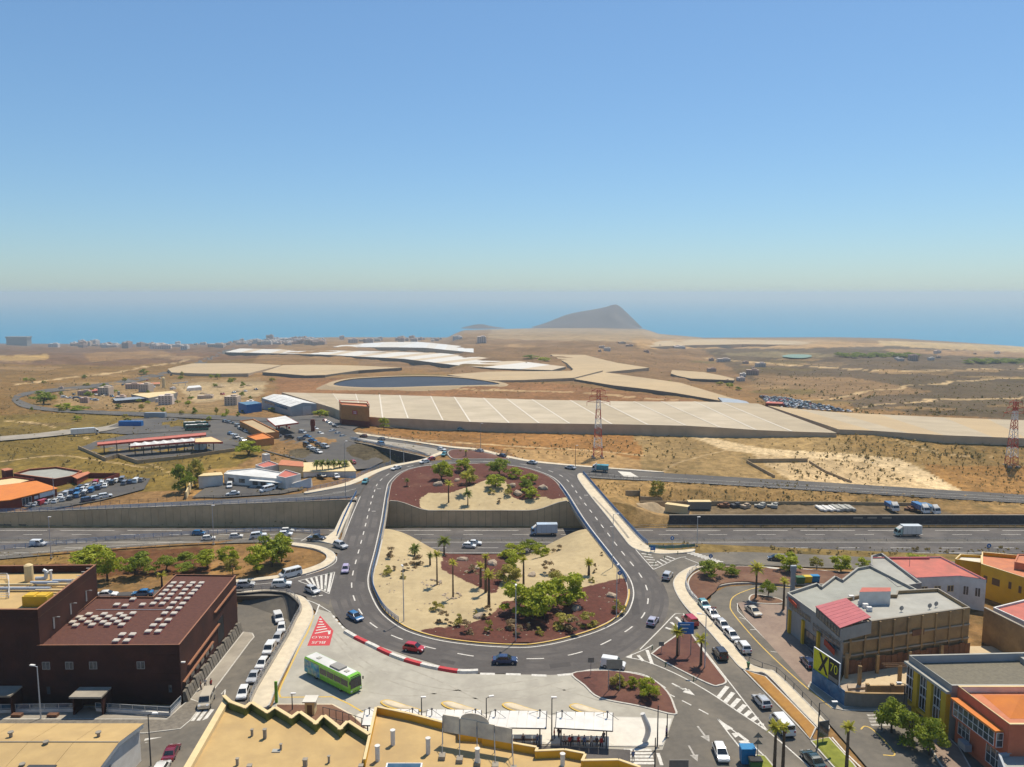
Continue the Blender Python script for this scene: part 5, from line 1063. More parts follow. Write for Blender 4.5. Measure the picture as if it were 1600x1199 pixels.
for nm, lm in (('green', 'leaf_green'), ('dark', 'leaf_dark'), ('olive', 'leaf_olive')):
    for s in range(3):
        c, cs = leafcloud(11+s*7+len(nm), 16+4*s, 2100, .078); cm = c.mesh('crown', lm)
        t = MB(); t.tube((0, 0, -.08), (.01, .01, .22), .035, .026, 7); lim = MB()
        for k in range(5): q = cs[k]; lim.tube((.01, .01, .18), (q[0]*.8, q[1]*.8, q[2]-.02), .02, .008, 5)
        b = bmesh.new(); b.from_mesh(t.mesh('t', 'trunk')); b.from_mesh(lim.mesh('l', 'trunk')); tm = bpy.data.meshes.new('trunk'); b.to_mesh(tm); b.free(); tm.materials.append(M['trunk']); TREES[nm, s] = (cm, tm)
    for s in range(2):
        c, cs = leafcloud(41+s*5+len(nm), 9, 900, .11, low=-.25); TREES[nm+'bush', s] = (c.mesh('foliage', lm), None)
for s in range(3):
    c, cs = leafcloud(81+s, 8, 520, .10, low=-.25); TREES['drybush', s] = (c.mesh('foliage', 'leaf_dry' if s < 2 else 'leaf_olive'), None)
TI = [0]
def tree(px, w, h, kind, label, group=None, name='tree', at=None):
    p = at or G(*px); m = mper(p); TI[0] += 1; s = TI[0] % 3; cm, tm = TREES[kind, s]
    r = empty(name, (p.x, p.y, p.z), random.uniform(0, 6.28)); tag(r, label, 'tree', group)
    W_, H_ = w*m*1.32, h*m*1.25
    link('crown', cm, r, sc=(W_, W_*random.uniform(.9, 1.05), H_)); link('trunk', tm, r, sc=(W_*.9, W_*.9, H_)); return r
def bush(px, w, h, kind, label, group=None, name='shrub'):
    p = G(*px); m = mper(p); TI[0] += 1; cm, _ = TREES[kind, TI[0] % (3 if kind == 'drybush' else 2)]
    o = link(name, cm, None, (p.x, p.y, p.z-.05), random.uniform(0, 6.28), (w*m*1.6, w*m*1.6, h*m*1.9)); return tag(o, label, 'shrub', group)
def palm_mesh(seed, n, droop, ln, lm, up):
    rn = random.Random(seed); f = MB()
    for k in range(n):
        a = k*2.4+rn.uniform(-.2, .2); e = rn.uniform(-.35, 1.15)+up; L_ = ln*rn.uniform(.8, 1.1); p = Vector((0, 0, 0)); d = Vector((math.cos(a)*math.cos(e), math.sin(a)*math.cos(e), math.sin(e))); rows = []
        for i in range(7):
            t = i/6; s = d.cross(Vector((0, 0, 1))); s = s.normalized() if s.length > .05 else Vector((-math.sin(a), math.cos(a), 0)); wd = .20*ln*math.sin(math.pi*min(1, .12+t*.88))**.8*(1-t*.35)+.01
            u = d.cross(s).normalized(); rows.append((p-s*wd+u*wd*.35, p.copy(), p+s*wd+u*wd*.35)); p = p+d*(L_/6); d = (d+Vector((0, 0, -droop/6))).normalized()
        for i in range(6):
            A, B = rows[i], rows[i+1]; g0 = .18   # leaflets: gaps between the little strips
            for a_, b_ in ((0, 1), (1, 2)):
                for u0 in (0, .5):
                    P = lambda c, t: A[c]*(1-t)+B[c]*t
                    f.add([P(a_, u0), P(b_, u0), P(b_, u0+.5-g0*.4), P(a_, u0+.5-g0)], [(0, 1, 2, 3)])
    return f.mesh('fronds', lm)
PALMS = {'fan': [palm_mesh(s, 30, 1.1, 1, 'leaf_palm', .05) for s in (1, 2)], 'date': [palm_mesh(s, 34, 1.7, 1, 'leaf_palm_dark', .2) for s in (3, 4)]}
PT = MB()
for k in range(8): PT.tube((.06*math.sin(k*.5)*.2, 0, k/8), (.06*math.sin((k+1)*.5)*.2, 0, (k+1)/8+.01), .5*(1-.05*k)+.04, .5*(1-.05*k)-.03, 9)
PTM = PT.mesh('trunk', 'palm_trunk')
def palm(px, h, w, kind, label, trunk=.22, group=None):
    """h: pixels from foot to head centre; w: width of the head in pixels."""
    p = G(*px); m = mper(p); H_ = h*m*1.1; TI[0] += 1
    r = empty('palm_tree', (p.x, p.y, p.z), random.uniform(0, 6)); tag(r, label, 'palm', group)
    link('trunk', PTM, r, (0, 0, -.3), 0, (trunk*2, trunk*2, H_+.3)); link('fronds', PALMS[kind][TI[0] % 2], r, (0, 0, H_), 0, w*m*.56); return r
NI = [(690, 752, 33, 30, 'green', 'dense bright tree next to a boulder on the far cinder bed'), (734, 757, 27, 24, 'olive', 'yellowish tree behind the palms on the far island'), (727, 738, 26, 20, 'green', 'small round tree at the far tip of the island'), (780, 744, 31, 26, 'dark', 'dark dense tree at the far edge of the island'), (774, 763, 30, 20, 'green', 'low green tree on the border of sand and cinders'), (803, 748, 24, 16, 'green', 'flat green tree right of the dark tree on the far island'), (826, 757, 24, 16, 'green', 'flat green tree near the far railing'), (822, 767, 20, 18, 'dark', 'small dark tree between two flat trees and the boulders'), (831, 779, 25, 17, 'green', 'flat crowned tree at the sand edge above the wall')]
for x, y, w, h, k, l in NI: tree((x, y), w, h, k, l)
SI = [(828, 865, 30, 20, 'dark', 'dark umbrella tree nearest the motorway'), (846, 872, 26, 19, 'green', 'umbrella tree on the sand with its own shadow patch'), (800, 873, 36, 22, 'green', 'broad tree at the rim of the motorway cutting'), (799, 889, 29, 26, 'green', 'green tree in the middle of the cinder hollow'), (795, 912, 37, 28, 'olive', 'pale wispy tree behind the big trees'), (810, 963, 56, 48, 'green', 'big leafy tree nearest the lamp post on the near island'), (850, 969, 62, 54, 'green', 'biggest leafy tree in the middle of the cinder bed'), (887, 949, 56, 50, 'green', 'big leafy tree with a boulder at its foot'), (866, 921, 32, 26, 'olive', 'sparse yellowish tree behind the big leafy trees')]
for x, y, w, h, k, l in SI: tree((x, y), w, h, k, l)
LI = [(145, 886, 57, 30, 'green', 'broad tree behind the brown tower at the slip road'), (168, 906, 40, 44, 'green', 'tall pale green tree beside the brown parapet'), (212, 897, 48, 38, 'dark', 'dark spreading tree second from the brown parapet'), (260, 892, 29, 22, 'dark', 'small round dark tree in the middle of the red bank'), (289, 880, 27, 17, 'dark', 'low dark tree closest to the slip road rail'), (286, 893, 29, 15, 'dark', 'low clipped bush tree in the middle of the red bank'), (324, 888, 36, 27, 'green', 'green tree with a long shadow on the red bank'), (357, 884, 32, 28, 'green', 'green tree on the border of red and tan soil'), (364, 897, 20, 24, 'olive', 'thin tree standing before the tan soil'), (402, 894, 42, 42, 'green', 'bushy tree at the near side of the big clump'), (425, 884, 46, 46, 'dark', 'tallest dark tree of the big clump by the minibus'), (440, 876, 36, 40, 'green', 'green tree at the road end of the big clump')]
for x, y, w, h, k, l in LI: tree((x, y), w, h, k, l)
RI_ = [(1112, 903, 36, 26, 'dark', 'round dark tree on the brown bed beside the pavement'), (1143, 901, 22, 17, 'dark', 'smaller round tree on the brown bed'), (1234, 893, 36, 28, 'green', 'round tree by the slip road nearest the bins'), (1276, 889, 18, 18, 'olive', 'slim tree second along the slip road'), (1314, 893, 30, 24, 'green', 'round tree third along the slip road'), (1347, 889, 20, 16, 'green', 'small tree next to the grey building corner'), (1200, 934, 21, 25, 'dark', 'dark little tree in the oval bed'), (1013, 1092, 33, 30, 'green', 'leafy round tree on the plaza island'), (967, 1076, 24, 20, 'olive', 'yellow green shrub tree behind the sign on the plaza island'), (988, 1077, 16, 20, 'green', 'small upright shrub tree in the middle of the plaza island'),
       (1393, 1145, 46, 55, 'dark', 'dark street tree nearest the crossing by the yellow facade'), (1425, 1160, 52, 58, 'dark', 'middle street tree below the yellow facade'), (1452, 1180, 46, 56, 'dark', 'street tree closest to the salmon building'), (1016, 790, 1, 1, 'dark', None), (1026, 782, 22, 30, 'olive', 'olive bush tree in the rubble beside the dirt heap'), (290, 768, 30, 46, 'dark', 'dark tree by the villa yard wall'), (305, 760, 24, 40, 'olive', 'thin olive tree behind the dark yard tree'), (388, 711, 34, 20, 'green', 'bright round bush behind the orange shop'), (600, 671, 15, 17, 'green', 'lone green tree by the greenhouse corner'), (500, 653, 22, 12, 'green', 'green tree beside the grey warehouse'), (68, 632, 34, 20, 'dark', 'dark thicket at the bend of the country road'), (1432, 882, 30, 14, 'green', 'green bush above the pink roof'), (1460, 884, 30, 12, 'green', 'low green bush beside the yellow building')]
for x, y, w, h, k, l in RI_:
    if l: tree((x, y), w, h, k, l)
PL = [(701, 787, 28, 17, 'fan', 'fan palm on the sand of the far island'), (729, 772, 26, 22, 'fan', 'big headed yellow palm before the yellowish tree'), (731, 791, 18, 20, 'date', 'young date palm at the front of the far island'), (636, 761, 9, 11, 'date', 'tiny palm alone on the far cinder bed'), (648, 871, 12, 24, 'date', 'short bushy palm near the left bridge abutment'), (694, 868, 20, 26, 'date', 'tall dark date palm above the cinder hollow'), (672, 885, 16, 14, 'date', 'slim date palm beside the tall dark one'), (683, 916, 46, 18, 'fan', 'tall thin palm in a ring of stones nearest the dry shrubs'), (708, 936, 52, 17, 'fan', 'tall thin palm in the lower ring of stones'), (764, 948, 46, 25, 'fan', 'thick trunked palm in front of the palm group'), (751, 919, 32, 20, 'fan', 'stocky palm at the cinder edge'), (759, 928, 54, 16, 'fan', 'thin palm rising behind the thick trunked one'), (818, 916, 38, 16, 'fan', 'single palm beside the wispy tree'), (920, 901, 20, 20, 'fan', 'short thick palm near the sandy slope corner'),
      (253, 915, 14, 18, 'fan', 'small palm behind the skylight roof'), (1181, 936, 44, 30, 'fan', 'palm in the oval bed of the parking court'), (1224, 952, 40, 18, 'fan', 'palm at the corner of the big grey building'), (1058, 1028, 38, 26, 'fan', 'palm on the splitter island beneath the blue sign'), (1095, 1042, 40, 26, 'fan', 'palm on the splitter island beside the lamp post'), (1209, 1222, 82, 30, 'fan', 'palm over the white minibus, one of a pair'), (1222, 1224, 84, 22, 'fan', 'slimmer palm of the pair over the white minibus'), (1322, 1212, 72, 26, 'fan', 'tall palm on the lawn next to the advert panel'), (549, 735, 12, 9, 'date', 'single small palm next to the red car by the villa'), (728, 714, 8, 7, 'fan', 'small palm on the cinder triangle by the loop road')]
for x, y, h, w, k, l in PL: palm((x, y), h, w, k, l, trunk=.34 if 'thick' in l or 'stocky' in l else .2 if 'thin' in l or 'young' in l or 'tiny' in l else .26)
for k in range(6): palm((495+k*9, 742), 16, 17, 'date', ['palm of the villa row, nearest the villa', 'palm second in the villa row', 'palm third in the villa row', 'palm fourth in the villa row', 'palm fifth in the villa row', 'palm of the villa row, nearest the roundabout'][k], group='palms in a row at the villa')
DRY = [(210, 535, 18, 12), (345, 575, 23, 14), (205, 622, 18, 10), (238, 605, 11, 8), (292, 602, 14, 8), (282, 645, 10, 7), (455, 815, 18, 12), (500, 888, 20, 13), (590, 900, 17, 13), (540, 900, 11, 8), (620, 940, 20, 14), (740, 862, 15, 14), (840, 918, 25, 15), (1060, 620, 22, 14), (655, 615, 18, 11), (1120, 492, 15, 10), (1280, 902, 22, 14), (1210, 940, 26, 16), (1025, 950, 14, 10), (965, 928, 12, 10), (910, 960, 18, 12), (1455, 825, 20, 15), (1320, 612, 8, 10), (1300, 670, 9, 8), (760, 182, 10, 7), (800, 235, 10, 6), (860, 190, 16, 12), (1145, 905, 30, 14), (745, 935, 11, 14), (680, 850, 10, 8), (1355, 520, 6, 6)]
for k, (x, y, w, h) in enumerate(sorted(DRY)): bush((550+x/3.478, 720+y/3.478), w, h, 'drybush' if (x, y) not in ((1145, 905), (745, 935), (1280, 902)) else 'olivebush', 'dry shrub on the roundabout island, %s counting from the left' % ORD[k], 'dry shrubs on the roundabout island')
def rock_mesh(s):
    b = bmesh.new(); bmesh.ops.create_icosphere(b, subdivisions=2, radius=.5); rn = random.Random(s)
    for v in b.verts: k = 1+.22*math.sin(v.co.x*7+s)*math.cos(v.co.y*6+s*2)+rn.uniform(-.07, .07); v.co = Vector((v.co.x*k*1.15, v.co.y*k*.9, v.co.z*k*.75))
    me = bpy.data.meshes.new('boulder'); b.to_mesh(me); b.free(); me.materials.append(M['rock']); return me
ROCKS = [rock_mesh(s) for s in range(4)]
for k, (x, y, w) in enumerate(sorted([(600, 552, 14), (765, 573, 15), (690, 858, 14), (1220, 815, 14), (1410, 745, 13), (980, 632, 12), (1040, 158, 12), (870, 145, 11), (900, 188, 12), (467, 138, 12), (570, 115, 9), (680, 590, 9)])):
    p = G(550+x/3.478, 720+y/3.478); m = mper(p)
    tag(link('boulder', ROCKS[k % 4], None, (p.x, p.y, p.z+.35*w*m*.6), k*1.7, w*m*1.15), 'tan boulder on the roundabout island, %s counting from the left' % ORD[k], 'boulder', 'boulders on the roundabout island')
for cx, cy in ((430, 672), (545, 742)):
    for k in range(12):
        a = k*.53; p = G(550+(cx+48*math.cos(a)+random.uniform(-6, 6))/3.478, 720+(cy+16*math.sin(a))/3.478)
        tag(link('stone', ROCKS[k % 4], None, (p.x, p.y, p.z+.3), k*2.1, random.uniform(.4, .9)), 'small stone in a ring round a thin palm', 'stone', 'stones ringing the thin palms')
# scattered scrub on open ground
def scrub():
    rn = np.random.default_rng(5); mb = MB(); V = []; F = []
    zones = [((0, 640, 330, 765), 1500, .9), ((930, 752, 1600, 788), 1100, .7), ((1230, 668, 1600, 752), 1500, 1.0), ((580, 676, 1090, 716), 700, 1.0), ((1010, 690, 1250, 742), 150, .9), ((0, 560, 300, 640), 1200, 1.3), ((1180, 560, 1600, 650), 2200, 1.7), ((430, 592, 1190, 634), 420, 1.3), ((1000, 848, 1100, 857), 60, .9), ((1100, 856, 1600, 868), 200, .9), ((0, 862, 140, 884), 160, .6), ((930, 822, 1600, 828), 120, .6), ((0, 815, 540, 823), 140, .45), ((640, 540, 1100, 600), 300, 1.8), ((120, 855, 480, 900), 90, .5), ((300, 700, 480, 770), 120, 1.2), ((940, 762, 1010, 800), 90, .8)]
    for (x0, y0, x1, y1), n, s in zones:
        GX, GY, GZ = Gmany(rn.uniform(x0, x1, n), rn.uniform(y0, y1, n)); skip = inside(OUTW, GX, GY)
        for _ in range(n):
            if skip[_] or wob(GX[_]*2.2, GY[_]*2.2) < rn.uniform(-.9, .5): continue
            p = Vector((GX[_], GY[_], GZ[_]))
            sz = s*rn.uniform(.35, 1.25)*(1 if rn.random() < .85 else 1.7); o = len(V); m_ = 7
            for q in range(m_):
                a = rn.uniform(0, 6.28); r_ = sz*.35*rn.random(); c = np.array([p.x+r_*math.cos(a), p.y+r_*math.sin(a), p.z+sz*rn.uniform(.1, .45)-.15]); t = rn.normal(size=3); t /= np.linalg.norm(t); t2 = np.cross(t, rn.normal(size=3)); t2 /= np.linalg.norm(t2); k = sz*.5
                V += [c-t*k*.5, c+t2*k*.45, c+t*k*.5, c-t2*k*.45]; b = len(V)-4; F.append([b, b+1, b+2, b+3])
    mb.v = [tuple(x) for x in V]; mb.f = F; mb.m = [0]*len(F); o = mb.build('scrub', 'scrub_leaf'); o['kind'] = 'stuff'; o['label'] = 'dry scrub and tufts dotted over the open ground'
scrub()
def pebbles():
    rn = np.random.default_rng(8); mb = MB(); n = 420; P_ = np.array(INW)
    X, Y, Z = Gmany(rn.uniform(585, 980, n), np.concatenate([rn.uniform(868, 1003, 300), rn.uniform(732, 798, 120)]))
    ok = inside([tuple(p) for p in offset(ccw([tuple(p) for p in INW]), 1.2, True)], X, Y) & (Z > -7)
    for x, y, z in zip(X[ok], Y[ok], Z[ok]):
        s = rn.uniform(.08, .3)*(1 if rn.random() < .9 else 1.8); z += .32; a, b, c = s*rn.uniform(.7, 1.3), s*rn.uniform(.7, 1.3), s*rn.uniform(.4, .8)
        mb.add([(x-a, y, z), (x, y-b, z), (x+a, y, z), (x, y+b, z), (x+a*.2, y, z+c), (x, y, z-c)], [(0, 1, 4), (1, 2, 4), (2, 3, 4), (3, 0, 4), (1, 0, 5), (2, 1, 5), (3, 2, 5), (0, 3, 5)])
    o = mb.build('pebbles', 'rock'); o['kind'] = 'stuff'; o['label'] = 'loose stones strewn over the sand and cinders of the island'
pebbles()
# ------------------------------------------------------------------ buildings
def WYp(px, py, Y):
    """Point of the vertical plane y = Y seen at a pixel."""
    a = (px-800)/FPX; b = -(py-599.5)/FPX; dy = math.cos(PITCH)+b*math.sin(PITCH); dz = -math.sin(PITCH)+b*math.cos(PITCH); t = Y/dy
    return Vector((a*t, Y, CAMH+dz*t))
def house(name, label, poly, z0, z1, wallm, roofm, parapet=.0, cat='building', capm=None, inner=None, pt=.28, overhang=0.0):
    """poly: world plan (x, y), counter-clockwise. Walls, a flat roof and (if any) a parapet with coping."""
    poly = ccw([tuple(p[:2])+(0.0,) for p in poly]); root = empty(name, (poly[0][0], poly[0][1], z0)); tag(root, label, cat)
    n = len(poly); w = MB()
    for i in range(n): a, b = poly[i], poly[(i+1) % n]; w.add([(a[0], a[1], z0), (b[0], b[1], z0), (b[0], b[1], z1), (a[0], a[1], z1)], [(0, 1, 2, 3)])
    w.build('wall', wallm, root); rf = offset(poly, -overhang, True) if overhang else poly
    roof = MB().prism([p[:2] for p in rf], z1-.25 if overhang else z1-.02, z1+.006).build('roof', roofm, root)
    if parapet:
        inn = offset(poly, pt, True); p = MB(); c = MB(); out = offset(poly, -.05, True); inn2 = offset(poly, pt+.05, True); h = z1+parapet
        for i in range(n):
            j = (i+1) % n
            p.add([(poly[i][0], poly[i][1], z1-.03), (poly[j][0], poly[j][1], z1-.03), (poly[j][0], poly[j][1], h), (poly[i][0], poly[i][1], h)], [(0, 1, 2, 3)], 0)
            p.add([(inn[i][0], inn[i][1], z1), (inn[j][0], inn[j][1], z1), (inn[j][0], inn[j][1], h), (inn[i][0], inn[i][1], h)], [(3, 2, 1, 0)], 1)
            c.add([(out[i][0], out[i][1], h), (out[j][0], out[j][1], h), (inn2[j][0], inn2[j][1], h), (inn2[i][0], inn2[i][1], h), (out[i][0], out[i][1], h+.09), (out[j][0], out[j][1], h+.09), (inn2[j][0], inn2[j][1], h+.09), (inn2[i][0], inn2[i][1], h+.09)], [(4, 5, 6, 7), (0, 1, 5, 4), (2, 3, 7, 6)])
        pr = p.build('parapet', [wallm, inner or wallm], root); c.build('coping', capm or wallm, pr)
    root['roofz'] = z1; return root, poly, roof
def window(root, a, b, t0, t1, z0, z1, glass='window_glass', frame='white_steel', nx=2, nz=1, fw=.08, proud=.05, name='window'):
    """A framed window on the wall from a to b (plan points, outside on the right of a->b), between fractions t0..t1."""
    A = Vector((a[0], a[1], 0)); B = Vector((b[0], b[1], 0)); d = B-A; nrm = Vector((d.y, -d.x, 0)).normalized(); P = lambda t, z, o: tuple(A+d*t+nrm*o+Vector((0, 0, z)))
    L_ = d.length*(t1-t0); f = MB(); e = fw/d.length
    def bar(u0, u1, w0, w1): f.add([P(u0, w0, 0), P(u1, w0, 0), P(u1, w1, 0), P(u0, w1, 0), P(u0, w0, proud), P(u1, w0, proud), P(u1, w1, proud), P(u0, w1, proud)], [(4, 5, 6, 7), (0, 4, 7, 3), (1, 2, 6, 5), (3, 7, 6, 2), (0, 1, 5, 4)])
    bar(t0, t1, z0, z0+fw); bar(t0, t1, z1-fw, z1); bar(t0, t0+e, z0+fw, z1-fw); bar(t1-e, t1, z0+fw, z1-fw)
    for k in range(1, nx): t = t0+(t1-t0)*k/nx; bar(t-e/2, t+e/2, z0+fw, z1-fw)
    for k in range(1, nz): z = z0+(z1-z0)*k/nz; bar(t0+e, t1-e, z-fw/2, z+fw/2)
    w = f.build(name, frame, root)
    for i in range(nx):
        for k in range(nz):
            u0 = t0+(t1-t0)*i/nx; u1 = t0+(t1-t0)*(i+1)/nx; w0 = z0+(z1-z0)*k/nz; w1 = z0+(z1-z0)*(k+1)/nz
            MB().add([P(u0, w0, .015), P(u1, w0, .015), P(u1, w1, .015), P(u0, w1, .015)], [(0, 1, 2, 3)]).build('pane', glass, w)
    return w
def slab(root, name, pts, z0, z1, mt): return MB().prism([p[:2] for p in pts], z0, z1).build(name, mt, root)
def boxp(root, name, c, d, mt, rz=0.0): return MB().box(c, d, rz).build(name, mt, root)
# --- dark brown building: low wing with the skylights
RZ = 8.2
low, lp, lroof = house('brown_office_building', 'dark brown building with a red gravel roof covered in pale skylights', [W(x, y, RZ)[:2] for x, y in ((58, 1011), (280, 1010), (368.5, 901), (275, 899.7), (239, 935), (150, 935))], -5.5, RZ, 'corten', 'corten_gravel', .22, capm='copper_trim', pt=.18)
SK = [(857, 293), (900, 293), (952, 293), (995, 293), (840, 310), (885, 310), (935, 307), (980, 310), (820, 330), (862, 330), (915, 327), (962, 330), (800, 350), (845, 350), (900, 347), (945, 347), (780, 372), (826, 372), (880, 370), (925, 370), (757, 395), (803, 395), (857, 392), (903, 395), (705, 400), (657, 373), (577, 400), (620, 405), (838, 418), (884, 418), (814, 443), (860, 443), (785, 476), (832, 476), (758, 503), (806, 503), (733, 532), (782, 532), (440, 447), (515, 447), (592, 447), (657, 443), (393, 462), (467, 462), (537, 460), (610, 457), (408, 473), (485, 473), (562, 472), (630, 470), (360, 487), (436, 487), (510, 487), (582, 485), (375, 502), (456, 500), (534, 498), (602, 500), (605, 548), (655, 548), (575, 578), (627, 578)]
skm = bev(MB().box((0, 0, .22), (1.05, 1.1, .26)), 'skylight', 'skylight', .07, 2, False); skc = MB().box((0, 0, 0), (.95, 1.0, .24)).mesh('skylight_curb', 'rose_roof')
d_ = W(368.5, 901, RZ)-W(280, 1010, RZ); skr = math.atan2(d_.y, d_.x)-math.pi/2
for x, y in SK:
    p = W(x/3.1625, 820+y/3.1625+1, RZ+.01); o = link('skylight', skm, None, (p.x, p.y, p.z), skr); o.parent = lroof; o.matrix_parent_inverse = Matrix.Translation(low.location).inverted() if False else lroof.matrix_world.inverted()
    o.location = (p.x, p.y, p.z); c = link('skylight_curb', skc, o)
pa, pb = W(150, 954, RZ), W(262, 954, RZ); MB().tube((pa.x, pa.y, RZ+.15), (pb.x, pb.y, RZ+.15), .06).build('roof_pipe', 'pale_steel', low)
fy = W(280, 1010, RZ).y; fa = W(58, 1011, RZ); fb = W(280, 1010, RZ)
tt = lambda px: (WYp(px, 1034, fy).x-fa.x)/(fb.x-fa.x)
for px in (73, 109, 146, 220): window(low, fa, fb, tt(px)-.028, tt(px)+.028, 4.3, 5.6, frame='grey_steel')
for px, z in ((264, .2), (74, .0)): window(low, fa, fb, tt(px)-.012, tt(px)+.012, z, z+1.3, frame='dark_steel', nx=1)
for z in (6.6, 3.4, 2.2): slab(low, 'wall_band', [(fa.x, fy-.06), (fb.x, fy-.06), (fb.x, fy+.02), (fa.x, fy+.02)], z, z+.12, 'corten')
rb0, rb1 = W(280, 1010, RZ), W(368.5, 901, RZ)
for t0, t1, z0, z1 in ((.10, .62, 3.2, 3.45), (.55, .97, 6.4, 6.6), (.02, .50, 1.5, 1.7)):
    a = rb0.lerp(rb1, t0); b = rb0.lerp(rb1, t1); slab(low, 'ledge', [(a.x-.05, a.y), (a.x+.38, a.y), (b.x+.38, b.y), (b.x-.05, b.y)], z0, z1, 'copper_trim')
window(low, rb0, rb1, .60, .72, -.6, 4.2, glass='black', frame='corten', nx=1); 
for k in range(6): window(low, rb0, rb1, .06+k*.08, .12+k*.08, .1, 1.3, frame='corten', nx=1)
st = MB(); NS = 26; dirv = (rb1-rb0).normalized(); nrm = Vector((dirv.y, -dirv.x, 0))
stones = empty('stone_plinth', (rb0.x+nrm.x*.3, rb0.y, gz(rb0.x, rb0.y)-1)); tag(stones, 'leaning grey stone plinth along the brown wall by the street', 'wall')
for k in range(NS):
    a = rb0.lerp(rb1, k/NS+.004); b = rb0.lerp(rb1, (k+1)/NS-.004); z = float(zstreet((a.y+b.y)/2)); h = 1.9+.25*math.sin(k*1.9)
    q = [a+nrm*.12, b+nrm*.12, b+nrm*(1.15), a+nrm*(1.15)]; t = [a+nrm*.12, b+nrm*.12, b+nrm*.55, a+nrm*.55]
    MB().add([(v.x, v.y, z-.3) for v in q]+[(v.x, v.y, z+h) for v in t], [(3, 2, 1, 0), (4, 5, 6, 7), (0, 1, 5, 4), (1, 2, 6, 5), (2, 3, 7, 6), (3, 0, 4, 7)]).build('stone', 'stone_block', stones)
pave('pavement', [(297, 1093), (380, 988), (395, 990), (398, 996), (391, 1004), (345, 1066), (318, 1100)], 'concrete', curve=False)
# --- tall brown block with roof machinery
tp = [W(58.5, 953, 14.5), W(150, 883, 14.5), W(-60, 885, 14.5), W(-160, 953, 14.5)]
tall, _, troof = house('brown_tower_block', 'taller dark brown block with a sunken beige roof full of machinery', [p[:2] for p in tp], -3, 13.1, 'corten', 'beige_roof', 1.4, capm='copper_trim', pt=.35)
ta = Vector((-75, tp[0].y, 0)); tb = tp[0]
for px in (36, 0): t = (WYp(px, 1035, tp[0].y).x-ta.x)/(tb.x-ta.x); window(tall, ta, tb, t-.05, t+.05, 4.3, 5.6, frame='grey_steel')
for t in (.22, .50, .78):
    p = tp[0].lerp(tp[1], t); lm_ = MB(); lm_.tube((p.x, p.y, 11.2), (p.x+1.0, p.y-.2, 11.4), .05); lm_.box((p.x+1.0, p.y-.2, 11.3), (.5, .25, .12)); lm_.box((p.x+.02, p.y, 9.2), (.12, .4, 2.0)); lm_.build('wall_lamp', 'grey_steel', tall)
for k in range(5): p = tp[0].lerp(tp[1], .6+k*.09); boxp(tall, 'roof_bracket', (p.x-.9, p.y, 14.1), (1.2, .1, .1), 'white_wall')
def roofthing(name, label, px, z, mb, mt, cat='roof unit', bv=0):
    p = W(px[0], px[1], z); o = link(name, bev(mb, name, mt, bv) if bv else mb.mesh(name, mt), None, (p.x, p.y, z)); tag(o, label, cat); return o
z_ = 13.11
roofthing('air_handler', 'mustard yellow air handling unit on the beige sunken roof', (60, 945), z_, MB().box((0, 0, 0), (4.2, 2.0, 1.8)).box((-1, 0, 1.8), (1.6, 1.6, .15)).box((1, 0, 1.8), (1.6, 1.6, .15)), ['mustard'])
roofthing('water_tank', 'tall beige cylindrical tank on the sunken roof', (46, 908), z_, MB().tube((0, 0, 0), (0, 0, 3.0), .75, n=16).tube((0, 0, 3.0), (0, 0, 3.25), .75, .4, n=16), 'cream', 'tank')
roofthing('roof_flue', 'slim white flue beside the beige tank', (80, 906), z_, MB().tube((0, 0, 0), (0, 0, 1.7), .22, n=10).tube((0, 0, 1.7), (0, 0, 1.85), .34, n=10), 'white_steel', 'flue')
roofthing('cooling_duct', 'pale duct with an elbow next to the tank', (58, 909), z_, MB().tube((-.2, 0, .6), (1.6, 0, .6), .35, n=10).tube((1.6, 0, .6), (1.9, 0, 1.9), .35, n=10).tube((1.9, 0, 1.9), (1.3, 0, 2.2), .3, n=10), 'pale_steel', 'duct')
for k, (x, y, l) in enumerate(((25, 918, 6), (70, 915, 5), (92, 918, 4), (40, 924, 9), (78, 927, 5), (98, 912, 3.5))): roofthing('roof_pipe_run', ['pipe run beside the roof railing', 'thick pipe beside the mustard unit', 'pipe at the parapet corner', 'longest pipe crossing the sunken roof', 'pipe nearest the mustard unit top', 'short pipe under the parapet'][k], (x, y), z_, MB().tube((-l/2, 0, .5), (l/2, 0, .5), .25+.1*(k % 2), n=8).box((-l/3, 0, 0), (.2, .4, .5)).box((l/3, 0, 0), (.2, .4, .5)), 'pale_steel' if k % 2 else 'cream', 'pipe')
railing([tuple(W(x, y, z_)) for x, y in ((-30, 935), (15, 935), (14, 905), (-30, 905))], 1.1, 'white guard rail around the roof opening', mt='white_steel', sp=1.6)
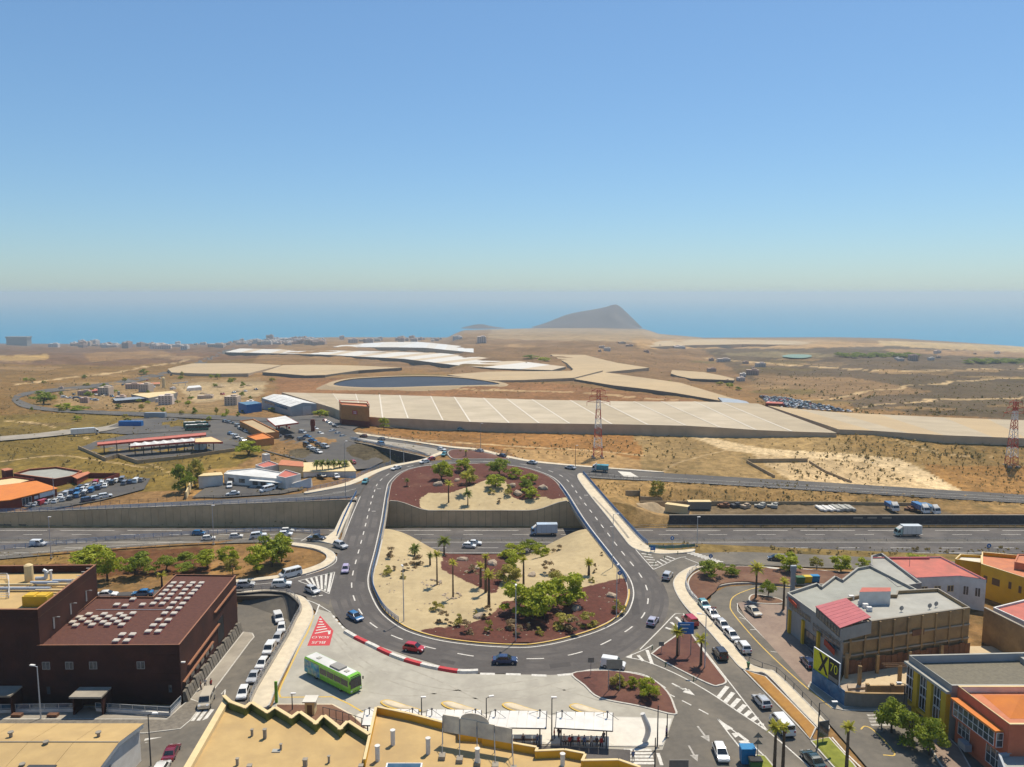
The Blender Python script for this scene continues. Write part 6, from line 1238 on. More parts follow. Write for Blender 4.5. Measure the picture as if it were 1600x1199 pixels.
# entrance side
cn = W(140, 1090, 1.2)
can = empty('entrance_canopy', (cn.x, cn.y, .0)); tag(can, 'flat beige canopy over the brown building entrance', 'canopy'); MB().box((cn.x, cn.y+.3, 1.7), (5.2, 3.2, .28)).build('slab', 'concrete', can)
for s in (-1, 1): MB().box((cn.x+s*2.3, cn.y+.6, -1.6), (.25, 2.6, 3.3)).build('side_wall', 'corten', can)
cn2 = W(0, 1090, 1.2); can2 = empty('entrance_canopy', (cn2.x, cn2.y, 0)); tag(can2, 'second canopy at the left edge of the brown building', 'canopy'); MB().box((cn2.x, cn2.y+.3, 1.9), (5, 3.2, .28)).build('slab', 'concrete', can2); MB().box((cn2.x+2.2, cn2.y+.6, -1.6), (.25, 2.6, 3.5)).build('side_wall', 'corten', can2)
for l, a, b in (('glass balustrade along the forecourt left of the entrance ramp', (-20, 1115), (115, 1113)), ('glass balustrade along the forecourt right of the entrance ramp', (150, 1112), (266, 1119)), ('glass balustrade turning towards the street corner', (266, 1119), (283, 1101))):
    wallpath('balustrade_plinth', 'white kerb under the '+l, [tuple(G(*a)), tuple(G(*b))], lambda p: gz(p[0], p[1])-.4, lambda p: gz(p[0], p[1])+.55, 'white_wall', thick=.3, coping=None); railing([tuple(G(*a)), tuple(G(*b))], .95, l, mt='pale_steel', panel='blue_glass', base=.55, rails=2)
area('forecourt', [(-100, 1104), (283, 1103), (268, 1122), (-100, 1124)], 'concrete', .03); pave('pavement', [(-100, 1124), (262, 1124), (283, 1104), (297, 1093), (318, 1100), (300, 1125), (282, 1140), (225, 1147), (-100, 1147)], 'stone_block', curve=False)
for k in range(4): bx = G(27+k*28, 1120); boxp(low if False else can, 'planter', (bx.x, bx.y, bx.z), (1.6, .8, .5), 'brown_soil') if k in (0, 2) else None
# --- beige warehouse at the corner
wh_ = empty('warehouse', (-60, 98, 0)); tag(wh_, 'beige roofed warehouse with a white gable at the lower corner', 'warehouse')
X1, X0 = -53.0, -95.0; prof = [(104.6, 5.0), (97.9, 6.35), (86, 5.2)]
g_ = MB(); g_.add([(X1, 104.4, -2), (X1, 104.4, 4.9), (X1, 97.9, 6.25), (X1, 86, 5.1), (X1, 86, -2)], [(0, 1, 2, 3, 4)]); g_.add([(X0, 104.4, -2), (X1, 104.4, -2), (X1, 104.4, 4.9), (X0, 104.4, 4.9)], [(0, 1, 2, 3)]); g_.add([(X0, 86, -2), (X1, 86, -2), (X1, 86, 5.1), (X0, 86, 5.1)], [(0, 1, 2, 3)]); g_.build('wall', 'white_wall', wh_)
for k in range(7):   # roof sheets
    a, b = X0+(X1-X0+.5)*k/7, X0+(X1-X0+.5)*(k+1)/7-.05
    for q in range(2): (ya, za), (yb, zb) = prof[q], prof[q+1]; MB().add([(a, ya+.2*(q == 0), za), (b, ya+.2*(q == 0), za), (b, yb, zb), (a, yb, zb), (a, ya+.2*(q == 0), za-.15), (b, ya+.2*(q == 0), za-.15), (b, yb, zb-.15), (a, yb, zb-.15)], [(0, 1, 2, 3), (4, 5, 1, 0), (5, 6, 2, 1), (7, 4, 0, 3)]).build('roof_sheet', 'beige_roof', wh_)
fs = MB()
for q in range(2): (ya, za), (yb, zb) = prof[q], prof[q+1]; fs.add([(X1+.5, ya, za-.55), (X1+.5, yb, zb-.55), (X1+.5, yb, zb+.02), (X1+.5, ya, za+.02), (X1+.0, ya, za-.55), (X1+.0, yb, zb-.55)], [(0, 1, 2, 3), (0, 4, 5, 1)])
fs.build('fascia', 'sheet_metal', wh_); MB().tube((X0, 97.9, 6.38), (X1+.4, 97.9, 6.38), .09).build('ridge_cap', 'concrete', wh_)
window(wh_, (X1, 90), (X1, 97), .2, .9, 2.8, 4.2, nx=3, frame='grey_steel')
for x, y, z in ((17, 1150, 6.2), (72, 1165, 6.1), (154, 1150, 6.1), (35, 1200, 5.6)):
    p = W(x, y, z); v = MB().tube((p.x, p.y, p.z-.3), (p.x, p.y, p.z+.5), .22, n=10).tube((p.x, p.y, p.z+.45), (p.x, p.y, p.z+.6), .38, .38, n=10); v.build('roof_vent', 'concrete', wh_)
sp = W(65, 1199, 5.9); boxp(wh_, 'roof_hatch', (sp.x, sp.y-.3, 5.7), (3.6, 1.2, .35), 'dark_steel')
# --- zigzag parapet roof
Z1 = 6.0
zz = [(359, 1109.5), (384, 1119), (393, 1111), (418, 1127), (430, 1119), (456, 1135), (468, 1126), (494, 1144.5), (506, 1132), (532, 1153), (544, 1141), (575, 1161)]
pl = [W(x, y, Z1) for x, y in [(268, 1240), (349, 1100)]+zz+[(560, 1240)]]
zr = empty('flat_roof_building', (pl[1].x, pl[1].y, 0)); tag(zr, 'beige flat roofed building with a zigzag green and yellow parapet', 'building')
w = MB(); poly_ = ccw([(p.x, p.y, 0) for p in pl]); w.prism([p[:2] for p in poly_], -1.5, Z1-.02, top=False); w.build('wall', 'cream', zr); MB().prism([p[:2] for p in poly_], Z1-.2, Z1).build('roof', 'beige_roof', zr)
PH = 1.15
for k in range(-1, 11, 2):
    a = W(*((349, 1100) if k < 0 else zz[k]), Z1); b = W(*zz[k+1], Z1); c = W(*zz[k+2], Z1) if k+2 < 12 else None
    o = MB(); segs = [(a, b)]
    for (p, q) in segs+([(b, c)] if False else []):
        d = (q-p).normalized(); nn = Vector((d.y, -d.x, 0))*.25; o.add([(p.x, p.y, Z1), (q.x, q.y, Z1), (q.x, q.y, Z1+PH), (p.x, p.y, Z1+PH), (p.x-nn.x, p.y-nn.y, Z1), (q.x-nn.x, q.y-nn.y, Z1), (q.x-nn.x, q.y-nn.y, Z1+PH), (p.x-nn.x, p.y-nn.y, Z1+PH)], [(0, 1, 2, 3), (7, 6, 5, 4), (3, 2, 6, 7), (0, 3, 7, 4), (1, 5, 6, 2)])
    pp = o.build('parapet_panel', 'green_wall', zr)
for k in range(0, 11):
    a = W(*zz[k], Z1); b = W(*zz[k+1], Z1); d = (b-a).normalized(); nn = Vector((d.y, -d.x, 0))
    if k % 2 == 0:
        q = MB().add([(a.x, a.y, Z1), (b.x, b.y, Z1), (b.x, b.y, Z1+PH), (a.x, a.y, Z1+PH), (a.x-nn.x*.25, a.y-nn.y*.25, Z1), (b.x-nn.x*.25, b.y-nn.y*.25, Z1), (b.x-nn.x*.25, b.y-nn.y*.25, Z1+PH-.01), (a.x-nn.x*.25, a.y-nn.y*.25, Z1+PH-.01)], [(0, 1, 2, 3), (7, 6, 5, 4), (0, 3, 7, 4), (1, 5, 6, 2), (3, 2, 6, 7)]); q.build('parapet_panel', 'green_wall', zr)
for k in range(-1, 11):
    a = W(*((349, 1100) if k < 0 else zz[k]), Z1); b = W(*zz[k+1], Z1); d = (b-a).normalized(); nn = Vector((d.y, -d.x, 0)); h0 = Z1+PH+.004*(k % 2)
    MB().add([(a.x+nn.x*.12-d.x*.1, a.y+nn.y*.12-d.y*.1, h0), (b.x+nn.x*.12+d.x*.1, b.y+nn.y*.12+d.y*.1, h0), (b.x-nn.x*.4+d.x*.1, b.y-nn.y*.4+d.y*.1, h0), (a.x-nn.x*.4-d.x*.1, a.y-nn.y*.4-d.y*.1, h0), (a.x+nn.x*.12-d.x*.1, a.y+nn.y*.12-d.y*.1, h0+.12), (b.x+nn.x*.12+d.x*.1, b.y+nn.y*.12+d.y*.1, h0+.12), (b.x-nn.x*.4+d.x*.1, b.y-nn.y*.4+d.y*.1, h0+.12), (a.x-nn.x*.4-d.x*.1, a.y-nn.y*.4-d.y*.1, h0+.12)], [(4, 5, 6, 7), (0, 1, 5, 4), (2, 3, 7, 6), (1, 2, 6, 5), (3, 0, 4, 7)]).build('coping', 'cream', zr)
sl = [W(349, 1100, Z1), W(268, 1240, Z1)]; MB().prism([(sl[0].x, sl[0].y), (sl[1].x, sl[1].y), (sl[1].x+.9, sl[1].y), (sl[0].x+.9, sl[0].y)], Z1-.01, Z1+.7).build('side_parapet', 'cream', zr)
for k, (x, y, h, w_) in enumerate(((394, 1150, .9, .28), (414, 1154, 1.3, .4), (439, 1172, .8, .25), (371, 1196, .9, .3), (477, 1198, 1.0, .5), (514, 1192, .9, .25), (390, 1203, .6, .5), (564, 1203, .6, .5))):
    p = W(x, y, Z1); MB().box((p.x, p.y, Z1-.02), (w_, w_, h)).box((p.x, p.y, Z1+h-.021), (w_+.12, w_+.12, .08)).build('vent_pipe', 'concrete', zr)
p = W(432, 1174, Z1); boxp(zr, 'roof_slab', (p.x, p.y, Z1), (1.1, .7, .12), 'pale_grey_roof')
# --- yellow parapet roof
yz = [(571, 1240), (571, 1199), (589, 1116), (641, 1127), (716, 1147), (716, 1158), (752, 1160), (754, 1165), (838, 1180), (836, 1186), (882, 1184), (913, 1190), (908, 1201), (966, 1200), (1000, 1212), (1000, 1245)]
YW = [W(x, y, Z1) for x, y in yz]; yr = empty('yellow_parapet_building', (YW[1].x, YW[1].y, 0)); tag(yr, 'beige flat roof with stepped bright yellow parapets behind the bus shelters', 'building')
py_ = ccw([(p.x, p.y, 0) for p in YW]); MB().prism([p[:2] for p in py_], -1, Z1-.02, top=False).build('wall', 'yellow_wall', yr); MB().prism([p[:2] for p in py_], Z1-.2, Z1).build('roof', 'beige_roof', yr)
for k in range(1, len(YW)-2):
    a, b = YW[k], YW[k+1]; d = (b-a).normalized(); nn = Vector((-d.y, d.x, 0)); e = .0
    def band(z0, z1, o0, o1, nm, mt): MB().add([(a.x+nn.x*o0, a.y+nn.y*o0, z0), (b.x+nn.x*o0, b.y+nn.y*o0, z0), (b.x+nn.x*o1, b.y+nn.y*o1, z0), (a.x+nn.x*o1, a.y+nn.y*o1, z0), (a.x+nn.x*o0, a.y+nn.y*o0, z1), (b.x+nn.x*o0, b.y+nn.y*o0, z1), (b.x+nn.x*o1, b.y+nn.y*o1, z1), (a.x+nn.x*o1, a.y+nn.y*o1, z1)], [(4, 5, 6, 7), (0, 1, 5, 4), (2, 3, 7, 6), (1, 2, 6, 5), (3, 0, 4, 7)]).build(nm, mt, yr)
    band(Z1-.02, Z1+1.0+.003*(k % 3), 0, .25, 'parapet_panel', 'yellow_wall'); band(Z1+1.0+.003*(k % 3), Z1+1.1+.003*(k % 3), -.06, .31, 'coping', 'cream')
for k, (x, y, h) in enumerate(((614, 1164, 2.0), (590, 1189, 2.0), (669, 1178, 2.1), (746, 1196, 2.2), (879, 1196, 1.5))):
    p = W(x, y, Z1); MB().tube((p.x, p.y, Z1-.02), (p.x, p.y, Z1+h), .3, n=12).tube((p.x, p.y, Z1+h), (p.x, p.y, Z1+h+.12), .36, n=12).build('chimney_pipe', 'white_wall', yr)
p = W(631, 1202, Z1); boxp(yr, 'skylight', (p.x, p.y, Z1), (4.6, 1.6, .35), 'white_steel'); boxp(yr, 'skylight_glass', (p.x, p.y, Z1+.351), (4.2, 1.3, .03), 'blue_glass')
# billboard seen from behind on the yellow parapet roof
A_, B_ = W(692, 1162, Z1), W(800, 1181, Z1); bb = empty('rooftop_billboard', (A_.x, A_.y, Z1)); tag(bb, 'back of a beige rooftop billboard with an arched middle, propped by struts', 'billboard')
dv = (B_-A_); NP = 4
for k in range(NP):
    a = A_+dv*(k/NP+.002); b = A_+dv*((k+1)/NP-.002); h0, h1 = Z1+1.7, Z1+4.1-.12*k
    m_ = MB().add([(a.x, a.y, h0), (b.x, b.y, h0), (b.x, b.y, h1), (a.x, a.y, h1), (a.x, a.y+.15, h0), (b.x, b.y+.15, h0), (b.x, b.y+.15, h1), (a.x, a.y+.15, h1)], [(0, 1, 2, 3), (7, 6, 5, 4), (3, 2, 6, 7), (0, 3, 7, 4), (1, 5, 6, 2), (0, 4, 5, 1)]); m_.build('panel', 'billboard_back', bb)
ar = MB(); c_ = A_+dv*.47; pts = [(c_.x+math.cos(t)*1.9, c_.y+.08+dv.y/dv.x*math.cos(t)*1.9, Z1+3.9+math.sin(t)*1.0) for t in [math.pi*i/12 for i in range(13)]]
ar.add(pts+[(x, y+.12, z) for x, y, z in pts], [tuple(range(13)), tuple(range(25, 12, -1))]+[(i, 13+i, 14+i, i+1) for i in range(12)]); ar.build('arch', 'billboard_back', bb)
for k in range(5):
    a = A_+dv*(k/4); MB().tube((a.x, a.y-.05, Z1), (a.x, a.y-.05, Z1+3.9), .05).tube((a.x, a.y-.05, Z1+3.2), (a.x+.2, a.y-3.3, Z1+.3), .05).tube((a.x, a.y-.05, Z1+1.8), (a.x+.2, a.y-3.3, Z1+.3), .04).build('strut', 'grey_steel', bb); boxp(bb, 'ballast_block', (a.x+.2, a.y-3.3, Z1+.01), (.8, 1.1, .5), 'concrete')
# --- big grey building with the block wall
FZ, UZ = 7.0, 8.8
N_ = W(1318, 978, UZ); R_ = W(1516, 950, UZ); Lf = W(1230, 930.6, FZ)
lowp = [(N_.x, N_.y)]+[tuple(W(x, y, FZ)[:2]) for x, y in ((1432, 925), (1361, 888), (1339, 891), (1315, 910), (1304, 904), (1282, 921), (1276, 915), (1230, 930.6))]
gb, gp_, groof = house('commercial_building', 'grey flat roofed commercial block with a sawtooth far edge and a columned front', lowp, -.3, FZ, 'grey_wall', 'green_grey_roof', .5, capm='pale_grey_roof')
up = [W(x, y, UZ)[:2] for x, y in ((1319, 977), (1516, 950), (1466, 920), (1402, 923), (1400, 929), (1345, 929), (1300, 940))]
ub, _, uroof = house('block_walled_building', 'building with a bare brown block side wall and a pale roof terrace', up, -.3, UZ-.6, 'rough_block', 'pale_grey_roof', .6, capm='concrete', pt=.3)
a, b = Vector((N_.x, N_.y, 0)), Vector((R_.x, R_.y, 0)); d = (b-a); nn = Vector((d.y, -d.x, 0)).normalized()
for k in range(9): p = a+d*((k+.5)/9)+nn*.08; MB().box((p.x, p.y, -.3), (.35, .25, UZ+.2), math.atan2(d.y, d.x)).build('pilaster', 'rough_block', ub)
for z in (3.0, 5.6): MB().prism([tuple((a+nn*.16)[:2]), tuple((b+nn*.16)[:2]), tuple(b[:2]), tuple(a[:2])], z, z+.28).build('ring_beam', 'concrete', ub)
q = a+d*.58+nn*.14; MB().box((q.x, q.y, 5.1), (2.6, .1, 1.1), math.atan2(d.y, d.x)).build('stain_patch', 'rust_board', ub)
sh = [W(x, y, UZ+2.4)[:2] for x, y in ((1343, 922), (1392, 921), (1392, 915), (1347, 915))]; house('stair_house', 'white stair housing with a pink roof on the terrace', sh, UZ-.6, UZ+2.0, 'white_wall', 'pink_roof', 0)
rr = [W(x, y, UZ+.9) for x, y in ((1274, 944), (1322, 936), (1361, 966), (1313, 978))]; pen = empty('penthouse', (rr[0].x, rr[0].y, FZ)); tag(pen, 'top storey with a sloping rose red sheet roof and a window band', 'building')
for k in range(8): t0, t1 = k/8+.003, (k+1)/8-.003; f_ = lambda i, j, t, z: (rr[i].lerp(rr[j], t).x, rr[i].lerp(rr[j], t).y, z); MB().add([f_(0, 3, t0, UZ+.5), f_(0, 3, t1, UZ+.5), f_(1, 2, t1, UZ+1.1), f_(1, 2, t0, UZ+1.1), f_(0, 3, t0, UZ+.38), f_(0, 3, t1, UZ+.38), f_(1, 2, t1, UZ+.98), f_(1, 2, t0, UZ+.98)], [(0, 1, 2, 3), (0, 4, 5, 1), (1, 5, 6, 2), (3, 7, 4, 0)]).build('roof_sheet', 'rose_roof', pen)
MB().prism([(v.x+.15, v.y) for v in rr], FZ-.1, UZ+.36, top=False).build('wall', 'grey_wall', pen)
window(pen, (rr[0].x+.13, rr[0].y), (rr[3].x+.13, rr[3].y), .03, .97, FZ+.45, UZ+.2, nx=8, frame='dark_steel', glass='window_glass')
fa_, fb_ = (Lf.x, Lf.y), (N_.x, N_.y)
window(gb, fa_, fb_, .04, .46, 4.9, 6.2, nx=8, frame='grey_steel'); window(gb, fa_, fb_, .50, .97, 3.9, 5.6, nx=7, nz=2, frame='grey_steel')
for t in (.08, .34, .62): p = Vector((*fa_, 0)).lerp(Vector((*fb_, 0)), t); boxp(gb, 'column', (p.x-.15, p.y, -.3), (.5, .7, 4.9), 'mustard')
window(gb, fa_, fb_, .36, .60, .2, 3.2, nx=3, frame='dark_steel', name='shop_front'); p = Vector((*fa_, 0)).lerp(Vector((*fb_, 0)), .12); boxp(gb, 'shop_sign', (p.x-.25, p.y, 6.3), (.12, 5.0, .7), 'awning_red'); pc = Vector((*fa_, 0)).lerp(Vector((*fb_, 0)), .78); boxp(gb, 'banner', (pc.x-.2, pc.y, 2.9), (.12, 6.0, 1.1), 'awning_red')
for k, (x, y) in enumerate(((1345, 945), (1352, 950), (1358, 955), (1330, 937))): p = W(x, y, UZ-.6); tag(link('air_conditioner', MB().box((0, 0, 0), (.9, .6, .8)).tube((.1, -.31, .4), (.1, -.33, .4), .28, n=12).mesh('air_conditioner', 'white_steel'), None, (p.x, p.y, UZ-.59)), ['first white air conditioner on the terrace edge', 'second white air conditioner on the terrace edge', 'air conditioner nearest the block wall corner', 'air conditioner beside the stair housing'][k], 'air conditioner')
for k, (x, y) in enumerate(((1408, 956), (1452, 952), (1462, 949))): p = W(x, y, UZ-.6); r_ = MB(); r_.tube((0, 0, 0), (0, 0, .5), .05); r_.add([(.45*math.cos(t), -.1+.1*math.cos(t), .7+.45*math.sin(t)) for t in [i*math.pi/6 for i in range(12)]], [tuple(range(12))]); tag(link('satellite_dish', r_.mesh('satellite_dish', 'grey_steel'), None, (p.x, p.y, UZ-.59)), ['satellite dish in the middle of the pale terrace', 'satellite dish near the terrace back corner', 'last satellite dish by the terrace parapet'][k], 'satellite dish')
# long grey wing, white house with pink roof, yellow house
house('grey_wing', 'narrow long grey building with a pale roof behind the sawtooth block', [W(x, y, 6.5)[:2] for x, y in ((1361, 886), (1361, 872), (1378, 868), (1440, 915), (1402, 921))], -2, 6.5, 'grey_wall', 'pale_grey_roof', .5)
pkp = [W(x, y, 6.3) for x, y in ((1432, 905), (1500, 902), (1541, 908), (1470, 872), (1384, 873))]
pk, pkpoly, _ = house('white_house', 'white house with a broad pink flat roof', [p[:2] for p in pkp], -2, 6.3, 'white_wall', 'pink_roof', .25, capm='rose_roof', pt=.2)
for t in (.12, .42, .72): window(pk, pkp[0], pkp[1], t, t+.15, 3.2, 4.6, frame='cream')
for t in (.15, .6): window(pk, pkp[1], pkp[2], t, t+.22, 2.6, 4.6, frame='white_steel')
mid = W(1400, 882, 6.55); boxp(pk, 'roof_step', (mid.x+3, mid.y+4, 6.31), (13, .25, .45), 'rose_roof'); boxp(pk, 'roof_mast', (mid.x+3, mid.y, 6.31), (.08, .08, 2.0), 'grey_steel')
yp = [W(x, y, 6.2) for x, y in ((1533, 887), (1620, 915), (1660, 880), (1534, 868))]
yh, yhp, _ = house('yellow_house', 'bright yellow house with pink terraces at the right edge', [p[:2] for p in yp], -2, 6.2, 'yellow_wall', 'terracotta', .8, capm='cream')
for t0, t1, z in ((.06, .13, 3.2), (.22, .36, 3.3), (.52, .57, 3.6), (.70, .75, 3.4)): window(yh, yp[0], yp[1], t0, t1, z, z+1.5, frame='wood', glass='wood')
house('yellow_annex', 'low yellow terrace wall between the white and the yellow house', [W(x, y, 4.5)[:2] for x, y in ((1492, 878), (1534, 884), (1534, 872), (1500, 870))], -2, 4.5, 'yellow_wall', 'pale_paving', .6, capm='cream'); ob = W(1590, 876, 7.4); 
house('yellow_penthouse', 'small terracotta upper storey on the yellow house', [W(x, y, 7.6)[:2] for x, y in ((1585, 880), (1650, 892), (1650, 868), (1590, 868))], 6.2, 7.6, 'terracotta', 'terracotta', .2)
house('red_roof_house', 'house with a flat red roof behind the dark block wall', [W(x, y, 5.5)[:2] for x, y in ((1552, 952), (1625, 985), (1700, 960), (1600, 940))], -1, 5.5, 'white_wall', 'pink_roof', .3)
wallpath('block_wall', 'tall rough block wall at the back of the building plot', [(v.x, v.y, 0) for v in (W(1540, 950, 6.5), W(1660, 1010, 6.5))][::-1], lambda p: -1, lambda p: 6.5, 'rough_block', coping='concrete', thick=.35)
# --- building plot: floor, pillars, boards, hoarding, billboard
area('building_plot', [(1318, 1055), (1516, 1010), (1560, 1010), (1600, 1060), (1440, 1110), (1330, 1098), (1308, 1080)], 'sand', .02)
for k, (x, y, h) in enumerate(((1342, 1078, 4.2), (1405, 1068, 3.2), (1322, 1060, 4.5), (1370, 1052, 3.4), (1420, 1045, 3.2), (1470, 1034, 3.2))): p = G(x, y); tag(MB().box((p.x, p.y, 0), (.5, .5, h)).box((p.x, p.y, h), (.06, .06, .6)).build('concrete_pillar', 'rough_block'), ['free standing concrete pillar in front of the rubble', 'pillar carrying the timber frame', 'pillar at the corner of the block wall', 'second pillar along the block wall', 'third pillar along the block wall', 'last pillar along the block wall'][k], 'pillar')
bw = empty('board_fence', tuple(G(1325, 1050))); tag(bw, 'rusty board fence at the foot of the block wall', 'fence')
for k in range(22): p = (a+d*((k+.5)/22))+nn*.55; MB().box((p.x, p.y, 0), (d.length/22-.08, .06, 2.5+.15*math.sin(k*2.3)), math.atan2(d.y, d.x)).build('board', 'rust_board', bw)
tf = empty('timber_frame', tuple(G(1405, 1068))); tag(tf, 'horizontal timber frame lying across a pillar', 'timber')
p = G(1402, 1068)
for k in range(3): MB().tube((p.x-2.5, p.y-.6+k*.6, 3.25), (p.x+2.5, p.y-.5+k*.6, 3.3), .09, n=5).build('beam', 'wood', tf)
pk_ = G(1336, 1080); tag(MB().prism([(pk_.x-2.5, pk_.y-1.5), (pk_.x+3, pk_.y-1), (pk_.x+2, pk_.y+1.5), (pk_.x-2, pk_.y+1.5)], 0, .5).prism([(pk_.x-1.5, pk_.y-.8), (pk_.x+1.5, pk_.y-.4), (pk_.x+1, pk_.y+.8), (pk_.x-1, pk_.y+.8)], .5, .9).build('rubble_heap', 'rock'), 'low heap of rubble slabs behind the hoarding', 'rubble')
h0, h1 = G(1268, 1067), G(1319, 1104); hd = empty('hoarding', (h0.x, h0.y, 0)); tag(hd, 'blue printed hoarding along the pavement under the billboard', 'hoarding'); dv = h1-h0; nh = Vector((dv.y, -dv.x, 0)).normalized()
for k in range(8): u, v = h0+dv*(k/8+.002), h0+dv*((k+1)/8-.002); MB().add([(u.x, u.y, 0), (v.x, v.y, 0), (v.x, v.y, 2.6), (u.x, u.y, 2.6), (u.x-nh.x*.08, u.y-nh.y*.08, 0), (v.x-nh.x*.08, v.y-nh.y*.08, 0), (v.x-nh.x*.08, v.y-nh.y*.08, 2.6), (u.x-nh.x*.08, u.y-nh.y*.08, 2.6)], [(0, 1, 2, 3), (7, 6, 5, 4), (3, 2, 6, 7)]).build('hoarding_panel', 'billboard_blue', hd)
bl_ = empty('street_billboard', (h0.x, h0.y, 0)); tag(bl_, 'yellow and black street billboard with a big number above the blue hoarding', 'billboard'); u, v = h0-nh*.3, h0+dv*.78-nh*.3; bh0, bh1 = 2.3, 6.3
def bq(t0, t1, s0, s1, o): return [(u.lerp(v, t0).x+nh.x*o, u.lerp(v, t0).y+nh.y*o, bh0+(bh1-bh0)*s0), (u.lerp(v, t1).x+nh.x*o, u.lerp(v, t1).y+nh.y*o, bh0+(bh1-bh0)*s0), (u.lerp(v, t1).x+nh.x*o, u.lerp(v, t1).y+nh.y*o, bh0+(bh1-bh0)*s1), (u.lerp(v, t0).x+nh.x*o, u.lerp(v, t0).y+nh.y*o, bh0+(bh1-bh0)*s1)]
bk = MB(); f0 = bq(-.015, 1.015, -.02, 1.02, .10); f1 = bq(-.015, 1.015, -.02, 1.02, -.1); bk.add(f0+f1, [(0, 1, 2, 3), (7, 6, 5, 4), (3, 2, 6, 7), (0, 3, 7, 4), (1, 5, 6, 2), (0, 4, 5, 1)]); bk.build('frame', 'sign_white', bl_)
MB().add(bq(.0, .60, 0, 1, .115), [(0, 1, 2, 3)]).build('yellow_face', 'billboard_yellow', bl_); MB().add(bq(.60, 1, 0, 1, .115), [(0, 1, 2, 3)]).build('black_face', 'billboard_black', bl_)
for pts in ((bq(.20, .52, .15, .30, .13)[0], bq(.20, .30, .15, .15, .13)[1], bq(.20, .58, .2, .95, .13)[2], bq(.48, .58, .2, .95, .13)[3]), (bq(.50, .60, .15, .2, .131)[0], bq(.50, .59, .15, .2, .131)[1], bq(.2, .30, .2, .95, .131)[2], bq(.20, .30, .2, .95, .131)[3])): MB().add(list(pts), [(0, 1, 2, 3)]).build('printed_cross', 'billboard_black', bl_)
MB().add(bq(.62, .98, .08, .28, .13), [(0, 1, 2, 3)]).build('printed_caption', 'sign_grey', bl_)
cc = u.lerp(v, .80)+nh*.13; lettering('70', 2.2, 'billboard_yellow', (cc.x, cc.y, bh0+2.5), math.atan2(dv.y, dv.x), 'lettering', bl_, rx=R(90), sx=.85)
for t in (.1, .5, .9): q = u.lerp(v, t)-nh*.3; MB().box((q.x, q.y, 0), (.2, .2, 6.2)).build('post', 'dark_steel', bl_)
wallpath('plot_wall', 'dark plaster wall closing the building plot at the street corner', [(p_.x, p_.y, 0) for p_ in (G(1319, 1104.5), G(1345, 1107), G(1417, 1108))], lambda p: -.2, lambda p: 2.4, 'sign_grey', coping='rough_block', thick=.3)
p = G(1385, 1093); tag(MB().box((p.x, p.y, 0), (6.5, .3, 2.4)).box((p.x-3.2, p.y, 0), (.5, .5, 2.7)).box((p.x+.8, p.y-.02, 0), (.5, .5, 2.7)).build('plot_screen_wall', 'rough_block'), 'short brown block wall with two piers inside the plot', 'wall')
# --- yellow banded modern building
MZ7 = 7.5
m0, m1 = W(1420, 1032, MZ7), W(1487, 1080, MZ7)
mp = [m0, m1, m1+Vector((40, 0, 0)), m0+Vector((40, 2, 0))]
mo, mpoly, _ = house('yellow_banded_building', 'modern building with yellow pillars, dark window bays and a gravel roof', [p[:2] for p in mp], -.3, MZ7-.4, 'grey_wall', 'gravel_roof', 1.2, capm='pale_grey_roof', inner='sheet_metal')
for t0, t1 in ((.0, .0), (.24, .34), (.56, .66), (.88, .99)):
    if t1: A2, B2 = m0.lerp(m1, t0), m0.lerp(m1, t1); MB().prism([(A2.x-.7, A2.y), (B2.x-.7, B2.y), (B2.x+.02, B2.y), (A2.x+.02, A2.y)], .2, MZ7-.5).build('pillar', 'mustard', mo)
A2, B2 = m0, m1; MB().prism([(A2.x-.75, A2.y+.05), (B2.x-.75, B2.y-.05), (B2.x-.01, B2.y-.05), (A2.x-.01, A2.y+.05)], MZ7-.48, MZ7-.1).build('cornice', 'pale_grey_roof', mo); MB().prism([(A2.x-.7, A2.y), (B2.x-.7, B2.y), (B2.x-.01, B2.y), (A2.x-.01, A2.y)], .9, 1.3).build('string_course', 'mustard', mo)
for t0, t1 in ((.02, .23), (.35, .55), (.67, .87)):
    for z0, z1, gl in ((1.5, 3.6, 'glass'), (3.7, 5.2, 'black'), (5.2, 6.9, 'window_glass')): window(mo, (m0.x-.3, m0.y), (m1.x-.3, m1.y), t0, t1, z0, z1, nx=3, glass=gl, frame='white_steel')
p = W(1595, 1028, MZ7); tag(MB().box((p.x, p.y-1.2, MZ7-.39), (1.2, .9, .9)).build('air_conditioner', 'pale_grey_roof'), 'air conditioner on the gravel roof', 'air conditioner')
# --- salmon building
s0, s1 = W(1497, 1072, 8.6), W(1578, 1132, 8.6)
so, spoly, _ = house('salmon_house', 'salmon coloured house with white glazed bays and a terracotta roof terrace', [p[:2] for p in (s0, s1, s1+Vector((30, 0, 0)), s0+Vector((32, 0, 0)))], -.3, 7.7, 'salmon_wall', 'terracotta', .85, capm='cream', inner='white_wall')
cx = (s0+s1)/2+Vector((6.5, 1, 0)); hp = MB().add([(cx.x-4, cx.y-3.2, 7.72), (cx.x+6, cx.y-3.2, 7.72), (cx.x+6, cx.y+3.2, 7.72), (cx.x-4, cx.y+3.2, 7.72), (cx.x-.5, cx.y, 9.4), (cx.x+4, cx.y, 9.4)], [(0, 1, 5, 4), (2, 3, 4, 5), (3, 0, 4), (1, 2, 5)]); hp.build('hipped_roof', 'orange_roof', so)
so2 = [(s0.x-1.1, s0.y-.8), (s1.x-1.1, s1.y+1.0), (s1.x-.02, s1.y+1.0), (s0.x-.02, s0.y-.8)]
MB().prism(so2, 4.4, 6.9).build('bay', 'salmon_wall', so); MB().prism([(so2[0][0]-.25, so2[0][1]+.2), (so2[1][0]-.25, so2[1][1]-.2), so2[2], so2[3]], 6.9, 7.15).build('bay_roof', 'orange_roof', so)
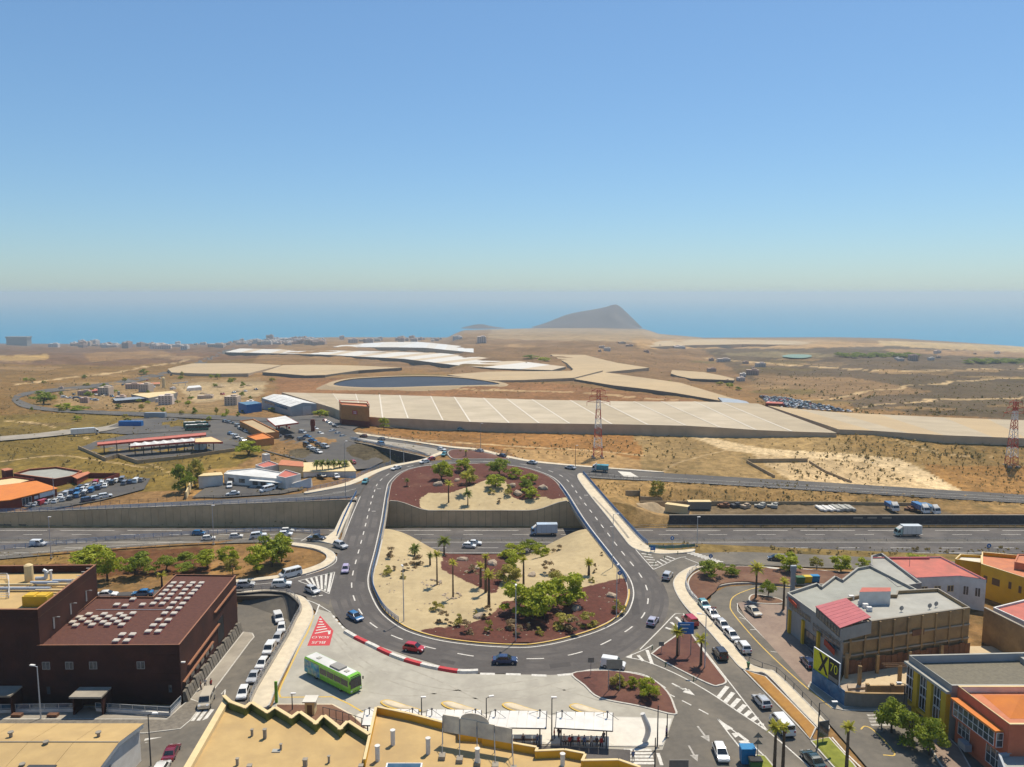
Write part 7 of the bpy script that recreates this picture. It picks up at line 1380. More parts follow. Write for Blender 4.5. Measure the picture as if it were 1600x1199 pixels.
window(so, so2[0], so2[1], .03, .97, 4.7, 6.8, nx=8, nz=2, frame='white_steel'); window(so, so2[1], so2[2], .05, .95, 4.7, 6.8, nx=1, nz=2, frame='white_steel')
window(so, (s0.x, s0.y), (s1.x, s1.y), .06, .30, 1.6, 3.9, nx=3, nz=2, frame='white_steel'); window(so, (s0.x, s0.y), (s1.x, s1.y), .62, .90, 1.0, 3.7, nx=3, nz=2, frame='white_steel'); boxp(so, 'balcony', (s0.x-.5, s0.y-3.4, .9), (1.0, 1.8, 1.0), 'sheet_metal')
house('grey_annex', 'low grey building with a flat pale roof at the right lower corner', [W(x, y, 4.4)[:2] for x, y in ((1560, 1178), (1580, 1230), (1680, 1230), (1680, 1165))], -.3, 4.0, 'sheet_metal', 'pale_grey_roof', .4)
pave('pavement', [(1420, 1108), (1440, 1110), (1500, 1170), (1540, 1240), (1500, 1240), (1465, 1190)], 'brick_paving', curve=False)
pave('pavement', [(1262, 1074), (1300, 1107), (1320, 1111), (1420, 1112), (1420, 1107), (1320, 1105), (1266, 1066)], 'concrete', curve=False)
# ------------------------------------------------------------------ bus station
pave('bus_platform', [(556, 1118), (570, 1113), (700, 1116), (860, 1118), (1000, 1122), (1051, 1124), (1036, 1166), (1000, 1168), (900, 1166), (760, 1160), (556, 1150)], 'pale_paving', curve=False)
area('service_lane', [(560, 1150), (760, 1161), (905, 1168), (985, 1172), (985, 1200), (700, 1200), (560, 1170)], 'asphalt', .02)
for k, (x, y) in enumerate(((613, 1103), (708, 1105), (803, 1107), (908, 1109))):
    o = island('boarding_finger', [(x-18, y-6), (x-8, y-8.5), (x+6, y-5), (x+24, y+1), (x+44, y+7), (x+40, y+10), (x+10, y+8), (x-8, y+3), (x-17, y-2)], 'paving', 'yellow_paint', h=.16, w=.28, n=3)
def shelter(q, label):
    P_ = [W(x, y, 3.1) for x, y in q]; r = empty('bus_shelter', ((P_[2].x+P_[3].x)/2, (P_[2].y+P_[3].y)/2, .13)); tag(r, label, 'bus shelter', 'bus shelters along the platform'); n = 6
    for k in range(n):
        t0, t1 = k/n+.004, (k+1)/n-.004; f = lambda i, j, t, z: (P_[i].lerp(P_[j], t).x, P_[i].lerp(P_[j], t).y, z)
        MB().add([f(0, 1, t0, 3.25), f(0, 1, t1, 3.25), f(3, 2, t1, 3.0), f(3, 2, t0, 3.0), f(0, 1, t0, 3.17), f(0, 1, t1, 3.17), f(3, 2, t1, 2.92), f(3, 2, t0, 2.92)], [(3, 2, 1, 0), (4, 5, 6, 7), (0, 1, 5, 4), (2, 3, 7, 6), (0, 4, 7, 3), (1, 2, 6, 5)]).build('canopy_panel', 'canopy_white', r)
    fr = MB()
    for i, j, z, z2 in ((0, 1, 3.15, 3.15), (3, 2, 2.9, 2.9), (0, 3, 3.15, 2.9), (1, 2, 3.15, 2.9)): fr.tube((P_[i].x, P_[i].y, z), (P_[j].x, P_[j].y, z2), .09, n=5)
    fr.build('frame', 'dark_steel', r); d = (P_[2]-P_[3])
    for t in (.10, .90):
        a = P_[3]+d*t+Vector((0, .25, 0)); b = P_[0].lerp(P_[3], .35)+ (P_[1]-P_[0])*t
        MB().tube((a.x, a.y, .1), (a.x, a.y, 3.0), .10, n=7).build('post', 'dark_steel', r); MB().tube((b.x, b.y, 3.2), (b.x, b.y, 4.2), .08, n=6).tube((b.x, b.y, 4.1), (b.x-1.6, b.y+.6, 3.25), .03, n=4).tube((b.x, b.y, 4.1), (b.x+1.6, b.y-.6, 3.2), .03, n=4).box((b.x, b.y, 4.1), (.3, .3, .12)).build('tension_mast', 'dark_steel', r)
    a = P_[3]+d*.12; b = P_[3]+d*.88; c = (a+b)/2; bench = boxp(r, 'bench_seat', (c.x, c.y+.9, .55), (d.length*.76, .45, .07), 'wood')
    for t in (.1, .5, .9): p = a.lerp(b, t); boxp(r, 'bench_leg', (p.x, p.y+.9, .13), (.1, .4, .43), 'dark_steel')
    return P_
mat('canopy_white', (.66, .64, .60), .55, (.58, .56, .52), .6)
SH = [shelter(q, l) for q, l in ((((571, 1109), (654, 1110), (653, 1134), (565, 1132)), 'bus shelter with a white panelled canopy, first from the bus'), (((668, 1110), (752, 1111), (752, 1136), (663, 1134)), 'white bus shelter half hidden by the rooftop billboard'), (((768, 1112), (854, 1112.5), (853, 1137), (760, 1135)), 'white bus shelter third from the bus, partly behind the billboard'), (((870, 1113.5), (957.5, 1115), (957, 1141), (868, 1136)), 'white bus shelter furthest from the bus with people waiting under it'))]
# people: one skinned figure per pose
def figure(seated, seed=0):
    if seated: J = [((0, 0, .52), .15), ((0, -.02, .78), .14), ((0, 0, 1.02), .17), ((0, .01, 1.14), .065), ((0, .03, 1.30), .10), ((-.20, 0, 1.02), .065), ((-.26, .06, .78), .05), ((-.16, .24, .66), .042), ((.20, 0, 1.02), .065), ((.26, .06, .78), .05), ((.16, .24, .66), .042), ((-.11, .05, .52), .10), ((-.13, .42, .52), .075), ((-.13, .44, .08), .05), ((-.13, .58, .04), .045), ((.11, .05, .52), .10), ((.13, .42, .52), .075), ((.13, .44, .08), .05), ((.13, .58, .04), .045)]
    else: J = [((0, 0, .92), .15), ((0, 0, 1.18), .14), ((0, 0, 1.40), .17), ((0, .01, 1.52), .065), ((0, .03, 1.66), .10), ((-.21, 0, 1.40), .065), ((-.27, .0, 1.12), .05), ((-.25, .10, .88), .042), ((.21, 0, 1.40), .065), ((.27, 0, 1.12), .05), ((.25, .12, .90), .042), ((-.10, 0, .88), .105), ((-.12, .06, .48), .075), ((-.12, 0, .09), .05), ((-.12, .15, .04), .045), ((.10, 0, .88), .105), ((.12, -.06, .48), .075), ((.12, -.14, .09), .05), ((.12, .0, .04), .045)]
    E_ = [(0, 1), (1, 2), (2, 3), (3, 4), (2, 5), (5, 6), (6, 7), (2, 8), (8, 9), (9, 10), (0, 11), (11, 12), (12, 13), (13, 14), (0, 15), (15, 16), (16, 17), (17, 18)]
    me = bpy.data.meshes.new('body'); me.from_pydata([j[0] for j in J], E_, []); o = bpy.data.objects.new('body', me); col.objects.link(o)
    sk = o.modifiers.new('s', 'SKIN'); 
    for i, v in enumerate(me.skin_vertices[0].data): v.radius = (J[i][1], J[i][1]); v.use_root = i == 0
    ssf = o.modifiers.new('u', 'SUBSURF'); ssf.levels = 1; ssf.render_levels = 1
    dg = bpy.context.evaluated_depsgraph_get(); dg.update(); out = bpy.data.meshes.new_from_object(o.evaluated_get(dg)); bpy.data.objects.remove(o)
    top, hip = (1.10, .55) if seated else (1.48, .90)
    out.materials.clear(); [out.materials.append(M[m]) for m in ('skin', 'flat_paint', 'dark_cloth')]
    for p in out.polygons:
        c = p.center; p.use_smooth = True
        p.material_index = 0 if c.z > top else (0 if abs(c.x) > .2 and c.z < top-.33 and c.z > .3 else 1 if c.z > hip+.02 else 2)
    hair = MB()
    hz = J[4][0][2]+.03; bmh = bmesh.new(); bmesh.ops.create_icosphere(bmh, subdivisions=2, radius=.115)
    for v in bmh.verts: v.co = Vector((v.co.x*.95, v.co.y*1.0-.015, v.co.z*1.0+hz+.03)) if v.co.z > -.03 else Vector((v.co.x*.9, v.co.y*.9-.04, v.co.z*.5+hz+.02))
    hm = bpy.data.meshes.new('hair'); bmh.to_mesh(hm); bmh.free(); hm.materials.append(M['hair']); return out, hm
FIG = {True: figure(True), False: figure(False)}
def person(px, seated, rz, color, label, z=.13, at=None, group=None):
    p = at or W(px[0], px[1], z); bm_, hm = FIG[seated]; o = link('person', bm_, None, (p.x, p.y, z), rz, color=color); tag(o, label, 'person', group); link('hair', hm, o); return o
RDC, DKC, PLC, BLC = (.4, .03, .03), (.05, .05, .07), (.6, .57, .52), (.08, .14, .3)
P4 = SH[3]; d4 = P4[2]-P4[3]
for k, (t, c, l) in enumerate(((.16, PLC, 'person in a pale top seated at the near end of the last bench'), (.30, DKC, 'person in dark clothes seated second on the last bench'), (.42, RDC, 'person in a red top seated third on the last bench'), (.52, BLC, 'person in a blue top seated in the middle of the last bench'), (.64, PLC, 'person in a cream top seated right of the middle of the last bench'), (.74, DKC, 'person in a black top seated near the far end of the last bench'), (.82, RDC, 'person in a crimson top seated at the far end of the last bench'))):
    p = P4[3]+d4*t; person(None, True, math.pi, c, l, at=Vector((p.x, p.y+.85, 0)))
P3 = SH[2]; d3 = P3[2]-P3[3]
for t, c, l in ((.62, DKC, 'person in dark clothes seated on the third shelter bench'), (.86, BLC, 'person in blue seated at the end of the third shelter bench')): p = P3[3]+d3*t; person(None, True, math.pi, c, l, at=Vector((p.x, p.y+.85, 0)))
person((890, 1167), False, 0, RDC, 'person in red standing in front of the last shelter'); person((866, 1155), False, 1.5, RDC, 'person in a red top standing between the last two shelters'); person((873, 1154), False, 2.5, DKC, 'person in black standing beside the one in red between shelters'); person((943, 1160), False, .5, DKC, 'person standing at the end post of the last shelter'); person((1041, 1152), False, 1.2, (.2, .1, .25), 'person in purple walking by the platform corner post')
person((989, 1190), False, .3, BLC, 'person in blue on the zebra crossing behind the yellow parapet', z=.0); q = G(321, 1076); person(None, False, .4, PLC, 'person in white walking beside the stone plinth', z=q.z+.13, at=q); q = G(330, 1077); person(None, False, 1.2, RDC, 'person in red walking beside the stone plinth', z=q.z+.13, at=q); q = G(314, 1079); person(None, False, 2.0, (.3, .15, .08), 'person in brown walking beside the stone plinth', z=q.z+.13, at=q)
# planted corner with kiosk
island('planting_bed', [(432, 1101), (520, 1101), (552, 1118), (575, 1140), (520, 1145), (430, 1125)], 'brown_soil', 'paving', curve=False)
kq = W(486, 1117, 0); kk = empty('kiosk', (kq.x, kq.y, 0)); tag(kk, 'small cream kiosk with a flat roof on the brown bed', 'kiosk'); boxp(kk, 'wall', (kq.x, kq.y, .0), (1.5, 1.5, 2.5), 'cream'); boxp(kk, 'roof', (kq.x, kq.y, 2.502), (2.1, 2.1, .2), 'pale_paving'); boxp(kk, 'door', (kq.x, kq.y-.77, .1), (.8, .05, 1.9), 'wood'); boxp(kk, 'base', (kq.x, kq.y, .0), (2.3, 2.3, .35), 'concrete')
railing([tuple(W(x, y, .1)) for x, y in ((505, 1124), (540, 1133), (575, 1145))], 2.0, 'tall dark fence beside the kiosk', mt='dark_steel', sp=1.2, rails=2)
tq = W(432, 1098, 0); tag(MB().box((tq.x, tq.y, 0), (.45, .25, 3.6)).build('totem', 'green_steel'), 'slim green totem at the plaza corner', 'sign')
# lamp posts and signs
def lamp(px, hp, label, mt='pale_steel', arm=1.4, ang=0.0, flat=False, head=True, name='street_lamp', cat='lamp post'):
    p = W(px[0], px[1], 0) if flat else G(*px); h = hp*mper(p)*1.08; r = empty(name, (p.x, p.y, p.z)); tag(r, label, cat)
    b = MB().box((p.x, p.y, p.z-.3), (.5, .5, .45)); b.build('base', 'concrete', r); MB().tube((p.x, p.y, p.z), (p.x, p.y, p.z+h), .11, .07, 8).build('pole', mt, r); dx, dy = math.cos(ang)*arm, math.sin(ang)*arm
    if arm: MB().tube((p.x, p.y, p.z+h-.05), (p.x+dx, p.y+dy, p.z+h+.18), .05, n=6).build('arm', mt, r)
    if head: MB().box((p.x+dx, p.y+dy, p.z+h+.1), (.8, .34, .16), ang).build('lamp_head', 'white_steel', r)
    return r
for px, h, l, mt, arm, ang, flat in (((631, 972), 82, 'lamp post at the sandy edge of the roundabout', 'pale_steel', .5, 2, 0), ((806, 1004), 84, 'lamp post at the very front of the roundabout island', 'pale_steel', .3, 1.5, 0), ((963, 966), 78, 'lamp post with a small blue sign at the right of the island', 'pale_steel', .5, 1, 0), ((957, 888), 80, 'lamp post on the bridge edge above the sandy slope', 'pale_steel', 1, 0, 1), ((1101, 1046), 82, 'lamp post between the palms of the splitter island', 'pale_steel', 1.2, 3, 1), ((64, 1124), 80, 'pale lamp post in front of the brown building', 'pale_steel', .8, 3, 0), ((236, 1200), 82, 'dark lamp post beside the warehouse gable', 'dark_steel', 1, 0, 0), ((284, 1096), 58, 'lamp post at the corner of the stone plinth', 'pale_steel', .5, 0, 0),
     ((80, 872), 60, 'motorway lamp post by the pale van', 'pale_steel', .3, 0, 0), ((334, 850), 56, 'motorway lamp post at the slip road queue', 'pale_steel', .3, 0, 0), ((1089, 853), 42, 'lamp post by the zebra crossing and motorway', 'pale_steel', .3, 0, 0), ((540, 776), 80, 'tall lamp post where the slip road meets the roundabout', 'grey_steel', 1, 1, 1), ((610, 726), 28, 'pale lamp post before the dark loop wall', 'pale_steel', .3, 0, 1), ((631, 722), 22, 'shorter pale post before the dark loop wall', 'pale_steel', .3, 0, 1), ((751, 703), 38, 'lamp post on the far pavement above the cinder triangle', 'grey_steel', .6, 0, 0), ((899, 731), 32, 'dark lamp post on the upper slip road', 'dark_steel', .6, 0, 0),
     ((659, 1130), 38, 'dark platform lamp between the first two shelters', 'dark_steel', .3, 0, 1), ((760, 1142), 50, 'dark platform lamp with a camera between two shelters', 'dark_steel', .8, .3, 1), ((862, 1158), 65, 'tall dark platform lamp left of the last shelter', 'dark_steel', .3, 0, 1), ((1027, 1168), 64, 'dark post at the platform end', 'dark_steel', 0, 0, 1), ((1023, 1206), 52, 'dark post beside the zebra crossing below the platform', 'dark_steel', 0, 0, 1), ((1042, 1152), 36, 'slim post at the tip of the plaza island', 'dark_steel', 0, 0, 1), ((1277, 1170), 70, 'tall dark mast beside the advert panel', 'dark_steel', 2.2, 0, 1), ((1411, 1120), 50, 'double armed dark lamp at the yellow facade', 'dark_steel', .9, 3.1, 1), ((1377, 1143), 24, 'thin post under the street trees', 'dark_steel', 0, 0, 1), ((457, 1112), 26, 'dark post next to the kiosk', 'dark_steel', .2, 0, 1), ((183, 715), 30, 'pole at the corner of the shelter yard wall', 'dark_steel', 0, 0, 0), ((85, 783), 35, 'pole at the orange roofed workshop', 'pale_steel', 0, 0, 0)):
    lamp(px, h, l, mt, arm, ang, bool(flat), head=arm > 0)
def signpost(px, label, kind, h=2.6, s=.9, rz=0.0, flat=True):
    p = W(px[0], px[1], 0) if flat else G(*px); z = p.z+(.15 if flat else 0); r = empty('road_sign', (p.x, p.y, z)); tag(r, label, 'sign'); MB().tube((p.x, p.y, z-.1), (p.x, p.y, z+h), .05, n=6).build('post', 'grey_steel', r); y = p.y-.07
    if kind == 'disc': P_ = [(p.x+s/2*math.cos(t), y, z+h+s/2*math.sin(t)) for t in [i*math.pi/9 for i in range(18)]]; MB().add(P_+[(a, b+.04, c) for a, b, c in P_], [tuple(range(18)), tuple(range(35, 17, -1))]+[(i, 18+i, 18+(i+1) % 18, (i+1) % 18) for i in range(18)]).build('plate', 'sign_blue', r); MB().add([(p.x-.12, y-.01, z+h-.28), (p.x+.12, y-.01, z+h-.28), (p.x+.12, y-.01, z+h), (p.x+.28, y-.01, z+h), (p.x, y-.01, z+h+.3), (p.x-.28, y-.01, z+h), (p.x-.12, y-.01, z+h)], [(0, 1, 2, 6), (3, 4, 5)]).build('arrow', 'sign_white', r)
    if kind == 'tri': MB().add([(p.x-s/2, y, z+h+.4), (p.x+s/2, y, z+h+.4), (p.x, y, z+h-.35), (p.x-s/2, y+.04, z+h+.4), (p.x+s/2, y+.04, z+h+.4), (p.x, y+.04, z+h-.35)], [(0, 1, 2), (5, 4, 3), (0, 3, 4, 1), (1, 4, 5, 2), (2, 5, 3, 0)]).build('plate', 'red_steel', r); MB().add([(p.x-s*.3, y-.01, z+h+.29), (p.x+s*.3, y-.01, z+h+.29), (p.x, y-.01, z+h-.17)], [(0, 1, 2)]).build('plate_face', 'sign_white', r)
    if kind == 'triback':
        for dz in (0, -1.0): MB().add([(p.x-s/2, y, z+h-.35+dz), (p.x+s/2, y, z+h-.35+dz), (p.x, y, z+h+.45+dz), (p.x-s/2, y+.04, z+h-.35+dz), (p.x+s/2, y+.04, z+h-.35+dz), (p.x, y+.04, z+h+.45+dz)], [(0, 1, 2), (5, 4, 3), (0, 3, 4, 1), (1, 4, 5, 2), (2, 5, 3, 0)]).build('plate', 'sign_grey', r)
    if kind == 'back': MB().box((p.x, p.y-.06, z+h-.6), (s*1.2, .05, s), rz).build('plate', 'sign_grey', r)
    return r
signpost((968, 911), 'round blue arrow sign on the cinder bed edge', 'disc', 2.2, 1.0); signpost((1110, 885), 'round blue sign behind the dark tree by the crossing', 'disc', 2.4, 1.0); signpost((1050, 857), 'blue sign before the motorway by the crossing', 'disc', 2.6, 1.0); signpost((1114, 975), 'red edged triangular sign on the curved pavement', 'tri', 3.0, 1.3); signpost((1183, 1192), 'two stacked dark triangular signs seen from behind by the bins', 'triback', 4.0, 1.4); signpost((923, 1057), 'small grey sign back at the tip of the plaza island', 'back', 3.0, .9); signpost((1033, 1022), 'small dark sign back on the splitter island', 'back', 2.0, .8); signpost((1544, 870), 'blue square sign by the motorway', 'disc', 3, 1.2, flat=False)
def panel_sign(pxs, z0, z1, label, mt, name='direction_sign', lines=3, posts=.15):
    a, b = W(*pxs[0], 0), W(*pxs[1], 0); r = empty(name, (a.x, a.y, 0)); tag(r, label, 'sign'); d = b-a; nn = Vector((d.y, -d.x, 0)).normalized()
    f = MB().add([(a.x, a.y, z0), (b.x, b.y, z0), (b.x, b.y, z1), (a.x, a.y, z1), (a.x-nn.x*.1, a.y-nn.y*.1, z0), (b.x-nn.x*.1, b.y-nn.y*.1, z0), (b.x-nn.x*.1, b.y-nn.y*.1, z1), (a.x-nn.x*.1, a.y-nn.y*.1, z1)], [(0, 1, 2, 3), (7, 6, 5, 4), (3, 2, 6, 7), (0, 3, 7, 4), (1, 5, 6, 2), (0, 4, 5, 1)]); f.build('plate', mt, r)
    for k in range(lines): z = z0+(z1-z0)*(k+.6)/(lines+.2); u, v = a.lerp(b, .12), a.lerp(b, .55+.3*((k*7) % 3)/3); MB().add([(u.x+nn.x*.015, u.y+nn.y*.015, z-.08), (v.x+nn.x*.015, v.y+nn.y*.015, z-.08), (v.x+nn.x*.015, v.y+nn.y*.015, z+.08), (u.x+nn.x*.015, u.y+nn.y*.015, z+.08)], [(0, 1, 2, 3)]).build('print_line', 'sign_white', r)
    for t in (posts, 1-posts): q = a.lerp(b, t)-nn*.16; MB().tube((q.x, q.y, 0), (q.x, q.y, z1-.1), .07, n=6).build('post', 'grey_steel', r)
panel_sign(((1058, 1027), (1083, 1027)), 4.4, 6.6, 'blue direction sign on two posts above the splitter island', 'sign_blue'); panel_sign(((947, 1083), (972, 1083)), 4.2, 5.8, 'brown grey direction sign seen from behind on the plaza island', 'sign_grey', lines=0); panel_sign(((1279, 1162), (1294, 1160)), .9, 3.4, 'freestanding poster panel at the end of the ochre strip', 'window_glass', 'poster_panel', 0, .5); panel_sign(((1016, 863), (1024, 863)), .5, 1.7, 'small blue board on the railing by the crossing', 'sign_blue', lines=1); panel_sign(((1045, 1226), (1075, 1226)), 1.5, 3.5, 'dark framed map board at the lower edge', 'sign_grey', 'map_board', 0)
def bin_(px, mt, label, w=1.9, d=1.3, h=1.5, open_=False, flat=True):
    p = W(px[0], px[1], 0) if flat else G(*px); r = empty('waste_container', (p.x, p.y, p.z)); tag(r, label, 'container'); part(r, 'body', MB().add([(-w/2+.12, -d/2+.1, .12), (w/2-.12, -d/2+.1, .12), (w/2-.12, d/2-.1, .12), (-w/2+.12, d/2-.1, .12), (-w/2, -d/2, h), (w/2, -d/2, h), (w/2, d/2, h), (-w/2, d/2, h)], [(3, 2, 1, 0), (4, 5, 6, 7), (0, 1, 5, 4), (1, 2, 6, 5), (2, 3, 7, 6), (3, 0, 4, 7)]), mt, bv=.06)
    part(r, 'lid', MB().box((0, 0, h+.01), (w+.1, d+.1, .18)), 'black' if open_ else mt, bv=.06)
    for sx in (-1, 1): part(r, 'wheel', MB().tube((sx*w*.35, -.4, .1), (sx*w*.35, -.3, .1), .1, n=8), 'tyre')
bin_((1167, 1192), 'bin_blue', 'big blue recycling container by the stacked triangular signs', 2.0, 1.5, 2.3); bin_((1180, 1203), 'bin_green', 'green waste container in front of the blue one', 1.7, 1.2, 1.5, True)
bin_((1250, 912), 'bin_green', 'dark green container in the row behind the parking court', flat=False); bin_((1261, 911), 'bin_yellow', 'yellow container in the row behind the parking court', flat=False); bin_((1273, 910), 'bin_blue', 'blue container in the row behind the parking court', flat=False); bin_((1169, 1045), 'bin_green', 'small dark litter bin on the pavement corner', .5, .5, 1.0)
for k, (x, y) in enumerate(((1040, 1041), (1084, 1064), (1019, 1015), (508, 920), (514, 899), (1011, 868), (1038, 873), (1022, 883), (1059, 866))):
    p = W(x, y, 0) if y > 900 else G(x, y); tag(MB().tube((p.x, p.y, p.z), (p.x, p.y, p.z+.75), .10, .09, 8).tube((p.x, p.y, p.z+.75), (p.x, p.y, p.z+.8), .09, .02, 8).build('flexible_bollard', 'bin_green'), 'green flexible bollard standing on painted hatching', 'bollard', 'green bollards on the hatching')
sc = W(1007, 1160, 0); o = MB()
for k in range(7): t0, t1 = k/7, (k+1)/7; o.tube((sc.x+.5*math.sin(t0*4), sc.y, .1+4.4*t0), (sc.x+.5*math.sin(t1*4), sc.y, .1+4.4*t1), .45-.2*abs(t0-.5), .45-.2*abs(t1-.5), 10)
tag(o.build('sculpture', 'white_wall'), 'white twisted sculpture column on the bus platform', 'sculpture')
pp = W(1238, 927, 0); tag(MB().box((pp.x, pp.y, 0), (.9, .5, 5.0)).box((pp.x, pp.y-.02, 5.0), (1.2, .6, 1.3)).build('information_pillar', 'sheet_metal'), 'grey blue pillar sign at the corner of the sawtooth building', 'sign')
# pylons
def pylon(px, hp, label):
    p = G(*px); h = hp*mper(p)*1.03; r = empty('lattice_pylon', (p.x, p.y, p.z)); tag(r, label, 'pylon'); n = 7; wb, wt = h*.13, h*.045
    wd = lambda t: wb+(wt-wb)*min(1, t*1.15)
    for k in range(n):
        t0, t1 = k/n, (k+1)/n; a, b = wd(t0)/2, wd(t1)/2; z0, z1 = p.z+h*t0, p.z+h*t1; s = MB(); C0 = [(-a, -a), (a, -a), (a, a), (-a, a)]; C1 = [(-b, -b), (b, -b), (b, b), (-b, b)]; rr = .13
        for i in range(4):
            j = (i+1) % 4; P0 = (p.x+C0[i][0], p.y+C0[i][1], z0); P1 = (p.x+C1[i][0], p.y+C1[i][1], z1); Q0 = (p.x+C0[j][0], p.y+C0[j][1], z0); Q1 = (p.x+C1[j][0], p.y+C1[j][1], z1); m0_ = tuple((P0[c]+P1[c])/2 for c in range(3)); m1_ = tuple((Q0[c]+Q1[c])/2 for c in range(3))
            s.tube(P0, P1, rr, n=4).tube(P0, m1_, rr*.6, n=4, cap=False).tube(m1_, P1, rr*.6, n=4, cap=False).tube(Q0, m0_, rr*.6, n=4, cap=False).tube(P1, Q1, rr*.6, n=4, cap=False)
        s.build('tower_section', 'red_steel' if k % 2 == 0 else 'white_steel', r)
    for t, l in ((.82, .17), (.90, .13), (.985, .10)):
        z = p.z+h*t; c = MB(); L_ = h*l
        for sx in (-1, 1): c.tube((p.x, p.y-.4, z), (p.x+sx*L_, p.y, z+.2), .12, n=4).tube((p.x, p.y+.4, z+1.2), (p.x+sx*L_, p.y, z+.2), .10, n=4).tube((p.x+sx*L_, p.y, z+.2), (p.x+sx*L_, p.y, z-1.4), .08, n=4)
        c.build('crossarm', 'red_steel', r)
    for sx in (-1, 1):
        for sy in (-1, 1): boxp(r, 'footing', (p.x+sx*wb/2, p.y+sy*wb/2, p.z-1), (1.2, 1.2, 1.3), 'concrete')
pylon((934, 714), 102, 'red and white lattice pylon beyond the upper slip road'); pylon((1580, 728), 98, 'red and white lattice pylon on the scrubby hill at the edge')
# gravel yard things
for (x, y, rz, l, mt) in ((1058, 801, -.5, 'long beige shipping container with a teal door in the gravel yard', 'cream'), (1092, 795, 0.0, 'dark container behind the beige one', 'sign_grey')):
    p = G(x, y); r = empty('shipping_container', (p.x, p.y, p.z), rz); tag(r, l, 'container'); part(r, 'body', MB().box((0, 0, .05), (7.5, 2.4, 2.5)), mt); part(r, 'roof', MB().box((0, 0, 2.56), (7.6, 2.5, .08)), 'cream'); part(r, 'door', MB().box((3.78, 0, .1), (.06, 2.2, 2.3)), 'blue_glass')
    for k in range(12):
        for sy in (-1, 1): part(r, 'rib', MB().box((-3.4+k*.62, sy*1.22, .1), (.2, .05, 2.35)), mt)
p = G(1022, 795); hm_ = bmesh.new(); bmesh.ops.create_grid(hm_, x_segments=24, y_segments=24, size=1)
for v in hm_.verts: r_ = math.hypot(v.co.x, v.co.y); X, Y = p.x+v.co.x*6.5, p.y+v.co.y*4; v.co = Vector((X, Y, gz(X, Y)-.5+2.9*max(0, 1-r_)**1.1+.12*math.sin(X*2.1+Y*1.7)*max(0, 1-r_)))
me = bpy.data.meshes.new('dirt_heap'); hm_.to_mesh(me); hm_.free(); me.materials.append(M['dirt_pile']); tag(link('dirt_heap', me), 'conical heap of pale dirt beside the containers', 'heap')
for k, (x0, n) in enumerate(((1280, 6), (1305, 6))):
    for i in range(n): p = G(x0+i*5, 795+(i % 2)*.8); tag(MB().box((p.x, p.y, p.z), (1.0, 5.5, .4+.3*k)).box((p.x, p.y, p.z+.4+.3*k), (.8, 5.2, .15)).build('concrete_beam', 'pale_grey_roof' if k else 'white_wall'), 'precast concrete beam lying in a row on the gravel yard', 'beam', 'beams stored in the gravel yard')
for k, x in enumerate((1340, 1362, 1385)): p = G(x, 810); tag(MB().box((p.x, p.y, p.z), (3.0, .7, .5)).box((p.x, p.y, p.z+.5), (2.8, .4, .3)).build('road_barrier', 'concrete'), 'concrete barrier block near the basalt wall edge', 'barrier', 'barrier blocks in the gravel yard')
for k, (x, y, c) in enumerate(((1132, 792, 'rust_board'), (1150, 792, 'dark_steel'), (1165, 793, 'rock'), (1190, 792, 'pale_grey_roof'), (1210, 792, 'pale_grey_roof'), (1425, 797, 'rust_board'))): p = G(x, y); tag(MB().box((p.x, p.y, p.z), (3.2, 2, .9), .3*k).box((p.x+.4, p.y, p.z+.9), (1.5, 1.2, .5), .7).box((p.x-1, p.y+.5, p.z), (1.4, 2.4, .5), 1.1).build('scrap_pile', c), ['rusty scrap pile by the containers', 'dark scrap pile beside the rusty one', 'stone pile on the gravel yard', 'stack of pale slabs on the gravel yard', 'second stack of pale slabs', 'rusty machine part between the trucks'][k], 'scrap')
# ------------------------------------------------------------------ beyond the roundabout
def gh_of(base, top):
    p = G(*base); return p.z, WYp(top[0], top[1], p.y).z
def farhouse(name, label, roof, base, top, wallm, roofm, parapet=0.0, cat='building', **k):
    z0, z1 = gh_of(base, top); return house(name, label, [W(x, y, z1)[:2] for x, y in roof], z0-4, z1-parapet, wallm, roofm, parapet, cat, **k)+(z0, z1)
# roads and forecourts
area('forecourt', [(300, 668), (345, 652), (420, 660), (480, 655), (520, 650), (545, 668), (562, 682), (552, 691), (600, 721), (578, 732), (515, 738), (480, 722), (440, 712), (395, 700), (330, 692), (318, 676)], 'asphalt_far', .12)
area('shelter_yard', [(122, 701), (165, 720), (185, 714), (215, 724), (290, 716), (380, 703), (345, 690), (325, 672), (200, 680), (150, 690)], 'asphalt_far', .12)
area('storage_yard', [(150, 676), (200, 655), (270, 653), (330, 660), (320, 672), (200, 679)], 'asphalt_far', .1)
area('villa_yard', [(300, 778), (322, 762), (352, 757), (430, 760), (478, 764), (440, 772), (350, 778)], 'asphalt_far', .14)
area('workshop_lot', [(40, 800), (90, 770), (150, 750), (235, 748), (225, 765), (160, 782), (60, 800)], 'asphalt_far', .14)
def farroad(name, up, lo, mt='asphalt_far', n=50): return ribbon(name, up, lo, mt, n, 3, .35)
farroad('country_road', [(25, 622), (40, 629), (70, 637), (150, 642.5), (240, 645.5), (350, 650), (430, 654), (500, 650), (560, 668)], [(18, 626), (32, 636), (65, 642), (150, 648), (240, 651.5), (350, 657), (430, 660), (490, 657), (550, 674)])
farroad('country_road', [(18, 626), (24, 618), (60, 610), (150, 601), (230, 587), (300, 569), (340, 551), (365, 544)], [(24, 629), (34, 621), (66, 614), (155, 606), (238, 592), (308, 573), (347, 554), (371, 546)])
farroad('country_road', [(0, 683), (60, 678), (110, 672), (160, 668), (190, 660)], [(0, 690), (60, 685), (115, 679), (168, 674), (200, 664)], 'concrete')
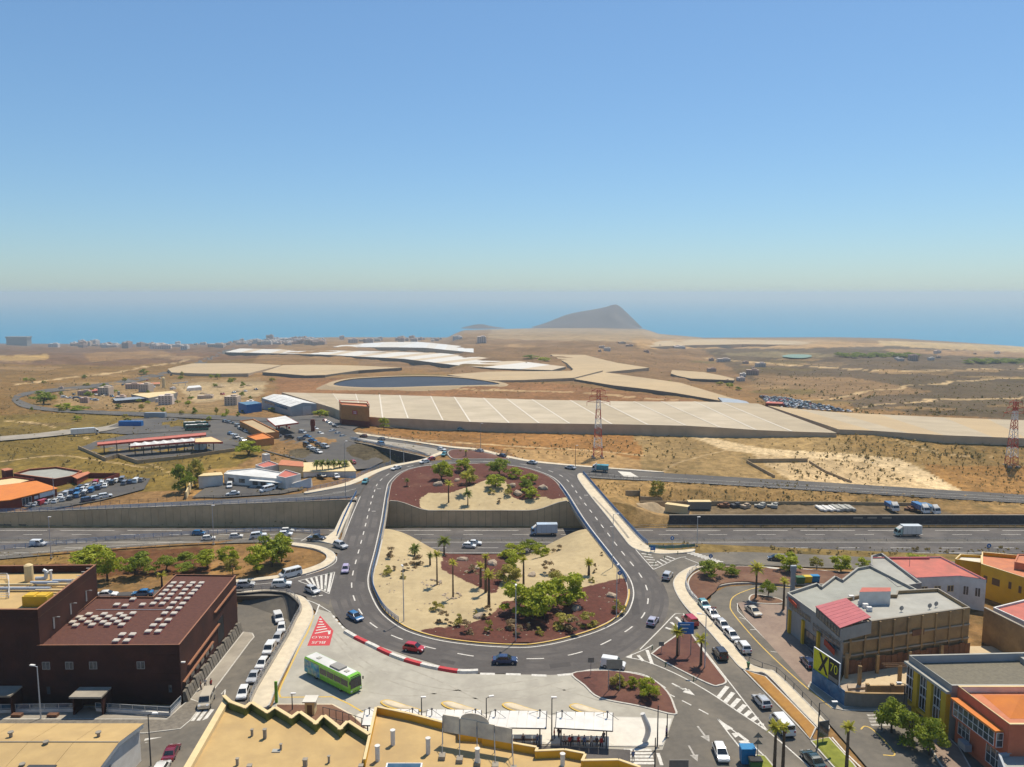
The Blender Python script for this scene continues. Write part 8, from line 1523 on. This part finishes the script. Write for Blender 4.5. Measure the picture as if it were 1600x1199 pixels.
farroad('farm_track', [(600, 666), (660, 668.5), (720, 671), (820, 673.5), (930, 672), (1000, 669), (1070, 670)], [(600, 668.5), (660, 671), (720, 673.5), (820, 676), (930, 675), (1000, 672.5), (1070, 674)], 'concrete')
# workshop with the orange roof
oh = farhouse('workshop', 'workshop with a bright orange roof and dark red walls beside the crowded car lot', [(-60, 766), (56, 752), (88.6, 763), (14.6, 781), (-60, 788)], (15, 797), (14.6, 781), 'dark_red_wall', 'orange_roof', overhang=.5)
a_, b_ = W(14.6, 781, oh[4]), W(88.6, 763, oh[4]); z0 = oh[3]
window(oh[0], a_, b_, .62, .95, z0+1.5, z0+3.0, nx=4, frame='white_steel', glass='sign_white', name='shop_sign'); window(oh[0], a_, b_, .25, .45, z0+.4, z0+2.8, nx=3, frame='white_steel'); window(oh[0], a_, b_, .50, .60, z0+1.4, z0+2.6, nx=1, frame='dark_steel', glass='sign_white')
farhouse('red_villa', 'dark red complex with a grey green roof and low parapets behind the orange roof', [(21, 740), (46, 733), (89, 729.5), (128, 736), (112, 744), (85, 748.5), (42, 743)], (85, 760), (85, 748.5), 'dark_red_wall', 'green_grey_roof', .7, capm='terracotta')
farhouse('cream_roof_house', 'dark red house with a cream roof at the left edge', [(-60, 756), (22, 745), (54, 749), (0, 764)], (0, 778), (0, 764), 'dark_red_wall', 'cream', .5, capm='dark_red_wall'); farhouse('red_tower', 'small dark red tower with a terracotta cap at the left edge', [(2, 733), (12, 731.5), (20, 733.5), (8, 735.5)], (8, 752), (8, 735.5), 'dark_red_wall', 'terracotta', overhang=.3)
farhouse('terracotta_annex', 'small annex with a terracotta roof next to the crowded car lot', [(111, 743), (138, 737), (140, 739), (120, 748)], (120, 757), (120, 748), 'dark_red_wall', 'terracotta', overhang=.3)
wallpath('garden_wall', 'dark red garden wall behind the crowded car lot', [tuple(G(*p)) for p in ((138, 746), (186, 746), (160, 756))], lambda p: gz(p[0], p[1])-1, lambda p: gz(p[0], p[1])+1.6, 'dark_red_wall', thick=.3, coping=None)
# long shelters
def canopy(name, label, pts, h, roofm, edgem, posts, cat='shelter', base=None, wavy=0):
    P_ = [G(x, y, h) for x, y in pts]; zt = sum(p.z for p in P_)/len(P_)+h; r = empty(name, (P_[0].x, P_[0].y, zt-h)); tag(r, label, cat); poly = [(p.x, p.y) for p in P_]
    MB().prism(poly, zt-.05, zt+.12).build('roof', roofm, r); po = [(p[0], p[1]) for p in offset(ccw([(*p, 0) for p in poly]), -.12, True)]; pi = [(p[0], p[1]) for p in offset(ccw([(*p, 0) for p in poly]), .02, True)]; e = MB(); n = len(po)
    for i in range(n): j = (i+1) % n; e.add([(*po[i], zt-.55), (*po[j], zt-.55), (*po[j], zt+.18), (*po[i], zt+.18), (*pi[i], zt+.18), (*pi[j], zt+.18)], [(0, 1, 2, 3), (3, 2, 5, 4)])
    e.build('fascia', edgem, r); a, b = (P_[0]+P_[3])/2, (P_[1]+P_[2])/2
    for k in range(posts): p = a.lerp(b, (k+.5)/posts); boxp(r, 'post', (p.x, p.y, zt-h-.5), (.3, .3, h+.4), 'dark_steel')
    for k in range(wavy): p = a.lerp(b, (k+.5)/wavy); l = (b-a).length/wavy*.46; MB().add([(p.x-l, p.y-2.2, zt+.13), (p.x+l, p.y-2.2, zt+.13), (p.x+l, p.y+2.2, zt+.13), (p.x-l, p.y+2.2, zt+.13), (p.x-l*.1, p.y, zt+1.1)], [(0, 1, 4), (1, 2, 4), (2, 3, 4), (3, 0, 4)]).build('roof_peak', 'white_roof', r)
    return r, zt
canopy('long_shelter', 'long thin red edged shelter at the back of the asphalt yard', [(152, 695), (322, 680.5), (322, 677.5), (152, 691)], 4.2, 'pink_roof', 'red_steel', 9); canopy('long_shelter', 'long white peaked shelter with a red edge in the asphalt yard', [(204, 698.5), (306, 689.5), (306, 685.5), (204, 694)], 4.2, 'white_roof', 'red_steel', 8, wavy=7); canopy('forecourt_canopy', 'broad pale shelter at the end of the long white one', [(305, 691.5), (348, 691), (330, 683.5), (305, 686)], 4.5, 'cream', 'red_steel', 3)
p = G(313, 702); tag(MB().box((p.x, p.y, p.z), (4, 3, 3)).box((p.x, p.y, p.z+3), (4.4, 3.4, .2)).build('wash_booth', 'white_wall'), 'small white booth under the broad pale shelter', 'booth')
for x, y, l, c in ((205, 667, 'blue container on the dirt beside the asphalt yard', 'sign_blue'), (243, 653, 'grey blue tank trailer behind the storage yard', 'sheet_metal')): p = G(x, y); tag(MB().box((p.x, p.y, p.z+.3), (12, 2.5, 2.7)).box((p.x, p.y, p.z+3.0), (11.8, 2.3, .1)).box((p.x-4, p.y, p.z), (1.5, 2.2, .4)).box((p.x+4, p.y, p.z), (1.5, 2.2, .4)).build('cargo_container', c), l, 'container')
# petrol station
r, zt = canopy('petrol_canopy', 'white roofed petrol station canopy with a red edge', [(430, 663.5), (466, 660), (446, 652), (417, 656)], 5.5, 'white_roof', 'red_steel', 2, 'petrol station')
for k, (x, y) in enumerate(((436, 671), (448, 669), (452, 672))): p = G(x, y); tag(MB().box((p.x, p.y, p.z), (.9, .6, 1.7)).box((p.x, p.y, p.z), (2.4, 1.2, .15)).build('fuel_pump', 'red_steel'), 'fuel pump under the white petrol canopy', 'pump', 'fuel pumps under the canopy')
o1 = farhouse('station_shop', 'long orange petrol station shop with a sandy roof', [(374.5, 658), (396, 655), (436, 675), (412, 677)], (424, 686), (424, 677), 'orange_wall', 'ochre_net', .5, capm='orange_wall'); o2 = farhouse('orange_annex', 'small orange yellow building in front of the station shop', [(386, 682), (412, 676), (428, 684), (400, 688)], (402, 698), (402, 688), 'orange_wall', 'orange_roof', .4)
p = G(489, 676); tag(MB().box((p.x, p.y, p.z), (1.8, .6, 6.5)).box((p.x, p.y-.02, p.z+3.5), (2.2, .7, 2.4)).build('price_totem', 'dark_red_wall'), 'dark price totem beside the petrol station', 'sign')
# grey warehouse, brown box building
z0, z1 = gh_of((494, 647), (494.5, 631)); wq = [W(x, y, z1) for x, y in ((454, 636), (494.5, 631), (446, 617.5), (409, 622))]; gw = empty('grey_warehouse', (wq[0].x, wq[0].y, z0)); tag(gw, 'grey metal warehouse with a pale ridged roof', 'warehouse')
MB().prism([(p.x, p.y) for p in wq], z0-3, z1, top=False).build('wall', 'sheet_metal', gw); m1_, m2_ = (wq[0]+wq[1])/2, (wq[2]+wq[3])/2
for i, (A, B, C, D) in enumerate(((wq[0], m1_, m2_, wq[3]), (m1_, wq[1], wq[2], m2_))):
    for k in range(6): t0, t1 = k/6+.004, (k+1)/6-.004; za, zb = (z1, z1+1.6) if i == 0 else (z1+1.6, z1); MB().add([(*A.lerp(D, t0)[:2], za), (*B.lerp(C, t0)[:2], zb), (*B.lerp(C, t1)[:2], zb), (*A.lerp(D, t1)[:2], za)], [(0, 1, 2, 3)]).build('roof_sheet', 'white_roof', gw)
MB().add([(*wq[0][:2], z1), (*wq[1][:2], z1), (*m1_[:2], z1+1.6)], [(0, 1, 2)]).build('gable', 'sheet_metal', gw); window(gw, wq[0], wq[1], .45, .8, z0+.2, z1-.6, nx=1, glass='pale_steel', frame='grey_steel', name='roller_door'); window(gw, wq[3], wq[0], .1, .9, z1-2.6, z1-1.0, nx=8, frame='grey_steel', glass='blue_glass')
farhouse('blue_shed', 'low blue open shed beside the grey warehouse', [(372, 629), (398, 627), (409, 630), (385, 633)], (385, 646), (385, 633), 'sign_blue', 'blue_glass', cat='shed')
z0, z1 = gh_of((576, 668), (577, 638)); bx = [W(x, y, z1) for x, y in ((533, 634), (577, 637.5), (574, 632), (530, 630))]; bb_, bpoly, _ = house('brown_box_building', 'tall tan box shaped building with a red sign and roof rails', [p[:2] for p in bx], z0-3, z1, 'orange_wall', 'terracotta', .5); bb_.children[0].data.materials[0] = M['ochre_net']
MB().prism([(p[0], p[1]) for p in offset(ccw([(q.x, q.y, 0) for q in bx]), -.05, True)], z0-3, z0+(z1-z0)*.28, top=False).build('plinth', 'dark_red_wall', bb_); sA, sB = bx[0].lerp(bx[1], .40), bx[0].lerp(bx[1], .58); MB().add([(sA.x, sA.y-.15, z0+(z1-z0)*.60), (sB.x, sB.y-.15, z0+(z1-z0)*.60), (sB.x, sB.y-.15, z0+(z1-z0)*.80), (sA.x, sA.y-.15, z0+(z1-z0)*.80)], [(0, 1, 2, 3)]).build('sign_panel', 'red_paint', bb_)
for k in range(2): u, v = sA.lerp(sB, .2), sA.lerp(sB, .8); zz_ = z0+(z1-z0)*(.66+.07*k); MB().add([(u.x, u.y-.18, zz_-.15), (v.x, v.y-.18, zz_-.15), (v.x, v.y-.18, zz_+.15), (u.x, u.y-.18, zz_+.15)], [(0, 1, 2, 3)]).build('sign_line', 'sign_white', bb_)
rt = MB()
for i in range(4): A, B = bx[i], bx[(i+1) % 4]; rt.tube((A.x, A.y, z1+1.6), (B.x, B.y, z1+1.6), .18, n=5).tube((A.x, A.y, z1), (A.x, A.y, z1+1.6), .15, n=5)
rt.build('roof_rail', 'red_steel', bb_)
# white villa
z0, z1 = gh_of((352, 757), (352, 742)); vl = [W(x, y, z1) for x, y in ((350, 742), (392, 746), (442, 750), (448, 741), (400, 733), (356, 737))]
vv, vp, _ = house('white_villa', 'long white villa wing with a terrace and an awning facing the slip road', [p[:2] for p in vl], z0-3, z1, 'white_wall', 'white_roof', .3)
for t in (.15, .55): window(vv, vl[0], vl[1], t, t+.22, z0+1.2, z0+2.6, frame='dark_steel')
for t in (.05, .3, .55, .78): window(vv, vl[1], vl[2], t, t+.16, z0+.8, z0+2.6, frame='wood', nx=2)
vm = [(vl[1]+Vector((0, -2.2, 0))), (vl[2]+Vector((0, -2.2, 0))), vl[2], vl[1]]; MB().prism([(p.x, p.y-.05) for p in vm], z1-.7, z1-.5).build('veranda_roof', 'white_roof', vv); MB().prism([(p.x, p.y-.05) for p in vm], z0-2, z0+.5).build('veranda_base', 'white_wall', vv)
farhouse('villa_end_block', 'white villa block with a pink roof nearest the roundabout', [(432, 744), (446, 747), (470, 741), (446, 734)], (447, 765), (446, 747), 'white_wall', 'pink_roof', .3); farhouse('villa_upper_storey', 'white upper storey of the villa with a terracotta roof', [(399, 727), (412, 731), (437, 726), (420, 720)], (412, 746), (412, 731), 'white_wall', 'pink_roof', .3); farhouse('villa_turret', 'little white turret on top of the villa', [(409, 710), (415, 711.5), (422, 710), (416, 708)], (415, 726), (415, 711.5), 'white_wall', 'white_roof', .2)
farhouse('tiled_house', 'house with terracotta tile eaves behind the white villa', [(436, 726), (474, 729), (472, 722), (440, 719)], (450, 744), (450, 728), 'cream', 'terracotta', overhang=.5); farhouse('cream_hall', 'low cream roofed hall behind the row of villa palms', [(474, 737), (556, 736), (545, 721), (474, 723)], (500, 744), (500, 737), 'white_wall', 'cream', overhang=.3); farhouse('villa_garage', 'pale garage at the villa yard entrance', [(310, 744), (348, 742), (345, 738), (318, 740)], (330, 762), (330, 744), 'white_wall', 'cream', overhang=.3)
p = G(462, 763); tag(MB().add([(p.x-6, p.y, p.z), (p.x+5, p.y+1, p.z), (p.x+5, p.y+2, p.z+3.2), (p.x-6, p.y+1, p.z+.4), (p.x-6, p.y+2.4, p.z), (p.x+5, p.y+3.4, p.z)], [(0, 1, 2, 3), (3, 2, 5, 4), (0, 3, 4), (1, 5, 2)]).build('entrance_ramp', 'white_wall'), 'white stair ramp in front of the villa', 'ramp')
wallpath('yard_wall', 'pale wall of the villa yard by the dark tree', [tuple(G(*p)) for p in ((292, 779), (302, 755), (322, 752))], lambda p: gz(p[0], p[1])-1, lambda p: gz(p[0], p[1])+2.2, 'cream', thick=.4, coping=None)
# industrial yard
IND = [('grey_hall', 'dark grey industrial hall with a pale roof in the quarry yard', [(205, 616), (270, 611), (276, 614), (232, 622)], (232, 629), (232, 622), 'grey_wall', 'cream'), ('loading_shed', 'long low shed with dark sides in the quarry yard', [(176, 623), (232, 619), (236, 622), (180, 626.5)], (200, 630), (200, 625), 'basalt', 'sheet_metal'), ('orange_office', 'low terracotta roofed office beyond the quarry', [(213, 602), (250, 600), (250, 597.5), (216, 599)], (230, 604), (230, 601), 'cream', 'terracotta'), ('white_shed', 'small white shed right of the quarry silo', [(292, 607), (315, 605), (312, 602), (294, 603.5)], (300, 611), (300, 606.5), 'white_wall', 'white_roof'), ('red_depot', 'dark red depot by the country road', [(136, 612), (158, 610), (156, 607.5), (138, 609)], (145, 615), (145, 611), 'dark_red_wall', 'pink_roof'), ('red_hall', 'red hall at the edge of the big car lot', [(1196, 630), (1222, 631), (1224, 628.5), (1199, 627.5)], (1208, 637), (1208, 630.5), 'dark_red_wall', 'pink_roof')]
for nm, l, rf, b_, t_, wm, rm in IND: farhouse(nm, l, rf, b_, t_, wm, rm)
p = G(256, 606); m = mper(p); tag(MB().tube((p.x, p.y, p.z), (p.x, p.y, p.z+15*m), 2.4*m, n=12).tube((p.x, p.y, p.z+15*m), (p.x, p.y, p.z+17*m), 2.4*m, .6*m, 12).build('silo', 'cream'), 'cream silo standing in the quarry yard', 'silo'); p = G(186, 622); m = mper(p); tag(MB().tube((p.x, p.y, p.z), (p.x, p.y, p.z+10*m), 2*m, n=12).tube((p.x, p.y, p.z+10*m), (p.x, p.y, p.z+11*m), 2*m, .4*m, 12).build('silo', 'green_grey_roof'), 'squat green grey silo near the loading shed', 'silo')
p = G(270, 603); m = mper(p); tag(MB().tube((p.x, p.y, p.z+2), (p.x+24*m, p.y, p.z+6*m), .8*m, n=6).box((p.x+8*m, p.y, p.z), (.6*m, .6*m, 3*m)).box((p.x+20*m, p.y, p.z), (.6*m, .6*m, 5*m)).build('conveyor', 'pale_steel'), 'inclined conveyor next to the cream silo', 'conveyor')
for k, (x, y, w_) in enumerate(((120, 624, 10), (345, 605, 16), (372, 612, 14), (318, 615, 12), (160, 620, 9), (390, 603, 12))):
    p = G(x, y); m = mper(p); b = bmesh.new(); bmesh.ops.create_icosphere(b, subdivisions=2, radius=1)
    for v in b.verts: v.co = Vector((v.co.x*w_*m*.5, v.co.y*w_*m*.5, max(v.co.z, -.1)*w_*m*.28*(1-.3*math.hypot(v.co.x, v.co.y))))
    me = bpy.data.meshes.new('gravel_heap'); b.to_mesh(me); b.free(); me.materials.append(M['dirt_pile']); tag(link('gravel_heap', me, None, tuple(p)), ['gravel heap by the thicket', 'large pale gravel heap in the quarry', 'gravel heap nearest the blue shed', 'gravel heap before the white shed', 'small heap between the trucks', 'far gravel heap at the quarry edge'][k], 'heap')
lot([(100, 622, 150, 627, 6, 6, 0), (150, 618, 175, 621, 3, 5, 1), (210, 607, 240, 606, 4, 5, 1), (330, 620, 400, 610, 5, 5, 1)], 'in the quarry yard', 'vehicles in the quarry yard', parts=0, kinds=('van', 'pickup', 'minibus'), seed=9)
lot([(40+k*38, 632-k*7.4, 60+k*38, 628-k*7.2, 2, 6, -2) for k in range(1, 7)], 'on the country road', 'cars on the country road', parts=0, seed=10)
lot([(1190+k*3, 622+k*2.3, 1236+k*15, 625+k*3.2, 12, 4, 1) for k in range(7)], 'in the far lot', 'cars in the far lot', parts=0, cols=[CW, CW, CS, CS, CG, CB, CR], seed=12)
for k, (x, y, w, h) in enumerate(((305, 648, 8, 12), (338, 648, 7, 11), (355, 650, 6, 10), (372, 652, 6, 9), (222, 641, 9, 9), (255, 645, 8, 8), (160, 607, 9, 8), (130, 618, 9, 8), (100, 640, 24, 9), (125, 642, 26, 8), (285, 590, 5, 9), (330, 592, 8, 6), (225, 585, 12, 9), (195, 597, 7, 6), (360, 600, 9, 9), (380, 605, 8, 9), (1045, 600, 8, 5), (1140, 606, 12, 7), (1155, 610, 10, 6), (1125, 602, 12, 5), (850, 565, 20, 6), (830, 560, 22, 6))):
    tree((x, y), w, h, ('dark', 'olive', 'green')[k % 3], 'far tree by the fields and quarry beyond the roundabout', 'far trees beyond the roundabout')
for k in range(26): x = 1312+k*9 if k < 14 else 1515+(k-14)*8; y = (557 if k < 14 else 566)+(k % 3)*1.2; tree((x, y), 16, 6, 'dark', 'dark distant tree in a belt across the brown plain', 'distant tree belts')
rq = random.Random(21)
for k in range(46): tree((rq.uniform(40, 430), rq.uniform(592, 660)), rq.uniform(5, 11), rq.uniform(4, 8), rq.choice(('dark', 'olive', 'green')), 'small tree scattered between the quarry and the country road', 'small trees about the quarry')
# greenhouses: each roof bay a part
def plane(pts, h):
    A = np.array([[p[0], p[1], 1] for p in pts]); z = np.array([p[2] for p in pts]); c = np.linalg.lstsq(A, z, rcond=None)[0]; return lambda x, y: float(c[0]*x+c[1]*y+c[2])+h
def greenhouse(label, far, near, h, roofm, sidem, bays, seam=None, seamw=1.2):
    """far and near: roof edges in photo pixels, left to right."""
    F = resample([tuple(G(x, y, h)) for x, y in far], bays+1); N = resample([tuple(G(x, y, h)) for x, y in near], bays+1); rj = random.Random(bays)
    for k in range(1, bays): w = rj.uniform(-.16, .16); F[k] = tuple(F[k][i]+(F[k+1][i]-F[k][i])*w for i in range(3)); w += rj.uniform(-.06, .06); N[k] = tuple(N[k][i]+(N[k+1][i]-N[k][i])*w for i in range(3))
    pl = plane(F+N, h); r = empty('greenhouse', (N[0][0], N[0][1], pl(N[0][0], N[0][1])-h)); tag(r, label, 'greenhouse')
    f = lambda p: (p[0], p[1], pl(p[0], p[1]))
    for k in range(bays):
        a, b, c, d = f(N[k]), f(N[k+1]), f(F[k+1]), f(F[k]); bay = MB().add([a, b, c, d], [(0, 1, 2, 3)]).build('roof_bay', roofm if not isinstance(roofm, (list, tuple)) else roofm[k % len(roofm)], r)
        if seam and k:
            u = Vector((b[0]-a[0], b[1]-a[1], 0)).normalized()*seamw/2; MB().add([(a[0]-u.x, a[1]-u.y, a[2]+.12), (a[0]+u.x, a[1]+u.y, a[2]+.12), (d[0]+u.x, d[1]+u.y, d[2]+.12), (d[0]-u.x, d[1]-u.y, d[2]+.12)], [(0, 1, 2, 3)]).build('gutter', seam, r)
    s = MB(); P_ = [f(p) for p in N]+[f(p) for p in F[::-1]]; n = len(P_)
    for i in range(n): a, b = P_[i], P_[(i+1) % n]; s.add([(a[0], a[1], a[2]-h-8), (b[0], b[1], b[2]-h-8), b, a], [(0, 1, 2, 3)])
    s.build('side_wall', sidem, r); return r
mat('greenhouse_dusky', (.50, .40, .28), .9, (.46, .37, .26), .05)
greenhouse('vast beige greenhouse with pale gutters stretching across the middle of the plain', [(440, 613), (550, 615), (650, 617.5), (820, 622), (1000, 628), (1100, 632), (1185, 635)], [(520, 640), (545, 648), (580, 653), (650, 657.5), (760, 661.5), (860, 663), (960, 664.5), (1080, 667), (1200, 668.5), (1308, 667)], 4.4, ['greenhouse_net', 'net_dusty', 'net_pale', 'greenhouse_net', 'net_pale'], 'greenhouse_side', 17, 'greenhouse_seam', .9)
greenhouse('sandy netted greenhouse running out of the picture beside the scrubby hill', [(1200, 636), (1290, 643), (1400, 650), (1500, 654.5), (1600, 656), (1760, 658)], [(1311, 667.5), (1359, 668), (1420, 675), (1480, 681), (1600, 686), (1760, 692)], 3, ['ochre_net', 'net_dusty'], 'greenhouse_side', 8)
greenhouse('low ochre greenhouse beside the country road', [(262, 576), (296, 568.5), (380, 568), (440, 569.5)], [(268, 581), (310, 584), (350, 585), (388, 584.5)], 3, 'ochre_net', 'greenhouse_side', 5); greenhouse('ochre greenhouse with a dark open side left of the reservoir', [(443, 570.5), (500, 570), (560, 571), (628, 575)], [(410, 582), (450, 585.5), (490, 587), (560, 580)], 3, 'ochre_net', 'stone_block', 5)
greenhouse('pale striped greenhouse in a long curving band', [(375, 545), (500, 545.5), (567, 549), (690, 554), (811, 561), (884, 573)], [(351, 551), (500, 554), (631, 563.5), (710, 569), (781, 574), (862, 578.5)], 3, ['greenhouse_pale', 'greenhouse_pale', 'greenhouse_dusky'], 'stone_block', 30)
greenhouse('white greenhouse roofs near the coast', [(534, 536), (600, 535.5), (660, 536), (740, 538.5)], [(520, 541), (600, 546), (660, 547.5), (740, 548.5)], 3, ['greenhouse_pale', 'white_roof'], 'greenhouse_side', 8)
greenhouse('ochre netted field right behind the reservoir', [(762, 579.5), (800, 579), (867, 580), (942, 580)], [(699, 588), (760, 593), (800, 594), (897, 591)], 2.4, 'ochre_net', 'greenhouse_side', 5); greenhouse('large ochre netted field with an angular outline in the middle distance', [(860, 554.5), (909, 554), (960, 565), (1014, 577)], [(886, 568), (900, 581), (925, 581), (942, 580.5)], 2.4, 'ochre_net', 'greenhouse_side', 5)
greenhouse('long ochre netted field tapering to the right above the beige greenhouse', [(942, 580.5), (999, 588), (1060, 600), (1152, 622)], [(897, 592), (960, 603), (1040, 613), (1140, 628)], 2.4, 'ochre_net', 'stone_block', 6); greenhouse('small ochre netted field behind the tapering one', [(1050, 578.5), (1090, 580), (1120, 585), (1148, 592)], [(1048, 584), (1070, 590), (1100, 594), (1146, 595)], 2.4, 'ochre_net', 'stone_block', 3)
greenhouse('low grey glasshouse at the tip of the tapering netted field', [(1122, 621), (1150, 624), (1166, 627)], [(1130, 629), (1150, 631), (1172, 631)], 3, 'sheet_metal', 'grey_wall', 3); greenhouse('pale netted field near the coast at the right', [(985, 532), (1100, 531), (1200, 531.5), (1280, 533)], [(990, 541), (1080, 543), (1180, 540), (1270, 537)], 2.4, 'ochre_net', 'greenhouse_side', 5)
# reservoir and pond
rp = [G(x, y) for x, y in ((520, 602), (600, 606), (700, 604), (780, 601))]; zz_ = float(np.mean([p.z for p in rp]))+3
el = [W(x, y, zz_) for x, y in crv([(521, 602), (545, 594), (594, 590.5), (640, 589), (690, 589.5), (740, 593.5), (781, 601), (745, 603), (690, 604), (610, 606.5), (555, 606)], 5, True)]
struct(MB().sheet([tuple(p) for p in el]).build('reservoir_water', 'reservoir_water')); bank = offset(ccw([(p.x, p.y, 0) for p in el]), -6, True); mb = MB(); E2 = ccw([(p.x, p.y, 0) for p in el]); n = len(E2)
for i in range(n): j = (i+1) % n; mb.add([(E2[i][0], E2[i][1], zz_+.6), (E2[j][0], E2[j][1], zz_+.6), (bank[j][0], bank[j][1], zz_+.6), (bank[i][0], bank[i][1], zz_+.6)], [(0, 1, 2, 3)]); o_ = offset(bank, -24, True); mb.add([(bank[i][0], bank[i][1], zz_+.6), (bank[j][0], bank[j][1], zz_+.6), (o_[j][0], o_[j][1], zz_-10), (o_[i][0], o_[i][1], zz_-10)], [(0, 1, 2, 3)])
struct(mb.build('reservoir_bank', 'dirt_pile')); area('pond', [(1222, 559), (1235, 555.5), (1262, 556), (1268, 559), (1250, 561.5)], 'pond', 2.0, True)
# coastal town and scattered farm houses
rt_ = random.Random(4); TM = []
for k in range(5):
    b = MB(); s = ((16, 14, 9), (28, 14, 12), (12, 12, 6), (22, 18, 16), (40, 16, 9))[k]
    b.box((0, 0, -6), (s[0], s[1], s[2]+6), 0, 0); b.box((s[0]*.15, 0, s[2]), (s[0]*.4, s[1]*.5, 2.5), 0, 0)
    for i in range(int(s[0]/5)):
        for j in range(int(s[2]/3.2)): b.box((-s[0]/2+2.5+i*5, -s[1]/2-.03, 1+j*3.1), (1.8, .1, 1.5), 0, 1)
    TM.append(b.mesh('town_house', ['flat_paint', 'window_glass']))
TC = [(.66, .60, .54), (.60, .50, .43), (.50, .36, .28), (.42, .30, .24), (.60, .56, .52), (.52, .42, .33)]
def town(n, x0, x1, y0, y1, label, group, scale=1.0):
    for k in range(n):
        x, y = rt_.uniform(x0, x1), rt_.uniform(y0, y1); p = G(x, y)
        if p.z < -199.5: continue
        s = scale*rt_.uniform(.7, 1.3); tag(link('town_house', rt_.choice(TM), None, (p.x, p.y, p.z), rt_.uniform(-.4, .4), s, rt_.choice(TC)), label, 'house', group)
town(165, 335, 505, 530, 539, 'block in the coastal town at the foot of the sea', 'blocks of the coastal town', .85); town(16, 95, 400, 600, 634, 'small shed or hut about the quarry yard', 'huts about the quarry', .33); town(14, 390, 440, 528, 532, 'taller block on the rise of the coastal town', 'tall blocks of the coastal town', 1.3); town(26, 500, 770, 530, 536, 'small house on the shore behind the white greenhouses', 'houses on the shore', .9); town(22, 60, 200, 537.5, 544, 'small house in the village by the sea at the left', 'houses of the left village', 1.2); town(14, 215, 340, 538, 546, 'isolated low house on the brown coastal plain', 'houses on the coastal plain', 1.2); town(10, 1090, 1190, 560, 610, 'low farm building among the pale fields', 'farm buildings', .38); town(8, 1360, 1560, 552, 566, 'farm building on the far right plain', 'farm buildings on the far plain', .5); town(9, 850, 1100, 536, 552, 'small building on the hazy flats below the hill', 'buildings on the flats', .5)
p = G(30, 540); m = mper(p); tag(MB().box((p.x, p.y, p.z-5), (32*m, 12*m, 5+12*m)).box((p.x, p.y, p.z+12*m), (34*m, 13*m, 2*m)).build('coastal_block', 'grey_wall'), 'big flat roofed block standing alone by the sea', 'building')
# ------------------------------------------------------------------ air
def haze():
    m = bpy.data.materials.new('haze_air'); m.use_nodes = True; nt = m.node_tree; nt.nodes.clear()
    out = nt.nodes.new('ShaderNodeOutputMaterial'); v = nt.nodes.new('ShaderNodeVolumePrincipled')
    v.inputs['Color'].default_value = (.74, .89, .97, 1); v.inputs['Density'].default_value = .00011; v.inputs['Anisotropy'].default_value = .2
    nt.links.new(v.outputs[0], out.inputs['Volume'])
    o = MB().box((0, 16500, -206), (70000, 35000, 296)).build('haze', m); o['kind'] = 'stuff'; o['label'] = 'thin pale sea haze over the whole plain'
haze()
